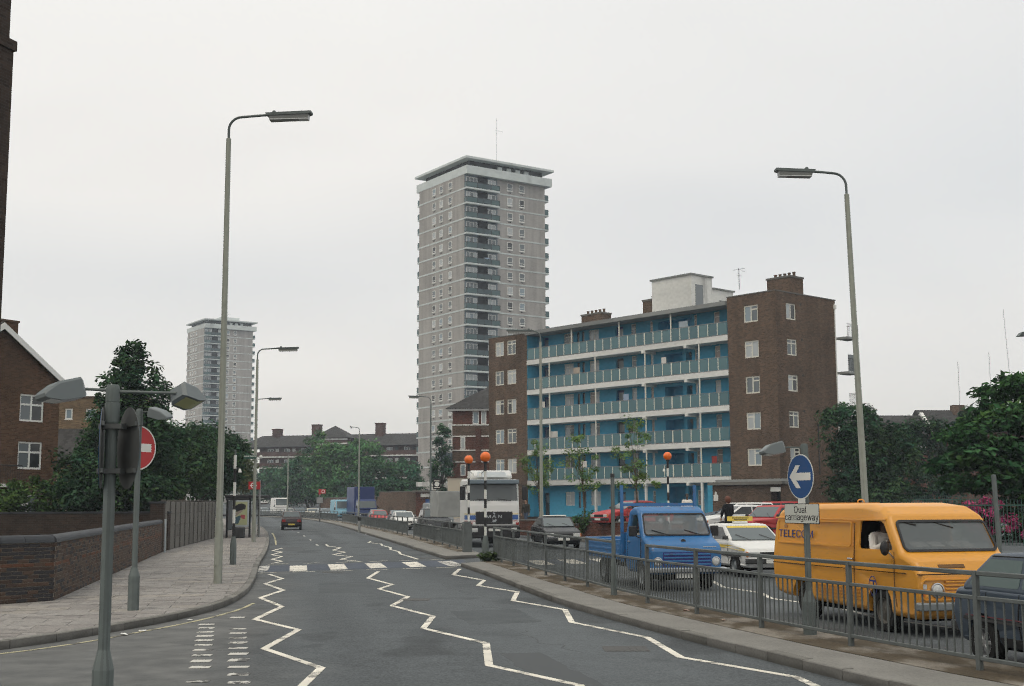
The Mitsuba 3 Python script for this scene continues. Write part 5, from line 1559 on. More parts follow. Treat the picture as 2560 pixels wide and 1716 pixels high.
# ---- yellow van
mat('rim_dark', (.075, .07, .06), .6)
yv = thing('van', 'mustard yellow delivery van with blue lettering and its driver at the open window', 'van')
VM = place(6.23, 21.35, 0, hd(.262, -.965))
VW = .915
vprof = [(-2.36, .42), (-2.42, .9), (-2.34, 1.60), (-2.2, 1.88), (-1.4, 1.96), (.6, 1.98), (1.15, 1.93), (1.40, 1.80), (1.50, 1.66), (1.80, 1.235), (2.10, 1.14), (2.24, .94), (2.27, .60), (2.22, .33), (2.05, .26), (-2.0, .36)]


def vwf(x, z):
    e = max(0, (x - 1.2) / 1.05)
    roof = max(0, (z - 1.70) / .28)
    return 1 - .055 * e * e - .11 * roof ** 1.6 - .055 * max(0, (z - 1.0) / .7) ** 1.2 - .04 * max(0, (.7 - z) / .4)


outer = man(pillow(vprof, VW, .10, vwf, K=5, step=.16, rnd=.08))
inn = [(.40, .5), (.40, 1.86), (1.05, 1.84), (1.34, 1.72), (1.76, 1.2), (1.9, 1.0), (1.9, .5)]
body = outer - man(pillow(inn, VW - .06, .05, vwf, rnd=.03, step=.3))
dwin = [(.56, 1.26), (.56, 1.70), (1.24, 1.70), (1.33, 1.66), (1.60, 1.26)]
wcut = profy(list(Polygon(dwin).buffer(-.04).buffer(.04).exterior.coords)[:-1], -1.2, 1.2)
body = body - man(wcut)
zt_, zb_ = 1.70, 1.27
scr = Polygon([(-.80, zb_), (.80, zb_), (.765, zt_), (-.765, zt_)]).buffer(-.07).buffer(.07)
scut = profx(list(scr.exterior.coords)[:-1], 1.2, 2.4)
body = body - man(scut)
for ax in (1.13, -1.32):
    for s in (-1, 1):
        c = fromman(m3.Manifold.cylinder(.4, .362, .362, 28))
        body = body - man(tf(c, np.array([[1, 0, 0, ax], [0, 0, 1, s * VW - .22 if s > 0 else -VW - .18], [0, 1, 0, .34], [0, 0, 0, 1.]])))
def c_yellowpaint(p, n, uv):
    k = F(p.x * 1.4, p.y * 1.4, p.z * 1.6, 4)
    grime = SS(.9, .25, p.z + .3 * (F(p.x * 2, p.y * 2, p.z * .7, 3) - .5)) * .34
    scr = SS(.70, .76, F(p.x * 9, p.y * 9, p.z * 14, 3)) * .25
    return MX(mi.Color3f(.60, .265, .022) * (.9 + .2 * k), mi.Color3f(.20, .13, .06), grime + scr * .5)


mat('paint_van', mikit.proc(c_yellowpaint), .34, spec=.5, coat=.7)
part(yv, 'body', body, 'paint_van', 32, VM)


def vy(x, z):
    return VW * vwf(x, z)


gl = crosspane((1.785, 1.26), (1.515, 1.685), .77, .745, .0, -.008, 0)
part(yv, 'windscreen', gl, 'screen_glass', M=VM)
scene['screen_glass'] = {'type': 'blendbsdf', 'weight': .5, 'a': {'type': 'thindielectric', 'int_ior': 1.5}, 'b': {'type': 'twosided', 'bsdf': {'type': 'principled', 'base_color': {'type': 'rgb', 'value': [.15, .17, .175]}, 'roughness': .12, 'specular': .6}}}  # clear glass mixed with opaque grey: the sky reflection is painted into the colour
# rubber round the screen
ring = scr.buffer(.022).difference(scr.buffer(-.012))
rg = trimesh.creation.extrude_polygon(ring.segmentize(.2), .02, engine='earcut'); v = np.asarray(rg.vertices).copy()
tt = (v[:, 1] - 1.26) / (1.685 - 1.26)
part(yv, 'screen_rubber', tm(np.column_stack([1.785 + (1.515 - 1.785) * tt + .004 + v[:, 2], v[:, 0], v[:, 1]]), rg.faces), 'black', M=VM)
for s in (-1, 1):
    part(yv, 'gutter', sidepatch([(-2.28, 1.715), (1.38, 1.715), (1.38, 1.735), (-2.28, 1.735)], vy, s, .018, -.01), 'paint_van', False, VM)
    fr = Polygon([(-2.18, 1.28), (.38, 1.28), (.38, 1.69), (-2.18, 1.69)]).buffer(-.06).buffer(.06)
    for nm, ri, th in (('panel_moulding', fr.difference(fr.buffer(-.022)), .012),):
        m = trimesh.creation.extrude_polygon(ri.segmentize(.2), 1, engine='earcut'); v = np.asarray(m.vertices)
        yy = np.array([vy(a, b) for a, b in v[:, :2]])
        part(yv, nm, tm(np.column_stack([v[:, 0], s * (yy - .01 + v[:, 2] * (th + .01)), v[:, 1]]), m.faces), 'paint_van', M=VM)
    part(yv, 'seam', sidepatch([(-2.36, .925), (1.92, .925), (1.92, .938), (-2.36, .938)], vy, s, .002, -.01), 'seam_dark', False, VM)
    for j in range(4):
        z = .46 + j * .055
        part(yv, 'rib', sidepatch([(-.86, z), (.68, z), (.68, z + .018), (-.86, z + .018)], vy, s, .010, -.01), 'paint_van', False, VM)
    for xx, za, zc in ((.46, .42, 1.66), (1.62, .42, 1.24)):
        part(yv, 'door_seam', sidepatch([(xx - .004, za), (xx + .004, za), (xx + .004, zc), (xx - .004, zc)], vy, s, .002, -.01), 'seam_shade', False, VM)
    part(yv, 'door_handle', rbox(.30, s * (vy(.4, 1.09) - .01), 1.075, .46, s * (vy(.4, 1.09) + .035), 1.105, .01), 'chrome', M=VM)
    if s < 0:
        part(yv, 'mirror', tf(ball(.095, (0, 0, 0), (.45, .8, 1.2)), place(1.60, s * (VW + .12), 1.30)), 'black', 40, VM)
        part(yv, 'mirror_stay', tube([(1.62, s * (VW - .05), 1.12), (1.6, s * (VW + .02), 1.2), (1.56, s * (VW + .1), 1.3)], .014, 6), 'chrome', M=VM)
mat('seam_dark', (.06, .03, .008), .7)
mat('seam_shade', (.13, .062, .012), .6)
for s in (-1, 1):
    hl = part(yv, 'headlight', tf(lathe([(0, .03), (.05, .027), (.085, .01), (.098, -.01), (.098, -.08)], 22), VM @ np.array([[0, 0, 1, 2.275], [0, 1, 0, s * .60], [-1, 0, 0, .70], [0, 0, 0, 1.]])), 'lamp_glass', 40)
    part(hl, 'rim', tf(lathe([(.096, -.02), (.112, -.02), (.112, .012), (.096, .016)], 22), VM @ np.array([[0, 0, 1, 2.275], [0, 1, 0, s * .60], [-1, 0, 0, .70], [0, 0, 0, 1.]])), 'chrome', 40)
    part(yv, 'side_lamp', rbox(2.20, s * .755, .71, 2.262, s * .835, .79, .01), 'lamp_glass', M=VM)
    part(yv, 'indicator', rbox(2.20, s * .75, .61, 2.262, s * .84, .70, .01), 'lamp_amber', M=VM)
for j in range(5):
    part(yv, 'grille_bar', rbox(2.262, -.46, .60 + j * .052, 2.290, .46, .625 + j * .052, .005), 'paint_van', M=VM)
fr = Polygon([(-.86, .555), (.86, .555), (.86, .86), (-.86, .86)]).buffer(-.08).buffer(.08)
part(yv, 'front_panel', profx(fr.difference(fr.buffer(-.014)), 2.255, 2.288), 'paint_van', M=VM)
part(yv, 'seam', profx([(-.88, .925), (.88, .925), (.88, .938), (-.88, .938)], 2.20, 2.244), 'seam_dark', M=VM)
bn = np.array([2.24 - 2.10, .94 - 1.14]); 
vent = [tf(box(-.03, -.22, -.004, .03, .22, .008), VM @ np.array([[.57, 0, .82, 2.173 + i * .0], [0, 1, 0, -.28 + 0], [-.82, 0, .57, 1.043], [0, 0, 0, 1.]])) for i in range(1)]
part(yv, 'vent', vent, 'seam_shade')
part(yv, 'bumper', pillow([(2.20, .40), (2.33, .41), (2.34, .52), (2.20, .53)], .93, .03, rnd=.02, step=1), 'paint_grey', 30, VM)
part(yv, 'number_plate', rbox(2.28, -.27, .27, 2.292, .27, .38, .002), 'plate_white', M=VM)
for ax in (1.13, -1.32):
    for s in (-1, 1):
        wheel(yv, ax, s * (VW - .10), .325, .19, VM, 'rim_dark')
part(yv, 'underbody', box(-1.9, -.6, .22, 1.9, .6, .6), 'matt_black', M=VM)
part(yv, 'dashboard', box(1.45, -.78, .9, 1.76, .78, 1.24), 'trim', M=VM)
for y0, w in ((-.62, .26), (-.30, .22), (.02, .2), (.26, .16)):
    part(yv, 'paper', tf(box(0, 0, 0, .18, w, .012), VM @ place(1.57, y0, 1.375) @ np.array([[.94, 0, .34, 0], [0, 1, 0, 0], [-.34, 0, .94, 0], [0, 0, 0, 1.]])), 'sign_white')
part(yv, 'bulkhead', box(.405, -.76, .5, .43, .76, 1.76), 'matt_black', M=VM)
for s in (-.42, .3):
    part(yv, 'seat', [rbox(.48, s - .24, .55, .98, s + .24, .78, .05), rbox(.46, s - .24, .72, .60, s + .24, 1.36, .05)], 'trim', M=VM)
part(yv, 'wiper', tube([(1.50, -.20, 1.70), (1.58, .18, 1.60)], .010, 5), 'black', M=VM)
part(yv, 'wiper', tube([(1.50, -.72, 1.70), (1.56, -.45, 1.645)], .010, 5), 'black', M=VM)
part(yv, 'steering_wheel', tf(lathe([(.17, -.012), (.19, -.012), (.19, .012), (.17, .012), (.17, -.012)], 20), VM @ np.array([[.5, 0, .86, 1.28], [0, 1, 0, -.42], [-.86, 0, .5, 1.2], [0, 0, 0, 1.]])), 'black')
part(yv, 'roof_seam', [box(x - .008, -.70, 1.962 + (.012 if x > -.5 else 0), x + .008, .70, 1.985) for x in (-1.35,)], 'paint_van', M=VM)
rc = part(yv, 'cable_loop', tube([(-.2 + .03 * math.cos(a) * 1.0, -.35 + .045 * math.cos(a), 2.00 + .04 * math.sin(a)) for a in np.linspace(0, 6.2, 14)], .012, 5), 'paint_van', M=VM)
TS = VM @ np.array([[1, 0, 0, 0], [0, 1, 0, 0], [0, 0, 1, 0], [0, 0, 0, 1.0]])


def sidetext(par, s, h, xc, zc, mt, sx=1.0, bold=False):
    m = meshkit.text_mesh(s, h, .003, bold); v = np.asarray(m.vertices); w = v[:, 0].max() + v[:, 0].min()
    X = (v[:, 0] - w / 2) * sx + xc; Z = v[:, 1] - h / 2 + zc
    yy = np.array([vy(a, b) for a, b in zip(X, Z)])
    return part(par, 'lettering', tm(np.column_stack([X, -(yy + .001 + v[:, 2]), Z]), m.faces), mt, M=VM)


sidetext(yv, 'TELECOM', .13, -1.52, 1.45, 'lettering_blue', 1.5)
el = [(1.02 + .115 * math.cos(a), .70 + .155 * math.sin(a)) for a in np.linspace(0, 2 * math.pi, 40)[:-1]]
el2 = [(1.02 + .100 * math.cos(a), .70 + .140 * math.sin(a)) for a in np.linspace(0, 2 * math.pi, 40)[:-1]]


def sideflat(par, g, mt, name):
    m = trimesh.creation.extrude_polygon(g, .003, engine='earcut'); v = np.asarray(m.vertices)
    yy = np.array([vy(a, b) for a, b in v[:, :2]])
    return part(par, name, tm(np.column_stack([v[:, 0], -(yy + .001 + v[:, 2]), v[:, 1]]), m.faces), mt, M=VM)


em = sideflat(yv, Polygon(el).difference(Polygon(el2)), 'lettering_blue', 'emblem')
sideflat(em, Polygon([(.94, .765), (1.03, .765), (1.03, .57), (1.055, .57), (1.055, .765), (1.07, .765), (1.07, .79), (.94, .79)]), 'lettering_blue', 'letter')
sideflat(em, Polygon([(1.078, .755), (1.092, .755), (1.092, .79), (1.078, .79)]), 'lettering_blue', 'letter')
sideflat(em, Polygon([(1.099, .755), (1.11, .755), (1.11, .785), (1.099, .785)]), 'lettering_blue', 'letter')
sideflat(yv, Polygon([(-1.95, 1.555), (-1.84, 1.555), (-1.84, 1.60), (-1.89, 1.615), (-1.95, 1.60)]), 'crest', 'crest')
mat('crest', (.36, .17, .06), .6)

# ---- blue dropside truck
pk = thing('dropside_truck', 'blue dropside truck with three people in the cab, in front of the yellow van', 'truck')
PM = place(3.42, 31.6, 0, hd(.225, -.974))
PW = .89


def pwf(x, z):
    e = max(0, (x - 1.4) / 1.1)
    return 1 - .05 * e * e - .10 * max(0, (z - 1.15) / .75) - .05 * max(0, (.6 - z) / .35)


cprof = [(.62, .45), (.60, 1.2), (.72, 1.82), (.95, 1.90), (1.25, 1.91), (1.48, 1.80), (1.86, 1.22), (2.32, 1.07), (2.42, .93), (2.40, .45), (2.30, .38), (.7, .38)]
cab = man(pillow(cprof, PW, .09, pwf, K=4, step=.18, rnd=.06))
cin = [(.68, .6), (.68, 1.2), (.78, 1.80), (1.22, 1.84), (1.40, 1.76), (1.80, 1.18), (1.95, .95), (1.95, .6)]
cab = cab - man(pillow(cin, PW - .05, .05, pwf, rnd=.03, step=.3))
pw_ = [(.86, 1.25), (.92, 1.72), (1.36, 1.72), (1.66, 1.25)]
cab = cab - man(profy(list(Polygon(pw_).buffer(-.04).buffer(.04).exterior.coords)[:-1], -1.2, 1.2))
scr2 = Polygon([(-.80, 1.265), (.80, 1.265), (.745, 1.735), (-.745, 1.735)]).buffer(-.06).buffer(.06)
cab = cab - man(profx(list(scr2.exterior.coords)[:-1], 1.3, 2.2))
cab = cab - man(profx([(-.6, 1.35), (.6, 1.35), (.6, 1.72), (-.6, 1.72)], .4, .85))
for s in (-1, 1):
    c = fromman(m3.Manifold.cylinder(.4, .375, .375, 26))
    cab = cab - man(tf(c, np.array([[1, 0, 0, 1.62], [0, 0, 1, s * PW - .22 if s > 0 else -PW - .18], [0, 1, 0, .34], [0, 0, 0, 1.]])))


def c_bluepaint(p, n, uv):
    k = F(p.x * 2, p.y * 2, p.z * 2, 4)
    chip = SS(.68, .74, F(p.x * 7, p.y * 7, p.z * 7, 3)) * .5
    return MX(mi.Color3f(.022, .125, .31) * (.85 + .3 * k), mi.Color3f(.06, .07, .12), chip + SS(.6, .2, p.z) * .3)


mat('paint_truck', mikit.proc(c_bluepaint), .34, spec=.5, coat=.7)
part(pk, 'cab', cab, 'paint_truck', 32, PM)
part(pk, 'windscreen', crosspane((1.845, 1.25), (1.515, 1.75), .78, .735, .0, -.008, 0), 'screen_pale_sheen', M=PM)
scene['screen_pale_sheen'] = {'type': 'blendbsdf', 'weight': .28, 'a': {'type': 'thindielectric', 'int_ior': 1.5}, 'b': {'type': 'twosided', 'bsdf': {'type': 'principled', 'base_color': {'type': 'rgb', 'value': [.24, .27, .28]}, 'roughness': .12, 'specular': .6}}}  # paler grey mixed into the glass paints brightness onto this windscreen


def py_(x, z):
    return PW * pwf(x, z)


for s in (-1, 1):
    part(pk, 'side_window', sidepatch(pw_, py_, s, -.02, -.028), 'clear_glass', False, PM)
    hl = part(pk, 'headlight', tf(lathe([(0, .02), (.05, .017), (.085, .0), (.09, -.06)], 20), PM @ np.array([[0, 0, 1, 2.41], [0, 1, 0, s * .70], [-1, 0, 0, .67], [0, 0, 0, 1.]])), 'lamp_glass', 40)
    part(hl, 'rim', tf(lathe([(.088, -.02), (.108, -.02), (.106, .010), (.088, .012)], 20), PM @ np.array([[0, 0, 1, 2.41], [0, 1, 0, s * .70], [-1, 0, 0, .67], [0, 0, 0, 1.]])), 'chrome', 40)
    part(pk, 'mirror', rbox(1.55, s * (PW + .02), 1.22, 1.60, s * (PW + .22), 1.46, .02), 'black', M=PM)
    part(pk, 'mirror_stay', tube([(1.64, s * (PW - .04), 1.18), (1.58, s * (PW + .12), 1.26)], .012, 5), 'black', M=PM)
    part(pk, 'wiper', tube([(1.87, s * .40 + .2, 1.245), (1.78, s * .40 - .22, 1.37)], .010, 5), 'black', M=PM)
    for xx in (.78, 1.72):
        part(pk, 'door_seam', sidepatch([(xx - .006, .55), (xx + .006, .55), (xx + .006, 1.22), (xx - .006, 1.22)], py_, s, .002, -.01), 'black', False, PM)
    part(pk, 'door_handle', rbox(.86, s * (py_(.9, 1.1) - .01), 1.08, .98, s * (py_(.9, 1.1) + .03), 1.105, .008), 'chrome', M=PM)
ring = scr2.buffer(.02).difference(scr2.buffer(-.012))
rg = trimesh.creation.extrude_polygon(ring.segmentize(.2), .02, engine='earcut'); v = np.asarray(rg.vertices).copy(); tt = (v[:, 1] - 1.25) / .5
part(pk, 'screen_rubber', tm(np.column_stack([1.845 - .33 * tt + .004 + v[:, 2], v[:, 0], v[:, 1]]), rg.faces), 'black', M=PM)
part(pk, 'grille', [rbox(2.405, -.56, .59 + j * .075, 2.44, .56, .625 + j * .075, .006) for j in range(4)], 'paint_truck', M=PM)
part(pk, 'grille_shade', box(2.395, -.58, .56, 2.418, .58, .88), 'lettering_blue', M=PM)
part(pk, 'badge', disc(.055, 2.17, 2.20, 16, 'x', (0, 0, 1.115)), 'trim', M=PM)
part(pk, 'lettering_strip', rbox(2.372, .40, .985, 2.388, .72, 1.005, .003), 'chrome', M=PM)
part(pk, 'bumper', pillow([(2.38, .42), (2.52, .43), (2.53, .53), (2.38, .54)], .93, .03, rnd=.02, step=1), 'chrome_dull', 30, PM)
mat('chrome_dull', (.42, .44, .46), .35, .7)
part(pk, 'number_plate', rbox(2.43, -.27, .30, 2.442, .27, .41, .002), 'plate_white', M=PM)
part(pk, 'seat', [rbox(.80, -.8, .6, 1.25, .8, .86, .05), rbox(.72, -.8, .8, .86, .8, 1.34, .05)], 'trim', M=PM)
part(pk, 'dashboard', box(1.55, -.78, .9, 1.86, .78, 1.17), 'trim', M=PM)
part(pk, 'chassis', [box(-2.3, -.45, .42, .7, -.3, .58), box(-2.3, .3, .42, .7, .45, .58), box(.7, -.6, .25, 2.2, .6, .6)], 'matt_black', M=PM)
part(pk, 'bed', rbox(-2.45, -.98, .64, .50, .98, .70, .01), 'paint_truck', M=PM)
for s in (-1, 1):
    part(pk, 'side_board', [rbox(-2.45, s * .95, .70, .50, s * .985, 1.12, .008)] + [rbox(-2.43, s * .986, .74 + j * .12, .48, s * .997, .79 + j * .12, .004) for j in range(3)], 'paint_truck', M=PM)
    part(pk, 'rack_post', box(.505, s * .90, .6, .565, s * .97, 2.42), 'paint_truck', M=PM)
part(pk, 'tail_board', rbox(-2.49, -.98, .70, -2.452, .98, 1.12, .008), 'paint_truck', M=PM)
part(pk, 'head_board', [rbox(.515, -.895, .70, .555, .895, 1.3, .008)], 'paint_truck', M=PM)
part(pk, 'rack_bar', box(.51, -.895, 1.92, .56, .895, 1.99), 'paint_truck', M=PM)
for ax in (1.62, -1.35):
    for s in (-1, 1):
        wheel(pk, ax, s * (PW - .05), .34, .20, PM, 'paint_grey')

# ---- white minicab with roof sign
k, M, W, wf, cw, wc = car('taxi', 'white minicab with yellow roof sign and yellow stripe between the blue truck and the van', 'saloon', 6.50, 36.4, hd(.22, -.975), 'white', windscreen='glass_grey', catg='taxi', rim='paint_grey')
rs = part(k, 'roof_sign', rbox(-.16, -.38, 1.47, -.10, .38, 1.60, .01), 'plate_yellow', M=M)
part(rs, 'base', rbox(-.22, -.2, 1.41, -.04, .2, 1.469, .01), 'sign_white', M=M)
part(rs, 'text_line', [box(-.099, -.25, 1.545, -.096, .25, 1.57), box(-.099, -.2, 1.495, -.096, .2, 1.52)], 'trim', M=M)
a, b = (.36, 1.30), (.30, 1.335)
part(k, 'sun_strip', crosspane((.395, 1.285), (.312, 1.333), .60, .585, .013, .008, .004), 'plate_yellow', 40, M)
for s in (-1, 1):
    part(k, 'yellow_stripe', sidepatch([(2.0, .70), (1.0, .76), (-1.8, .80), (-1.8, .86), (1.0, .84), (2.0, .76)], lambda q, z: W * wf(q, z), s, .004, -.004), 'plate_yellow', False, M)

# ---- black saloon beside the truck
k, M, W, wf, cw, wc = car('car', 'black hatchback saloon with a white roof rack to the right of the white truck', 'fastback', 1.92, 58.0, hd(.14, -.99), 'black', windscreen='glass_grey', lamps='lamp_glass', rim='paint_grey')
part(k, 'roof_rack', [rbox(-.5, -.5, 1.40, .1, .5, 1.46, .02)], 'sign_white', M=M)
part(k, 'chrome_strip', box(2.148, -.8, .49, 2.205, .8, .505), 'chrome', M=M)

# ---- white lorry
mt = thing('lorry', 'white lorry with blue stripe, black lettered grille and a grey box behind its cab', 'lorry')
MT = place(-.86, 58.7, 0, hd(.225, -.974))
LW = 1.22


def lwf(x, z):
    return 1 - .02 * max(0, (z - 2) / 1.2) - .03 * max(0, (x + .2) / .3)


cprof = [(-2.0, .95), (-2.0, 3.05), (-1.7, 3.12), (-.3, 3.10), (-.14, 2.95), (-.06, 2.1), (0, 1.9), (.04, 1.05), (.02, .95)]
cab = man(pillow(cprof, LW, .09, lwf, K=4, step=.3, rnd=.07))
cab = cab - man(pillow([(-1.8, 1.5), (-1.8, 2.95), (-.3, 2.95), (-.2, 2.1), (-.15, 1.5)], LW - .06, .05, lwf, rnd=.03))
scr3 = Polygon([(-1.12, 2.15), (1.12, 2.15), (1.08, 2.86), (-1.08, 2.86)]).buffer(-.1).buffer(.1)
cab = cab - man(profx(list(scr3.exterior.coords)[:-1], -.4, .3)) - man(profy([(-.95, 2.15), (-.95, 2.82), (-.36, 2.82), (-.30, 2.15)], -2, 2))
for s in (-1, 1):
    cab = cab - man(tf(fromman(m3.Manifold.cylinder(.6, .6, .6, 24)), np.array([[1, 0, 0, -1.15], [0, 0, 1, s * LW - .3], [0, 1, 0, .55], [0, 0, 0, 1.]])))
part(mt, 'cab', cab, 'paint_white', 32, MT)
part(mt, 'windscreen', crosspane((-.04, 2.12), (-.115, 2.88), 1.13, 1.09, .0, -.008, 0), 'screen_glass', M=MT)
part(mt, 'interior_rear', box(-1.79, -1.1, 1.5, -1.7, 1.1, 2.9), 'paint_slate', M=MT)
part(mt, 'sun_visor', rbox(-.14, -1.16, 2.88, .16, 1.16, 3.08, .03), 'paint_slate', M=MT)
dfl = part(mt, 'roof_fairing', pillow([(-1.7, 3.10), (-1.2, 3.5), (-.75, 3.52), (-.3, 3.12)], .98, .1, rnd=.06), 'paint_white', 32, MT)
part(dfl, 'panel', crosspane((-.36, 3.20), (-.66, 3.45), .72, .64, .012, .0), 'pane_net', M=MT)
part(mt, 'grille', rbox(-.02, -.86, 1.06, .065, .86, 1.62, .015), 'black', M=MT)
for ch, yy in (('M', .27), ('A', .0), ('N', -.27)):
    m = meshkit.text_mesh(ch, .13, .006, True); v = np.asarray(m.vertices); w = v[:, 0].max() + v[:, 0].min()
    part(mt, 'lettering', tm(np.column_stack([.066 + v[:, 2], (v[:, 0] - w / 2) * 1.6 - yy, v[:, 1] + 1.335]), m.faces), 'alloy', M=MT)
part(mt, 'emblem', [profx([(-.14, 1.14), (.05, 1.15), (.12, 1.22), (.10, 1.28), (0, 1.24), (-.10, 1.26), (-.05, 1.20)], .064, .072)], 'chrome_dull', M=MT)
part(mt, 'crest_badge', disc(.045, .06, .07, 12, 'x', (0, 0, 1.545)), 'chrome_dull', M=MT)
for s in (-1, 1):
    for nm, z0, z1, c in (('yellow_stripe', 1.50, 1.53, 'plate_yellow'), ('blue_stripe', 1.26, 1.46, 'paint_blue'), ('red_stripe', 1.18, 1.21, 'lamp_red')):
        part(mt, nm, box(.0, s * .87, z0, .045, s * 1.13, z1), c, M=MT)
        part(mt, nm, box(-.8, s * (LW - .004), z0, -.12, s * (LW + .006), z1), c, M=MT)
    part(mt, 'indicator', box(-.05, s * 1.02, 1.02, .07, s * 1.16, 1.13), 'lamp_red', M=MT)
    part(mt, 'headlight', rbox(.1, s * .78, .70, .165, s * 1.05, .88, .02), 'lamp_glass', M=MT)
    part(mt, 'mirror', rbox(-.08, s * (LW + .12), 2.15, .02, s * (LW + .36), 2.78, .03), 'black', M=MT)
    part(mt, 'mirror_arm', tube([(-.15, s * (LW - .05), 2.85), (-.03, s * (LW + .24), 2.8)], .02, 5), 'black', M=MT)
    part(mt, 'side_window', box(-.93, s * (LW - .045), 2.17, -.36, s * (LW - .052), 2.8), 'clear_glass', M=MT)
    part(mt, 'mudguard', tf(lathe([(.60, -.16), (.66, -.16), (.66, .16), (.60, .16)], 24), MT @ np.array([[1, 0, 0, -1.15], [0, 0, 1, s * (LW - .16)], [0, 1, 0, .55], [0, 0, 0, 1.]])), 'paint_white', 35)
    part(mt, 'wiper', tube([(.02, s * .5 + .3, 2.12), (-.01, s * .5 - .3, 2.2)], .015, 4), 'black', M=MT)
    for ax in (-1.15, -5.6, -7.0):
        wheel(mt, ax, s * (LW - .02), .52, .3, MT, 'paint_grey')
part(mt, 'bumper', rbox(-.3, -1.2, .42, .14, 1.2, .96, .04), 'black', M=MT)
part(mt, 'number_plate', rbox(.142, -.28, .74, .152, .28, .86, .002), 'plate_white', M=MT)
part(mt, 'chassis', [box(-10, -.5, .7, -.3, -.3, 1.0), box(-10, .3, .7, -.3, .5, 1.0), box(-9.5, -.7, .5, -.5, .7, .85)], 'matt_black', M=MT)
part(mt, 'grey_box', rbox(-10.2, -1.28, 1.30, -7.7, 1.28, 2.64, .02), 'paint_boxgrey', M=MT, label='plain grey metal box at the back of the lorry')
stained((.33, .34, .33), .2, 1, 1, .6, name='paint_boxgrey')
part(mt, 'fuel_tank', [disc(.3, -.7, .7, 16, 'x', (-3.2, -.85, .72))], 'trim', M=MT)
part(mt, 'steering_wheel', tf(lathe([(.20, -.012), (.225, -.012), (.225, .012), (.2, .012), (.2, -.012)], 20), MT @ np.array([[.5, 0, .86, -.45], [0, 1, 0, -.6], [-.86, 0, .5, 2.18], [0, 0, 0, 1.]])), 'black')

# ---- queue beyond
car('taxi', 'black cab queueing just behind the grey box of the lorry', 'taxi', -5.05, 82.5, hd(.2, -.98), 'black', windscreen='glass_grey', low=True, catg='taxi', rim='paint_grey', tumble=.2)
car('car', 'white saloon at the head of the queue left of the black cab', 'saloon', -8.5, 99.5, hd(.22, -.98), 'white', windscreen='glass_grey', low=True)
car('car', 'red hatchback queueing behind the white saloon', 'hatch', -12.7, 122, hd(.23, -.97), 'red', windscreen='glass_grey', low=True)
car('car', 'grey blue saloon in the outer lane behind the white saloon', 'saloon', -10.5, 118, hd(.22, -.97), 'slate', windscreen='glass_grey', low=True)
car('car', 'dark grey saloon just behind the red hatchback', 'saloon', -14.7, 139, hd(.25, -.97), 'grey', windscreen='glass_grey', low=True)
car('car', 'pinkish white car in the far queue left of the light blue van', 'saloon', -29.0, 185, hd(.28, -.96), 'cream', windscreen='glass_grey', low=True)
car('car', 'blue grey car in the far queue, leftmost before the white minibus', 'boxy', -32.6, 196, hd(.3, -.95), 'slate', windscreen='glass_grey', low=True)
car('car', 'pale car half hidden just left of the light blue van', 'saloon', -26.3, 177, hd(.27, -.96), 'pale', windscreen='glass_grey', low=True)
car('car', 'second slate coloured saloon in the far queue just right of the pinkish car', 'saloon', -24.6, 169, hd(.28, -.96), 'slate', windscreen='glass_grey', low=True)
car('car', 'white hatchback in the far queue between the minibus and the blue grey car', 'hatch', -36.0, 206, hd(.32, -.95), 'white', windscreen='glass_grey', low=True)
car('car', 'maroon saloon driving away alone on the left carriageway', 'boxy', -17.5, 101.5, hd(-.16, .985), 'maroon', glass='glass_grey', rim='paint_grey', trim='black')


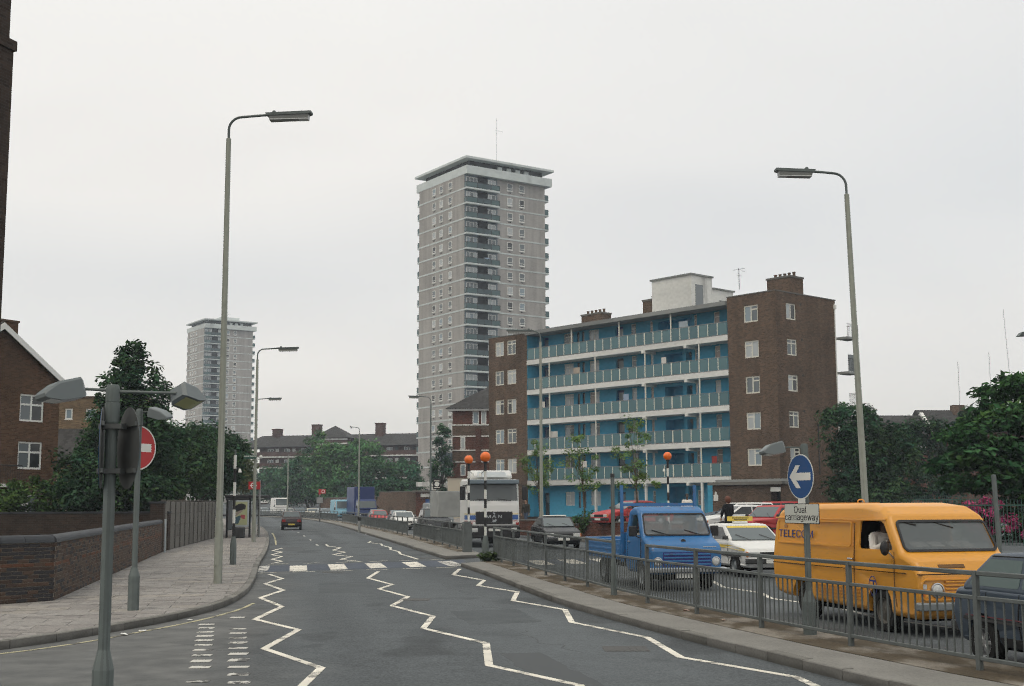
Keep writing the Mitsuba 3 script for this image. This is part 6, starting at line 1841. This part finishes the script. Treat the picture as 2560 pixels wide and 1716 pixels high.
def vanlike(name, label, catg, x, y, ang, paint, L, W, H, z0=0, nose=.5, windz=(1.25, 1.95), box_=None, glass='glass_grey', group=None, side=True):
    k = thing(name, label, catg, group); M = place(x, y, z0, ang)
    f = L / 2
    hc = H if box_ is None else box_[1]
    rear = -f if box_ is None else f - box_[0]
    prof = [(rear, .45), (rear, hc - .1), (rear + .15, hc), (f - nose - .35, hc), (f - nose - .15, hc - .12), (f - nose + .25, windz[0]), (f - .08, windz[0] - .15), (f, .9), (f, .42), (f - .1, .35), (rear + .1, .38)]
    b = man(pillow(prof, W, .08, lambda a, z: 1 - .05 * max(0, (z - 1.1)), rnd=.06, step=.3))
    ax = (f - .75, -f + .95)
    for a in ax:
        for s in (-1, 1):
            b = b - man(tf(fromman(m3.Manifold.cylinder(.4, .39, .39, 20)), np.array([[1, 0, 0, a], [0, 0, 1, s * W - .2], [0, 1, 0, .33], [0, 0, 0, 1.]])))
    part(k, 'body', b, 'paint_' + paint, 32, M)
    a0, a1 = (f - nose + .21, windz[0] + .06), (f - nose - .1, hc - .2)
    part(k, 'windscreen', crosspane(a0, a1, W * .88, W * .84, .012, -.01), glass, 40, M)
    for s in (-1, 1):
        part(k, 'side_window', sidepatch([(f - nose + .0, windz[0] + .06), (f - nose - .2, hc - .25), (f - nose - 1.0, hc - .25), (f - nose - 1.0, windz[0] + .06)], lambda q, z: W * (1 - .05 * max(0, z - 1.1)), s), 'glass_dark', False, M)
        part(k, 'headlight', rbox(f - .05, s * (W - .12), .68, f + .012, s * (W - .38), .84, .02), 'lamp_glass', M=M)
        part(k, 'mirror', rbox(f - nose, s * (W + .04), windz[0] + .05, f - nose + .06, s * (W + .2), windz[0] + .35, .02), 'black', M=M)
        for a in ax:
            wheel(k, a, s * (W - .04), .33, .2, M, 'paint_grey')
    part(k, 'bumper', rbox(f - .1, -W * .97, .38, f + .07, W * .97, .54, .02), 'trim', M=M)
    part(k, 'grille', rbox(f - .05, -W + .45, .66, f + .01, W - .45, .86, .01), 'trim', M=M)
    part(k, 'number_plate', rbox(f + .071, -.26, .4, f + .08, .26, .5, .002), 'plate_white', M=M)
    if box_:
        part(k, 'load_box', rbox(-f, -box_[2], .85, rear - .06, box_[2], H, .03), 'paint_' + paint, M=M)
        part(k, 'chassis', box(-f, -.5, .5, rear + .2, .5, .84), 'matt_black', M=M)
    return k


vanlike('van', 'light blue van queueing beside the dark blue box truck', 'van', -20.7, 155, hd(.30, -.955), 'lightblue', 4.8, 1.05, 2.5, windz=(1.25, 1.95))
vanlike('box_truck', 'dark blue box truck with high load box in the far queue', 'truck', -17.6, 149.5, hd(.30, -.955), 'navy', 6.8, 1.12, 3.95, nose=.25, windz=(1.45, 2.2), box_=(1.9, 2.5, 1.2))
vanlike('jeep', 'old grey utility van with pale roof behind the black cab', 'van', -5.45, 93.0, hd(.2, -.98), 'grey', 4.2, .86, 2.05, nose=.9, windz=(1.2, 1.8))
# rising side street far left with parked vehicles
struct('side_street', tm([(-24.5, 190, .3), (-150, 330, .3), (-190, 480, 2.6), (-20, 480, 2.6), (-12, 300, 2.0), (-14, 205, .5), (-52, 300, 2.0)], [[0, 5, 4], [0, 4, 6], [6, 4, 3], [6, 3, 2], [6, 2, 1], [0, 6, 1]]), 'asphalt')
vanlike('minibus', 'white minibus at the far bend of the road, left of the slim post', 'minibus', -39.2, 215, hd(.34, -.94), 'white', 5.2, 1.12, 3.05, nose=.3, windz=(1.5, 2.3))
car('car', 'white estate car far off, left of the white minibus', 'estate', -58.5, 302, hd(1, -.1), 'white', z0=2.0, low=True)
car('car', 'small pale car in the far queue below the white estate', 'hatch', -45.2, 233, hd(.4, -.9), 'pale', windscreen='glass_grey', low=True)
car('car', 'grey green saloon seen side on far off under the trees', 'saloon', -49.8, 300, hd(-1, -.1), 'green', z0=2.05, low=True)
car('car', 'black car far off just left of the grey green saloon', 'saloon', -55.0, 312, hd(-1, .2), 'black', z0=2.1, low=True)

# ---- parked cars before the block
PK = .62
car('car', 'bright red coupe parked in front of the blue ground floor walls', 'fastback', 6.3, 67.5, hd(-.86, -.5), 'red', z0=PK + .1, windscreen='glass_grey', lamps='lamp_glass')
car('car', 'dark blue estate with pale roof parked against the brick store', 'estate', 12.9, 73, hd(-.97, -.2), 'darkblue', z0=PK - .05, roofpaint='white')
car('car', 'white saloon parked side on behind the woman in black', 'saloon', 10.9, 61.5, hd(-.93, -.3), 'white', z0=PK - .15)
car('car', 'red estate parked behind the white saloon, only its roof showing', 'estate', 15.3, 75.5, hd(-.9, -.3), 'red', z0=PK)
car('car', 'dark red saloon parked left of the dual carriageway plate', 'boxy', 10.35, 50.5, hd(-.80, -.6), 'red', z0=PK - .18, roundlamps=True, trim='chrome_dull', windscreen='glass_grey')

# ================================================================ trees and plants


def leaves(rng, centres, radii, n, size, col, var=.18, flat=1.15, droop=0., squash=.75):
    """n leaf faces per clump, spread through clumps of foliage; returns a mesh and its vertex colours"""
    k = len(centres)
    C_ = np.repeat(np.asarray(centres, float), n, 0); r = np.repeat(np.asarray(radii, float), n)
    d = rng.normal(size=(k * n, 3)); d /= np.linalg.norm(d, axis=1, keepdims=True)
    rad = rng.random(k * n) ** .45
    P_ = C_ + d * (rad * r)[:, None] * np.array([1, 1, squash])
    nrm = d * .7 + rng.normal(size=d.shape) * .6 + np.array([0, 0, flat])
    nrm /= np.linalg.norm(nrm, axis=1, keepdims=True)
    a = np.cross(nrm, rng.normal(size=d.shape)); a /= np.linalg.norm(a, axis=1, keepdims=True) + 1e-9
    if droop:
        a = a + d * np.array([1, 1, 0]) * droop + np.array([0, 0, -.35 * droop]); a /= np.linalg.norm(a, axis=1, keepdims=True)
    b = np.cross(nrm, a)
    s = size * rng.uniform(.6, 1.3, k * n)
    a *= s[:, None] * .62; b *= s[:, None] * .34
    V_ = np.stack([P_ - a, P_ - b + nrm * (s * .06)[:, None], P_ + a, P_ + b + nrm * (s * .06)[:, None]], 1).reshape(-1, 3)
    i = np.arange(k * n) * 4
    F_ = np.vstack([np.stack([i, i + 1, i + 2], 1), np.stack([i, i + 2, i + 3], 1)])
    tone = np.repeat(rng.uniform(1 - var * 1.6, 1 + var * 1.9, k), n) * rng.uniform(1 - var, 1 + var, k * n)
    hue = np.repeat(rng.normal(size=k), n) * .10 + rng.normal(size=k * n) * .06
    c = np.asarray(col)[None] * tone[:, None] * (1 + np.stack([hue, hue * .2, -hue * .7], 1))
    return tm(V_, F_), np.repeat(np.clip(c, .004, .6), 4, 0)


def crown_points(rng, blobs):
    cs, rs = [], []
    for (cx, cy, cz, rx, ry, rz, n, cr) in blobs:
        d = rng.normal(size=(n, 3)); d /= np.linalg.norm(d, axis=1, keepdims=True)
        rad = .45 + .55 * rng.random(n) ** .5
        cs.append(np.array([cx, cy, cz]) + d * rad[:, None] * np.array([rx, ry, rz])); rs.append(cr * rng.uniform(.6, 1.35, n))
    return np.vstack(cs), np.concatenate(rs)


def tree(name, label, base, blobs, n, size, col, seed, trunk_r=.16, group=None, droop=0., var=.26, limbs=9, catg='tree', squash=.75, fork=.35, mt='bark'):
    """tapered trunk with limbs reaching into the crown; crown of many small leaves in uneven clumps"""
    rng = np.random.default_rng(seed)
    k = thing(name, label, catg, group)
    cs, rs = crown_points(rng, blobs)
    m, c = leaves(rng, cs, rs, n, size, col, var, droop=droop, squash=squash)
    part(k, 'crown', m, 'leaf', color=c)
    top = cs[np.argmax(cs[:, 2])]; bx, by, bz = base
    mid = cs.mean(0)
    zf = bz + (mid[2] - bz) * fork
    b = [tube([(bx, by, bz - .1), (bx + .06, by, bz + (zf - bz) * .5), (bx * .8 + mid[0] * .2, by * .8 + mid[1] * .2, zf), (bx * .4 + mid[0] * .6, by * .4 + mid[1] * .6, (zf + mid[2]) / 2), tuple(mid + (top - mid) * .6)], [trunk_r * 1.25, trunk_r, trunk_r * .85, trunk_r * .55, trunk_r * .15], 8)]
    for i in rng.choice(len(cs), min(limbs, len(cs)), replace=False):
        p0 = np.array([bx * .8 + mid[0] * .2, by * .8 + mid[1] * .2, zf + rng.random() * (mid[2] - zf) * .5]); p1 = cs[i]
        q = (p0 + p1) / 2 + np.array([0, 0, -.08 * np.linalg.norm(p1 - p0)])
        b.append(tube([p0, q, p1], [trunk_r * .4, trunk_r * .25, trunk_r * .06], 6))
    part(k, 'trunk', b, mt, 50)
    return k


DG, OG = (.040, .080, .038), (.095, .112, .050)
tree('garden_tree', 'tall dark pointed tree behind the no entry sign', (-19.2, 62.5, 0), [(-18.7, 62, 9.0, .65, .65, 1.2, 16, .42), (-18.3, 62, 7.4, 1.75, 1.6, 1.6, 46, .65), (-18.3, 62.3, 5.2, 2.5, 2.2, 1.9, 70, .75), (-19.6, 63, 4.0, 2.6, 2.0, 1.6, 46, .75), (-17.6, 62, 3.0, 1.7, 1.6, 1.2, 30, .7)], 95, .21, DG, 1, .2)
tree('garden_tree', 'broad dark tree overhanging the concrete fence at its far end', (-20.3, 76, 0), [(-20.4, 75.5, 4.9, 2.9, 2.8, 1.9, 80, .85), (-18.7, 72.5, 3.9, 1.7, 1.8, 1.3, 36, .75), (-18.6, 80.0, 4.7, 1.9, 2.6, 1.8, 50, .8)], 90, .23, DG, 2, .2)
tree('garden_tree', 'dark tree between the concrete fence and the second lamp post', (-21.4, 90, 0), [(-21.5, 89, 5.4, 2.4, 2.8, 2.2, 70, .9), (-20.6, 86, 3.7, 1.6, 2.0, 1.5, 36, .8)], 85, .26, DG, 3, .2)
tree('garden_tree', 'dark low tree in front of the buff house beside the tall pointed tree', (-19.5, 57.5, 0), [(-18.6, 57, 2.9, 1.9, 1.6, 1.2, 50, .65), (-16.8, 56.5, 2.5, 1.6, 1.4, 1.1, 44, .6), (-20.0, 58.5, 2.8, 1.2, 1.2, 1.0, 22, .55)], 90, .19, (.036, .070, .036), 4, .15)
tree('garden_tree', 'olive green tree at the left bend behind the bus shelter', (-25.2, 110, 0), [(-25.0, 109, 5.7, 2.9, 3.0, 2.4, 80, .95), (-23.0, 106, 4.6, 1.5, 2.0, 1.7, 30, .9), (-26.8, 114, 6.2, 2.0, 2.0, 2.0, 30, .9)], 75, .30, OG, 5, .22)
tree('garden_shrub', 'bright green garden shrub in front of the orange brick house', (-21.6, 58, 0), [(-21.6, 58, 2.35, 1.5, 1.0, .9, 34, .5), (-19.9, 57.6, 1.9, .9, .9, .7, 16, .45), (-23.0, 58.2, 2.2, .8, .8, .9, 12, .45)], 70, .17, (.065, .120, .042), 6, .06, catg='shrub')
for i, (lab, base, blobs, col) in enumerate((
        ('big mid green tree in the middle distance before the brick estate', (-27.5, 208, .5), [(-28, 206, 8.2, 5.0, 4, 3.6, 110, 1.35), (-31.0, 205, 10.0, 2.6, 2.6, 3.4, 36, 1.1), (-24.0, 206, 9.6, 3.0, 3, 3.0, 40, 1.2), (-27, 203, 4.6, 4.6, 3, 2.2, 50, 1.2)], (.085, .185, .075)),
        ('bushy tree left of the big middle tree, before the estate', (-35.5, 222, .5), [(-36.5, 221, 6.6, 4.2, 3.5, 3.6, 80, 1.3), (-40.5, 224, 5.6, 3.2, 3, 3.0, 44, 1.2), (-33, 218, 4.2, 3.0, 3, 2.2, 30, 1.2)], (.064, .14, .074)),
        ('dark bushy tree right of the big middle tree beside the tower', (-17.5, 187, .5), [(-19.5, 186, 5.8, 3.4, 3, 2.6, 60, 1.1), (-15.6, 184, 5.6, 2.4, 2.4, 2.8, 50, 1.1)], (.054, .122, .064)),
        ('distant tree at the far left bend beyond the white minibus', (-50, 250, .5), [(-47, 248, 5.8, 4.2, 4, 3.0, 60, 1.4), (-53.5, 252, 5.0, 4.0, 4, 2.8, 50, 1.3)], (.052, .112, .066)),
        ('low trees far behind the queue left of the light blue van', (-41, 262, .5), [(-45, 262, 5.0, 5, 3, 3, 46, 1.4), (-37, 262, 5.0, 5.0, 3, 3, 46, 1.4)], (.048, .105, .060)))):
    tree('roadside_tree', lab, base, blobs, 70, .42, col, 20 + i, .25)
tree('ivy_tree', 'narrow dark green tree against the foot of the tower beside the brick flats', (-7.3, 133, .3), [(-7.35, 133, 8.6, .75, .7, 1.5, 16, .55), (-7.4, 133, 5.2, 1.15, .9, 2.2, 34, .6)], 75, .24, (.040, .095, .055), 30, .12)
# young trees in front of the block
for i, (lab, base, blobs) in enumerate((
        ('young leafy tree left of the lamp post before the blue walls', (1.55, 75, .5), [(1.5, 75, 4.3, .95, .9, .95, 17, .42), (1.5, 75, 5.2, .5, .5, .5, 6, .3), (1.35, 75, 3.2, .8, .8, .5, 8, .35)]),
        ('young thin tree right of the lamp post before the blue walls', (4.1, 74, .5), [(4.0, 74, 4.3, 1.1, .9, 1.1, 14, .40), (4.0, 74, 5.6, .6, .5, .6, 6, .3), (4.2, 74, 3.1, 1.0, .8, .4, 8, .3)]),
        ('tallest young tree before the blue walls, behind the blank post', (6.45, 66.5, .5), [(6.4, 66.5, 5.6, .75, .6, 1.1, 11, .34), (6.1, 66.5, 4.2, 1.1, .8, .9, 13, .36), (6.6, 66.5, 3.1, 1.3, .8, .4, 9, .3)]))):
    tree('young_tree', lab, base, blobs, 66, .115, (.13, .22, .065), 40 + i, .055, limbs=14, var=.2, fork=.55, mt='bark_young')
stained((.105, .075, .05), .4, 3, 1., .8, name='bark_young')
tree('verge_shrub', 'small green shrub at the kerb between the black car and the blue truck', (3.95, 69, .4), [(3.9, 69, 1.05, .65, .5, .5, 14, .32)], 55, .13, (.045, .09, .030), 50, .03, catg='shrub', limbs=4)
# right hand side
tree('park_tree', 'dense dark tree to the right of the brick block, crossed by the lamp post', (21.2, 77, .5), [(20.2, 76, 6.3, 1.7, 1.7, 1.7, 42, .65), (21.6, 76.5, 4.8, 2.6, 2.2, 2.0, 80, .75), (21.6, 76.5, 2.6, 2.7, 2.2, 1.4, 60, .75), (23.0, 77, 5.0, 1.3, 1.3, 1.3, 28, .6)], 90, .22, (.042, .086, .042), 60, .2)
tree('park_tree', 'dark tree with bare stems between the distant roofs on the right', (31.3, 92, .5), [(29.8, 92, 6.2, 1.8, 1.8, 2.1, 50, .7), (32.4, 91, 7.0, 1.3, 1.3, 1.5, 24, .6), (30.6, 91.5, 3.4, 2.4, 2, 1.6, 50, .75)], 80, .25, (.038, .078, .045), 61, .18, limbs=16)
tree('park_tree', 'bluish green low bush in front of the distant terrace house', (26.4, 95, .5), [(26.6, 95, 3.8, 2.3, 2, 1.8, 44, .8), (27.0, 95, 2.0, 2.4, 2, 1.2, 36, .75)], 70, .26, (.040, .085, .058), 62, .15, catg='shrub')
tree('park_tree', 'big fresh green tree with drooping sprays at the right edge', (17.9, 45.5, .5), [(18.4, 45, 5.4, 1.9, 1.7, 1.0, 46, .62), (17.4, 45, 4.3, 2.1, 1.8, 1.1, 56, .62), (16.4, 44.6, 3.1, 1.5, 1.6, .9, 38, .58), (18.8, 45, 3.0, 2.0, 1.8, 1.2, 50, .65), (20.2, 46, 4.6, 1.8, 1.8, 1.7, 40, .65)], 95, .24, (.044, .104, .040), 63, .17, droop=.9, squash=.42, var=.24)
sh = tree('flowering_shrub', 'pink flowering shrub behind the green railing at the right edge', (16.2, 44.6, .4), [(16.3, 43.9, 1.25, 1.35, .7, .65, 34, .38), (15.4, 43.2, 1.55, .5, .5, .5, 10, .3), (17.6, 43.0, 1.0, .8, .6, .6, 16, .35)], 60, .14, (.030, .062, .028), 64, .05, catg='shrub', limbs=6)
rng = np.random.default_rng(65)
cs, rs = crown_points(rng, [(16.0, 43.0, 1.45, 1.05, .42, .62, 40, .17), (15.35, 42.7, 1.85, .35, .3, .28, 10, .15), (17.2, 42.4, 1.15, .5, .4, .4, 9, .15)])
m, c = leaves(rng, cs, rs, 80, .08, (.54, .085, .22), .16, squash=1.0)
part(sh, 'blossom', m, 'leaf', color=c)
wm, wc_ = leaves(np.random.default_rng(70), [(-.98 + .1 * i, 41.9 + .08 * (i % 3), .26 + .05 * (i % 2)) for i in range(6)], [.2] * 6, 60, .11, (.050, .080, .034))
single('weed', wm, 'leaf', 'dark weed growing around the foot of the near beacon', 'weed', color=wc_)
gr = leaves(np.random.default_rng(71), [(x + R.uniform(-1.4, 1.4), y + R.uniform(-4, 4), .55) for x, y in ((18, 50), (22, 60), (26, 70), (30, 82), (24, 52), (34, 95), (40, 110), (28, 62), (20, 44)) for _ in range(26)], [.8] * 234, 40, .16, (.040, .075, .028), squash=.25)
k = part(None, 'grass', gr[0], 'leaf', color=gr[1]); labels[k] = {'label': 'rough grass in the garden behind the green railing', 'category': 'grass', 'kind': 'stuff'}

tree('verge_shrub', 'dense green hedge of bushes above the brown yard wall beside the tower', (-15.5, 174, .4), [(-16.5, 174, 3.9, 2.2, 1.2, 1.3, 40, .8), (-13.2, 169, 3.7, 2.0, 1.2, 1.2, 36, .8)], 60, .34, (.046, .105, .055), 80, .12, catg='shrub', limbs=5)

# ================================================================ people


def limb(a, b, ra, rb):
    A = m3.Manifold.sphere(ra, 10).translate(tuple(a)); B = m3.Manifold.sphere(rb, 10).translate(tuple(b))
    return m3.Manifold.batch_hull([A, B])


def ell(c, r, seg=16):
    return m3.Manifold.sphere(1, seg).scale(tuple(r)).translate(tuple(c))


def smooth_body(parts, L=.045, it=6):
    u = parts[0]
    for q in parts[1:]:
        u = u + q
    m = fromman(u.refine_to_length(L))
    m = trimesh.Trimesh(m.vertices, m.faces, process=True)
    trimesh.smoothing.filter_taubin(m, iterations=it)
    return tm(m.vertices, m.faces)


def hand(w, d, side):
    """palm, four unequal fingers and a thumb leaving its side; w wrist, d direction of the fingers"""
    d = np.array(d, float); d /= np.linalg.norm(d); u = np.cross(d, [0, 1.0, .2]); u /= np.linalg.norm(u); n = np.cross(u, d)
    w = np.array(w, float); out = [m3.Manifold.batch_hull([m3.Manifold.sphere(.016, 8).translate(tuple(w + d * a + u * b)) for a, b in ((.0, -.015), (.0, .015), (.08, -.032), (.08, .032))])]
    for i, (b, l) in enumerate(((-.030, .062), (-.010, .074), (.010, .070), (.028, .054))):
        p0 = w + d * .085 + u * b; p1 = p0 + d * l * .55 + n * .006; p2 = p1 + d * l * .4 + n * .022
        out += [limb(p0, p1, .0095, .009), limb(p1, p2, .009, .0075)]
    t0 = w + d * .02 - u * .028 * side; out += [limb(t0, t0 + d * .04 - u * .03 * side, .011, .010), limb(t0 + d * .04 - u * .03 * side, t0 + d * .072 - u * .036 * side, .010, .008)]
    return out


def person(label, M, skin='skin', top='cloth_white', legs='cloth_denim', hair='hair_dark', pose='stand', hairstyle='short', arms=None, turn=0., shoes='black', topname='shirt'):
    """local: facing +x, y left, z up from the soles (standing) or from the seat (sitting)"""
    k = thing('person', label, 'person')
    sit = pose == 'sit'
    hp = .10 if sit else .92
    dz = hp
    hip = np.array([0, 0, dz]); chest = np.array([.02, 0, dz + .34]); neck = np.array([.02, 0, dz + .50]); head = np.array([.045, 0, dz + .68])
    sh_ = [np.array([.0, s * .185, dz + .45]) for s in (1, -1)]
    arms = arms or [((.02, .25, dz + .17), (.10, .26, dz - .07)), ((.02, -.25, dz + .17), (.10, -.26, dz - .07))]
    if sit:
        kn = [np.array([.42, s * .11, dz + .02]) for s in (1, -1)]; an = [np.array([.48, s * .11, dz - .40]) for s in (1, -1)]
    elif pose == 'walk':
        kn = [np.array([.16, .09, .50]), np.array([-.06, -.09, .48])]; an = [np.array([.24, .09, .09]), np.array([-.26, -.09, .13])]
    else:
        kn = [np.array([.02, .10, .49]), np.array([.01, -.10, .49])]; an = [np.array([0, .11, .08]), np.array([.0, -.11, .08])]
    ct, stn = math.cos(turn), math.sin(turn)

    def hd_(p):
        p = np.array(p, float); return np.array([head[0] + ct * p[0] - stn * p[1], head[1] + stn * p[0] + ct * p[1], head[2] + p[2]])
    skull = ell(head + (-.008, 0, .035), (.092, .072, .088)); jaw = m3.Manifold.batch_hull([ell(hd_((.045, 0, -.06)), (.032, .036, .03), 10), ell(hd_((.02, 0, -.01)), (.06, .060, .05), 12)])
    nose = m3.Manifold.batch_hull([ell(hd_((.083, 0, .012)), (.010, .009, .01), 8), ell(hd_((.100, 0, -.018)), (.012, .014, .010), 8)])
    ears = [ell(hd_((-.01, s * .074, .0)), (.018, .010, .028), 8) for s in (1, -1)]
    b = [skull, jaw, nose, limb(neck - (0, 0, .05), head - (.02, 0, .05), .056, .052), m3.Manifold.batch_hull([ell(chest, (.10, .16, .16)), ell(hip + (0, 0, .05), (.10, .15, .09))])] + ears
    for i, s in enumerate((1, -1)):
        e, w = np.array(arms[i][0]), np.array(arms[i][1])
        b += [limb(sh_[i], e, .05, .038), limb(e, w, .038, .026)] + hand(w, (w - e), s)
        b += [limb(hip + (0, s * .085, 0), kn[i], .078, .055), limb(kn[i], an[i], .052, .036)]
    part(k, 'body', smooth_body(b, .05, 4), skin, True, M)
    for s in (1, -1):
        ey = part(k, 'eye', tf(ball(.013, tuple(hd_((.080, s * .030, .022))), sub=1), np.eye(4)), 'sign_white', True, M)
        part(ey, 'iris', ball(.007, tuple(hd_((.090, s * .030, .022))), sub=1), 'hair_dark', True, M)
    part(k, 'mouth', tf(rbox(-.004, -.022, -.004, .004, .022, .004, .002), place(*hd_((.083, 0, -.055)), turn)), 'lamp_red' if skin != 'skin_dark' else 'cloth_olive', M=M)
    t = [m3.Manifold.batch_hull([ell(chest + (0, 0, .04), (.125, .185, .13)), ell(hip + (0, 0, .10), (.115, .165, .07))]), m3.Manifold.batch_hull([ell(hip + (0, 0, .10), (.115, .165, .07)), ell(hip - (0, 0, .02), (.115, .17, .06))]), limb(sh_[0], sh_[1], .075, .075), limb(chest + (0, 0, .1), neck - (0, 0, .03), .09, .066)]
    for i in (0, 1):
        e, w = np.array(arms[i][0]), np.array(arms[i][1])
        t += [limb(sh_[i], e, .073, .058), limb(e, e + (w - e) * .86, .056, .044)]
    part(k, topname, smooth_body(t, .05, 3), top, True, M)
    g = [m3.Manifold.batch_hull([ell(hip + (0, 0, .02), (.11, .165, .09)), ell(hip - (0, 0, .06), (.105, .15, .06))])]
    for i, s in enumerate((1, -1)):
        g += [limb(hip + (0, s * .085, -.02), kn[i], .092, .070), limb(kn[i], an[i], .068, .055)]
    part(k, 'trousers', smooth_body(g, .06, 3), legs, True, M)
    for i, s in enumerate((1, -1)):
        a = an[i]
        part(k, 'shoe', fromman(m3.Manifold.batch_hull([ell(a + (-.02, 0, -.035), (.05, .042, .045), 10), ell(a + (.15, 0, -.055), (.05, .042, .025), 10)])), shoes, 40, M)
    hh = [ell(head + (-.02, 0, .055), (.098, .083, .085))]
    if hairstyle == 'bushy':
        hh += [ell(head + (-.035, s * .055, .0), (.085, .075, .12)) for s in (1, -1)] + [ell(head + (-.07, 0, -.02), (.08, .10, .13))]
    cutter = m3.Manifold.batch_hull([ell(hd_((.10, 0, -.02)), (.05, .066, .085)), ell(hd_((.02, 0, -.08)), (.05, .06, .05))])
    hm = hh[0]
    for q in hh[1:]:
        hm = hm + q
    part(k, 'hair', fromman(hm - cutter), hair, 40, M)
    return k


# driver of the yellow van
DM = VM @ place(.70, -.50, .90, 0)
person('van driver in a white shirt behind the open side window of the yellow van', DM, 'skin_dark', 'cloth_white', 'cloth_black', pose='sit', arms=[((.20, .22, .34), (.45, .12, .50)), ((.14, -.27, .34), (.42, -.16, .48))])
for y0, lab, skin, top, hair in ((-.52, 'person in pale clothes at the image left of the blue truck cab', 'skin_pale', 'cloth_white', 'hair_dark'), (.0, 'person in dark clothes in the middle of the blue truck cab', 'skin', 'cloth_black', 'hair_dark'), (.50, 'person with bare arms at the image right of the blue truck cab', 'skin_pale', 'cloth_red', 'hair_auburn')):
    person(lab, PM @ place(1.04, y0, .70, 0) @ np.diag([.95, .95, .95, 1]), skin, top, 'cloth_denim', hair, 'sit', arms=[((.16, .24, .26), (.36, .12, .22)), ((.16, -.24, .26), (.36, -.12, .22))])
person('woman with bushy auburn hair and black jacket standing behind the white minicab', place(7.95, 47.2, .50, 2.2), 'skin_pale', 'cloth_black', 'cloth_black', 'hair_auburn', 'stand', 'bushy', topname='jacket', arms=[((.06, .27, 1.10), (.20, .17, .95)), ((.06, -.27, 1.10), (.20, -.14, .95))])
person('man in a white shirt walking behind the cab of the blue truck', place(8.45, 62.0, .70, hd(.1, -1)), 'skin_dark', 'cloth_white', 'cloth_black', 'hair_dark', 'walk')
person('pedestrian in olive jacket and jeans left of the black car', place(.83, 79.0, .52, hd(-.5, -.85)), 'skin', 'cloth_olive', 'cloth_denim', 'hair_auburn', 'walk', topname='jacket')
person('distant person in a black top standing on the pavement behind the grey jeep', place(-5.15, 105, .72, hd(.3, -.9)), 'skin', 'cloth_black', 'cloth_denim', 'hair_dark', 'stand')

# ================================================================ summer haze
scene['haze_medium'] = {'type': 'homogeneous', 'albedo': {'type': 'rgb', 'value': [.95, .95, .95]}, 'sigma_t': {'type': 'rgb', 'value': [.00036, .00040, .00045]}}
scene['haze'] = {'type': 'cube', 'to_world': T().translate([0, 500, 42]).scale([1000, 900, 44.5]), 'bsdf': {'type': 'null'}, 'interior': {'type': 'ref', 'id': 'haze_medium'}}
labels['haze'] = {'kind': 'stuff'}
scene['camera']['medium'] = {'type': 'ref', 'id': 'haze_medium'}
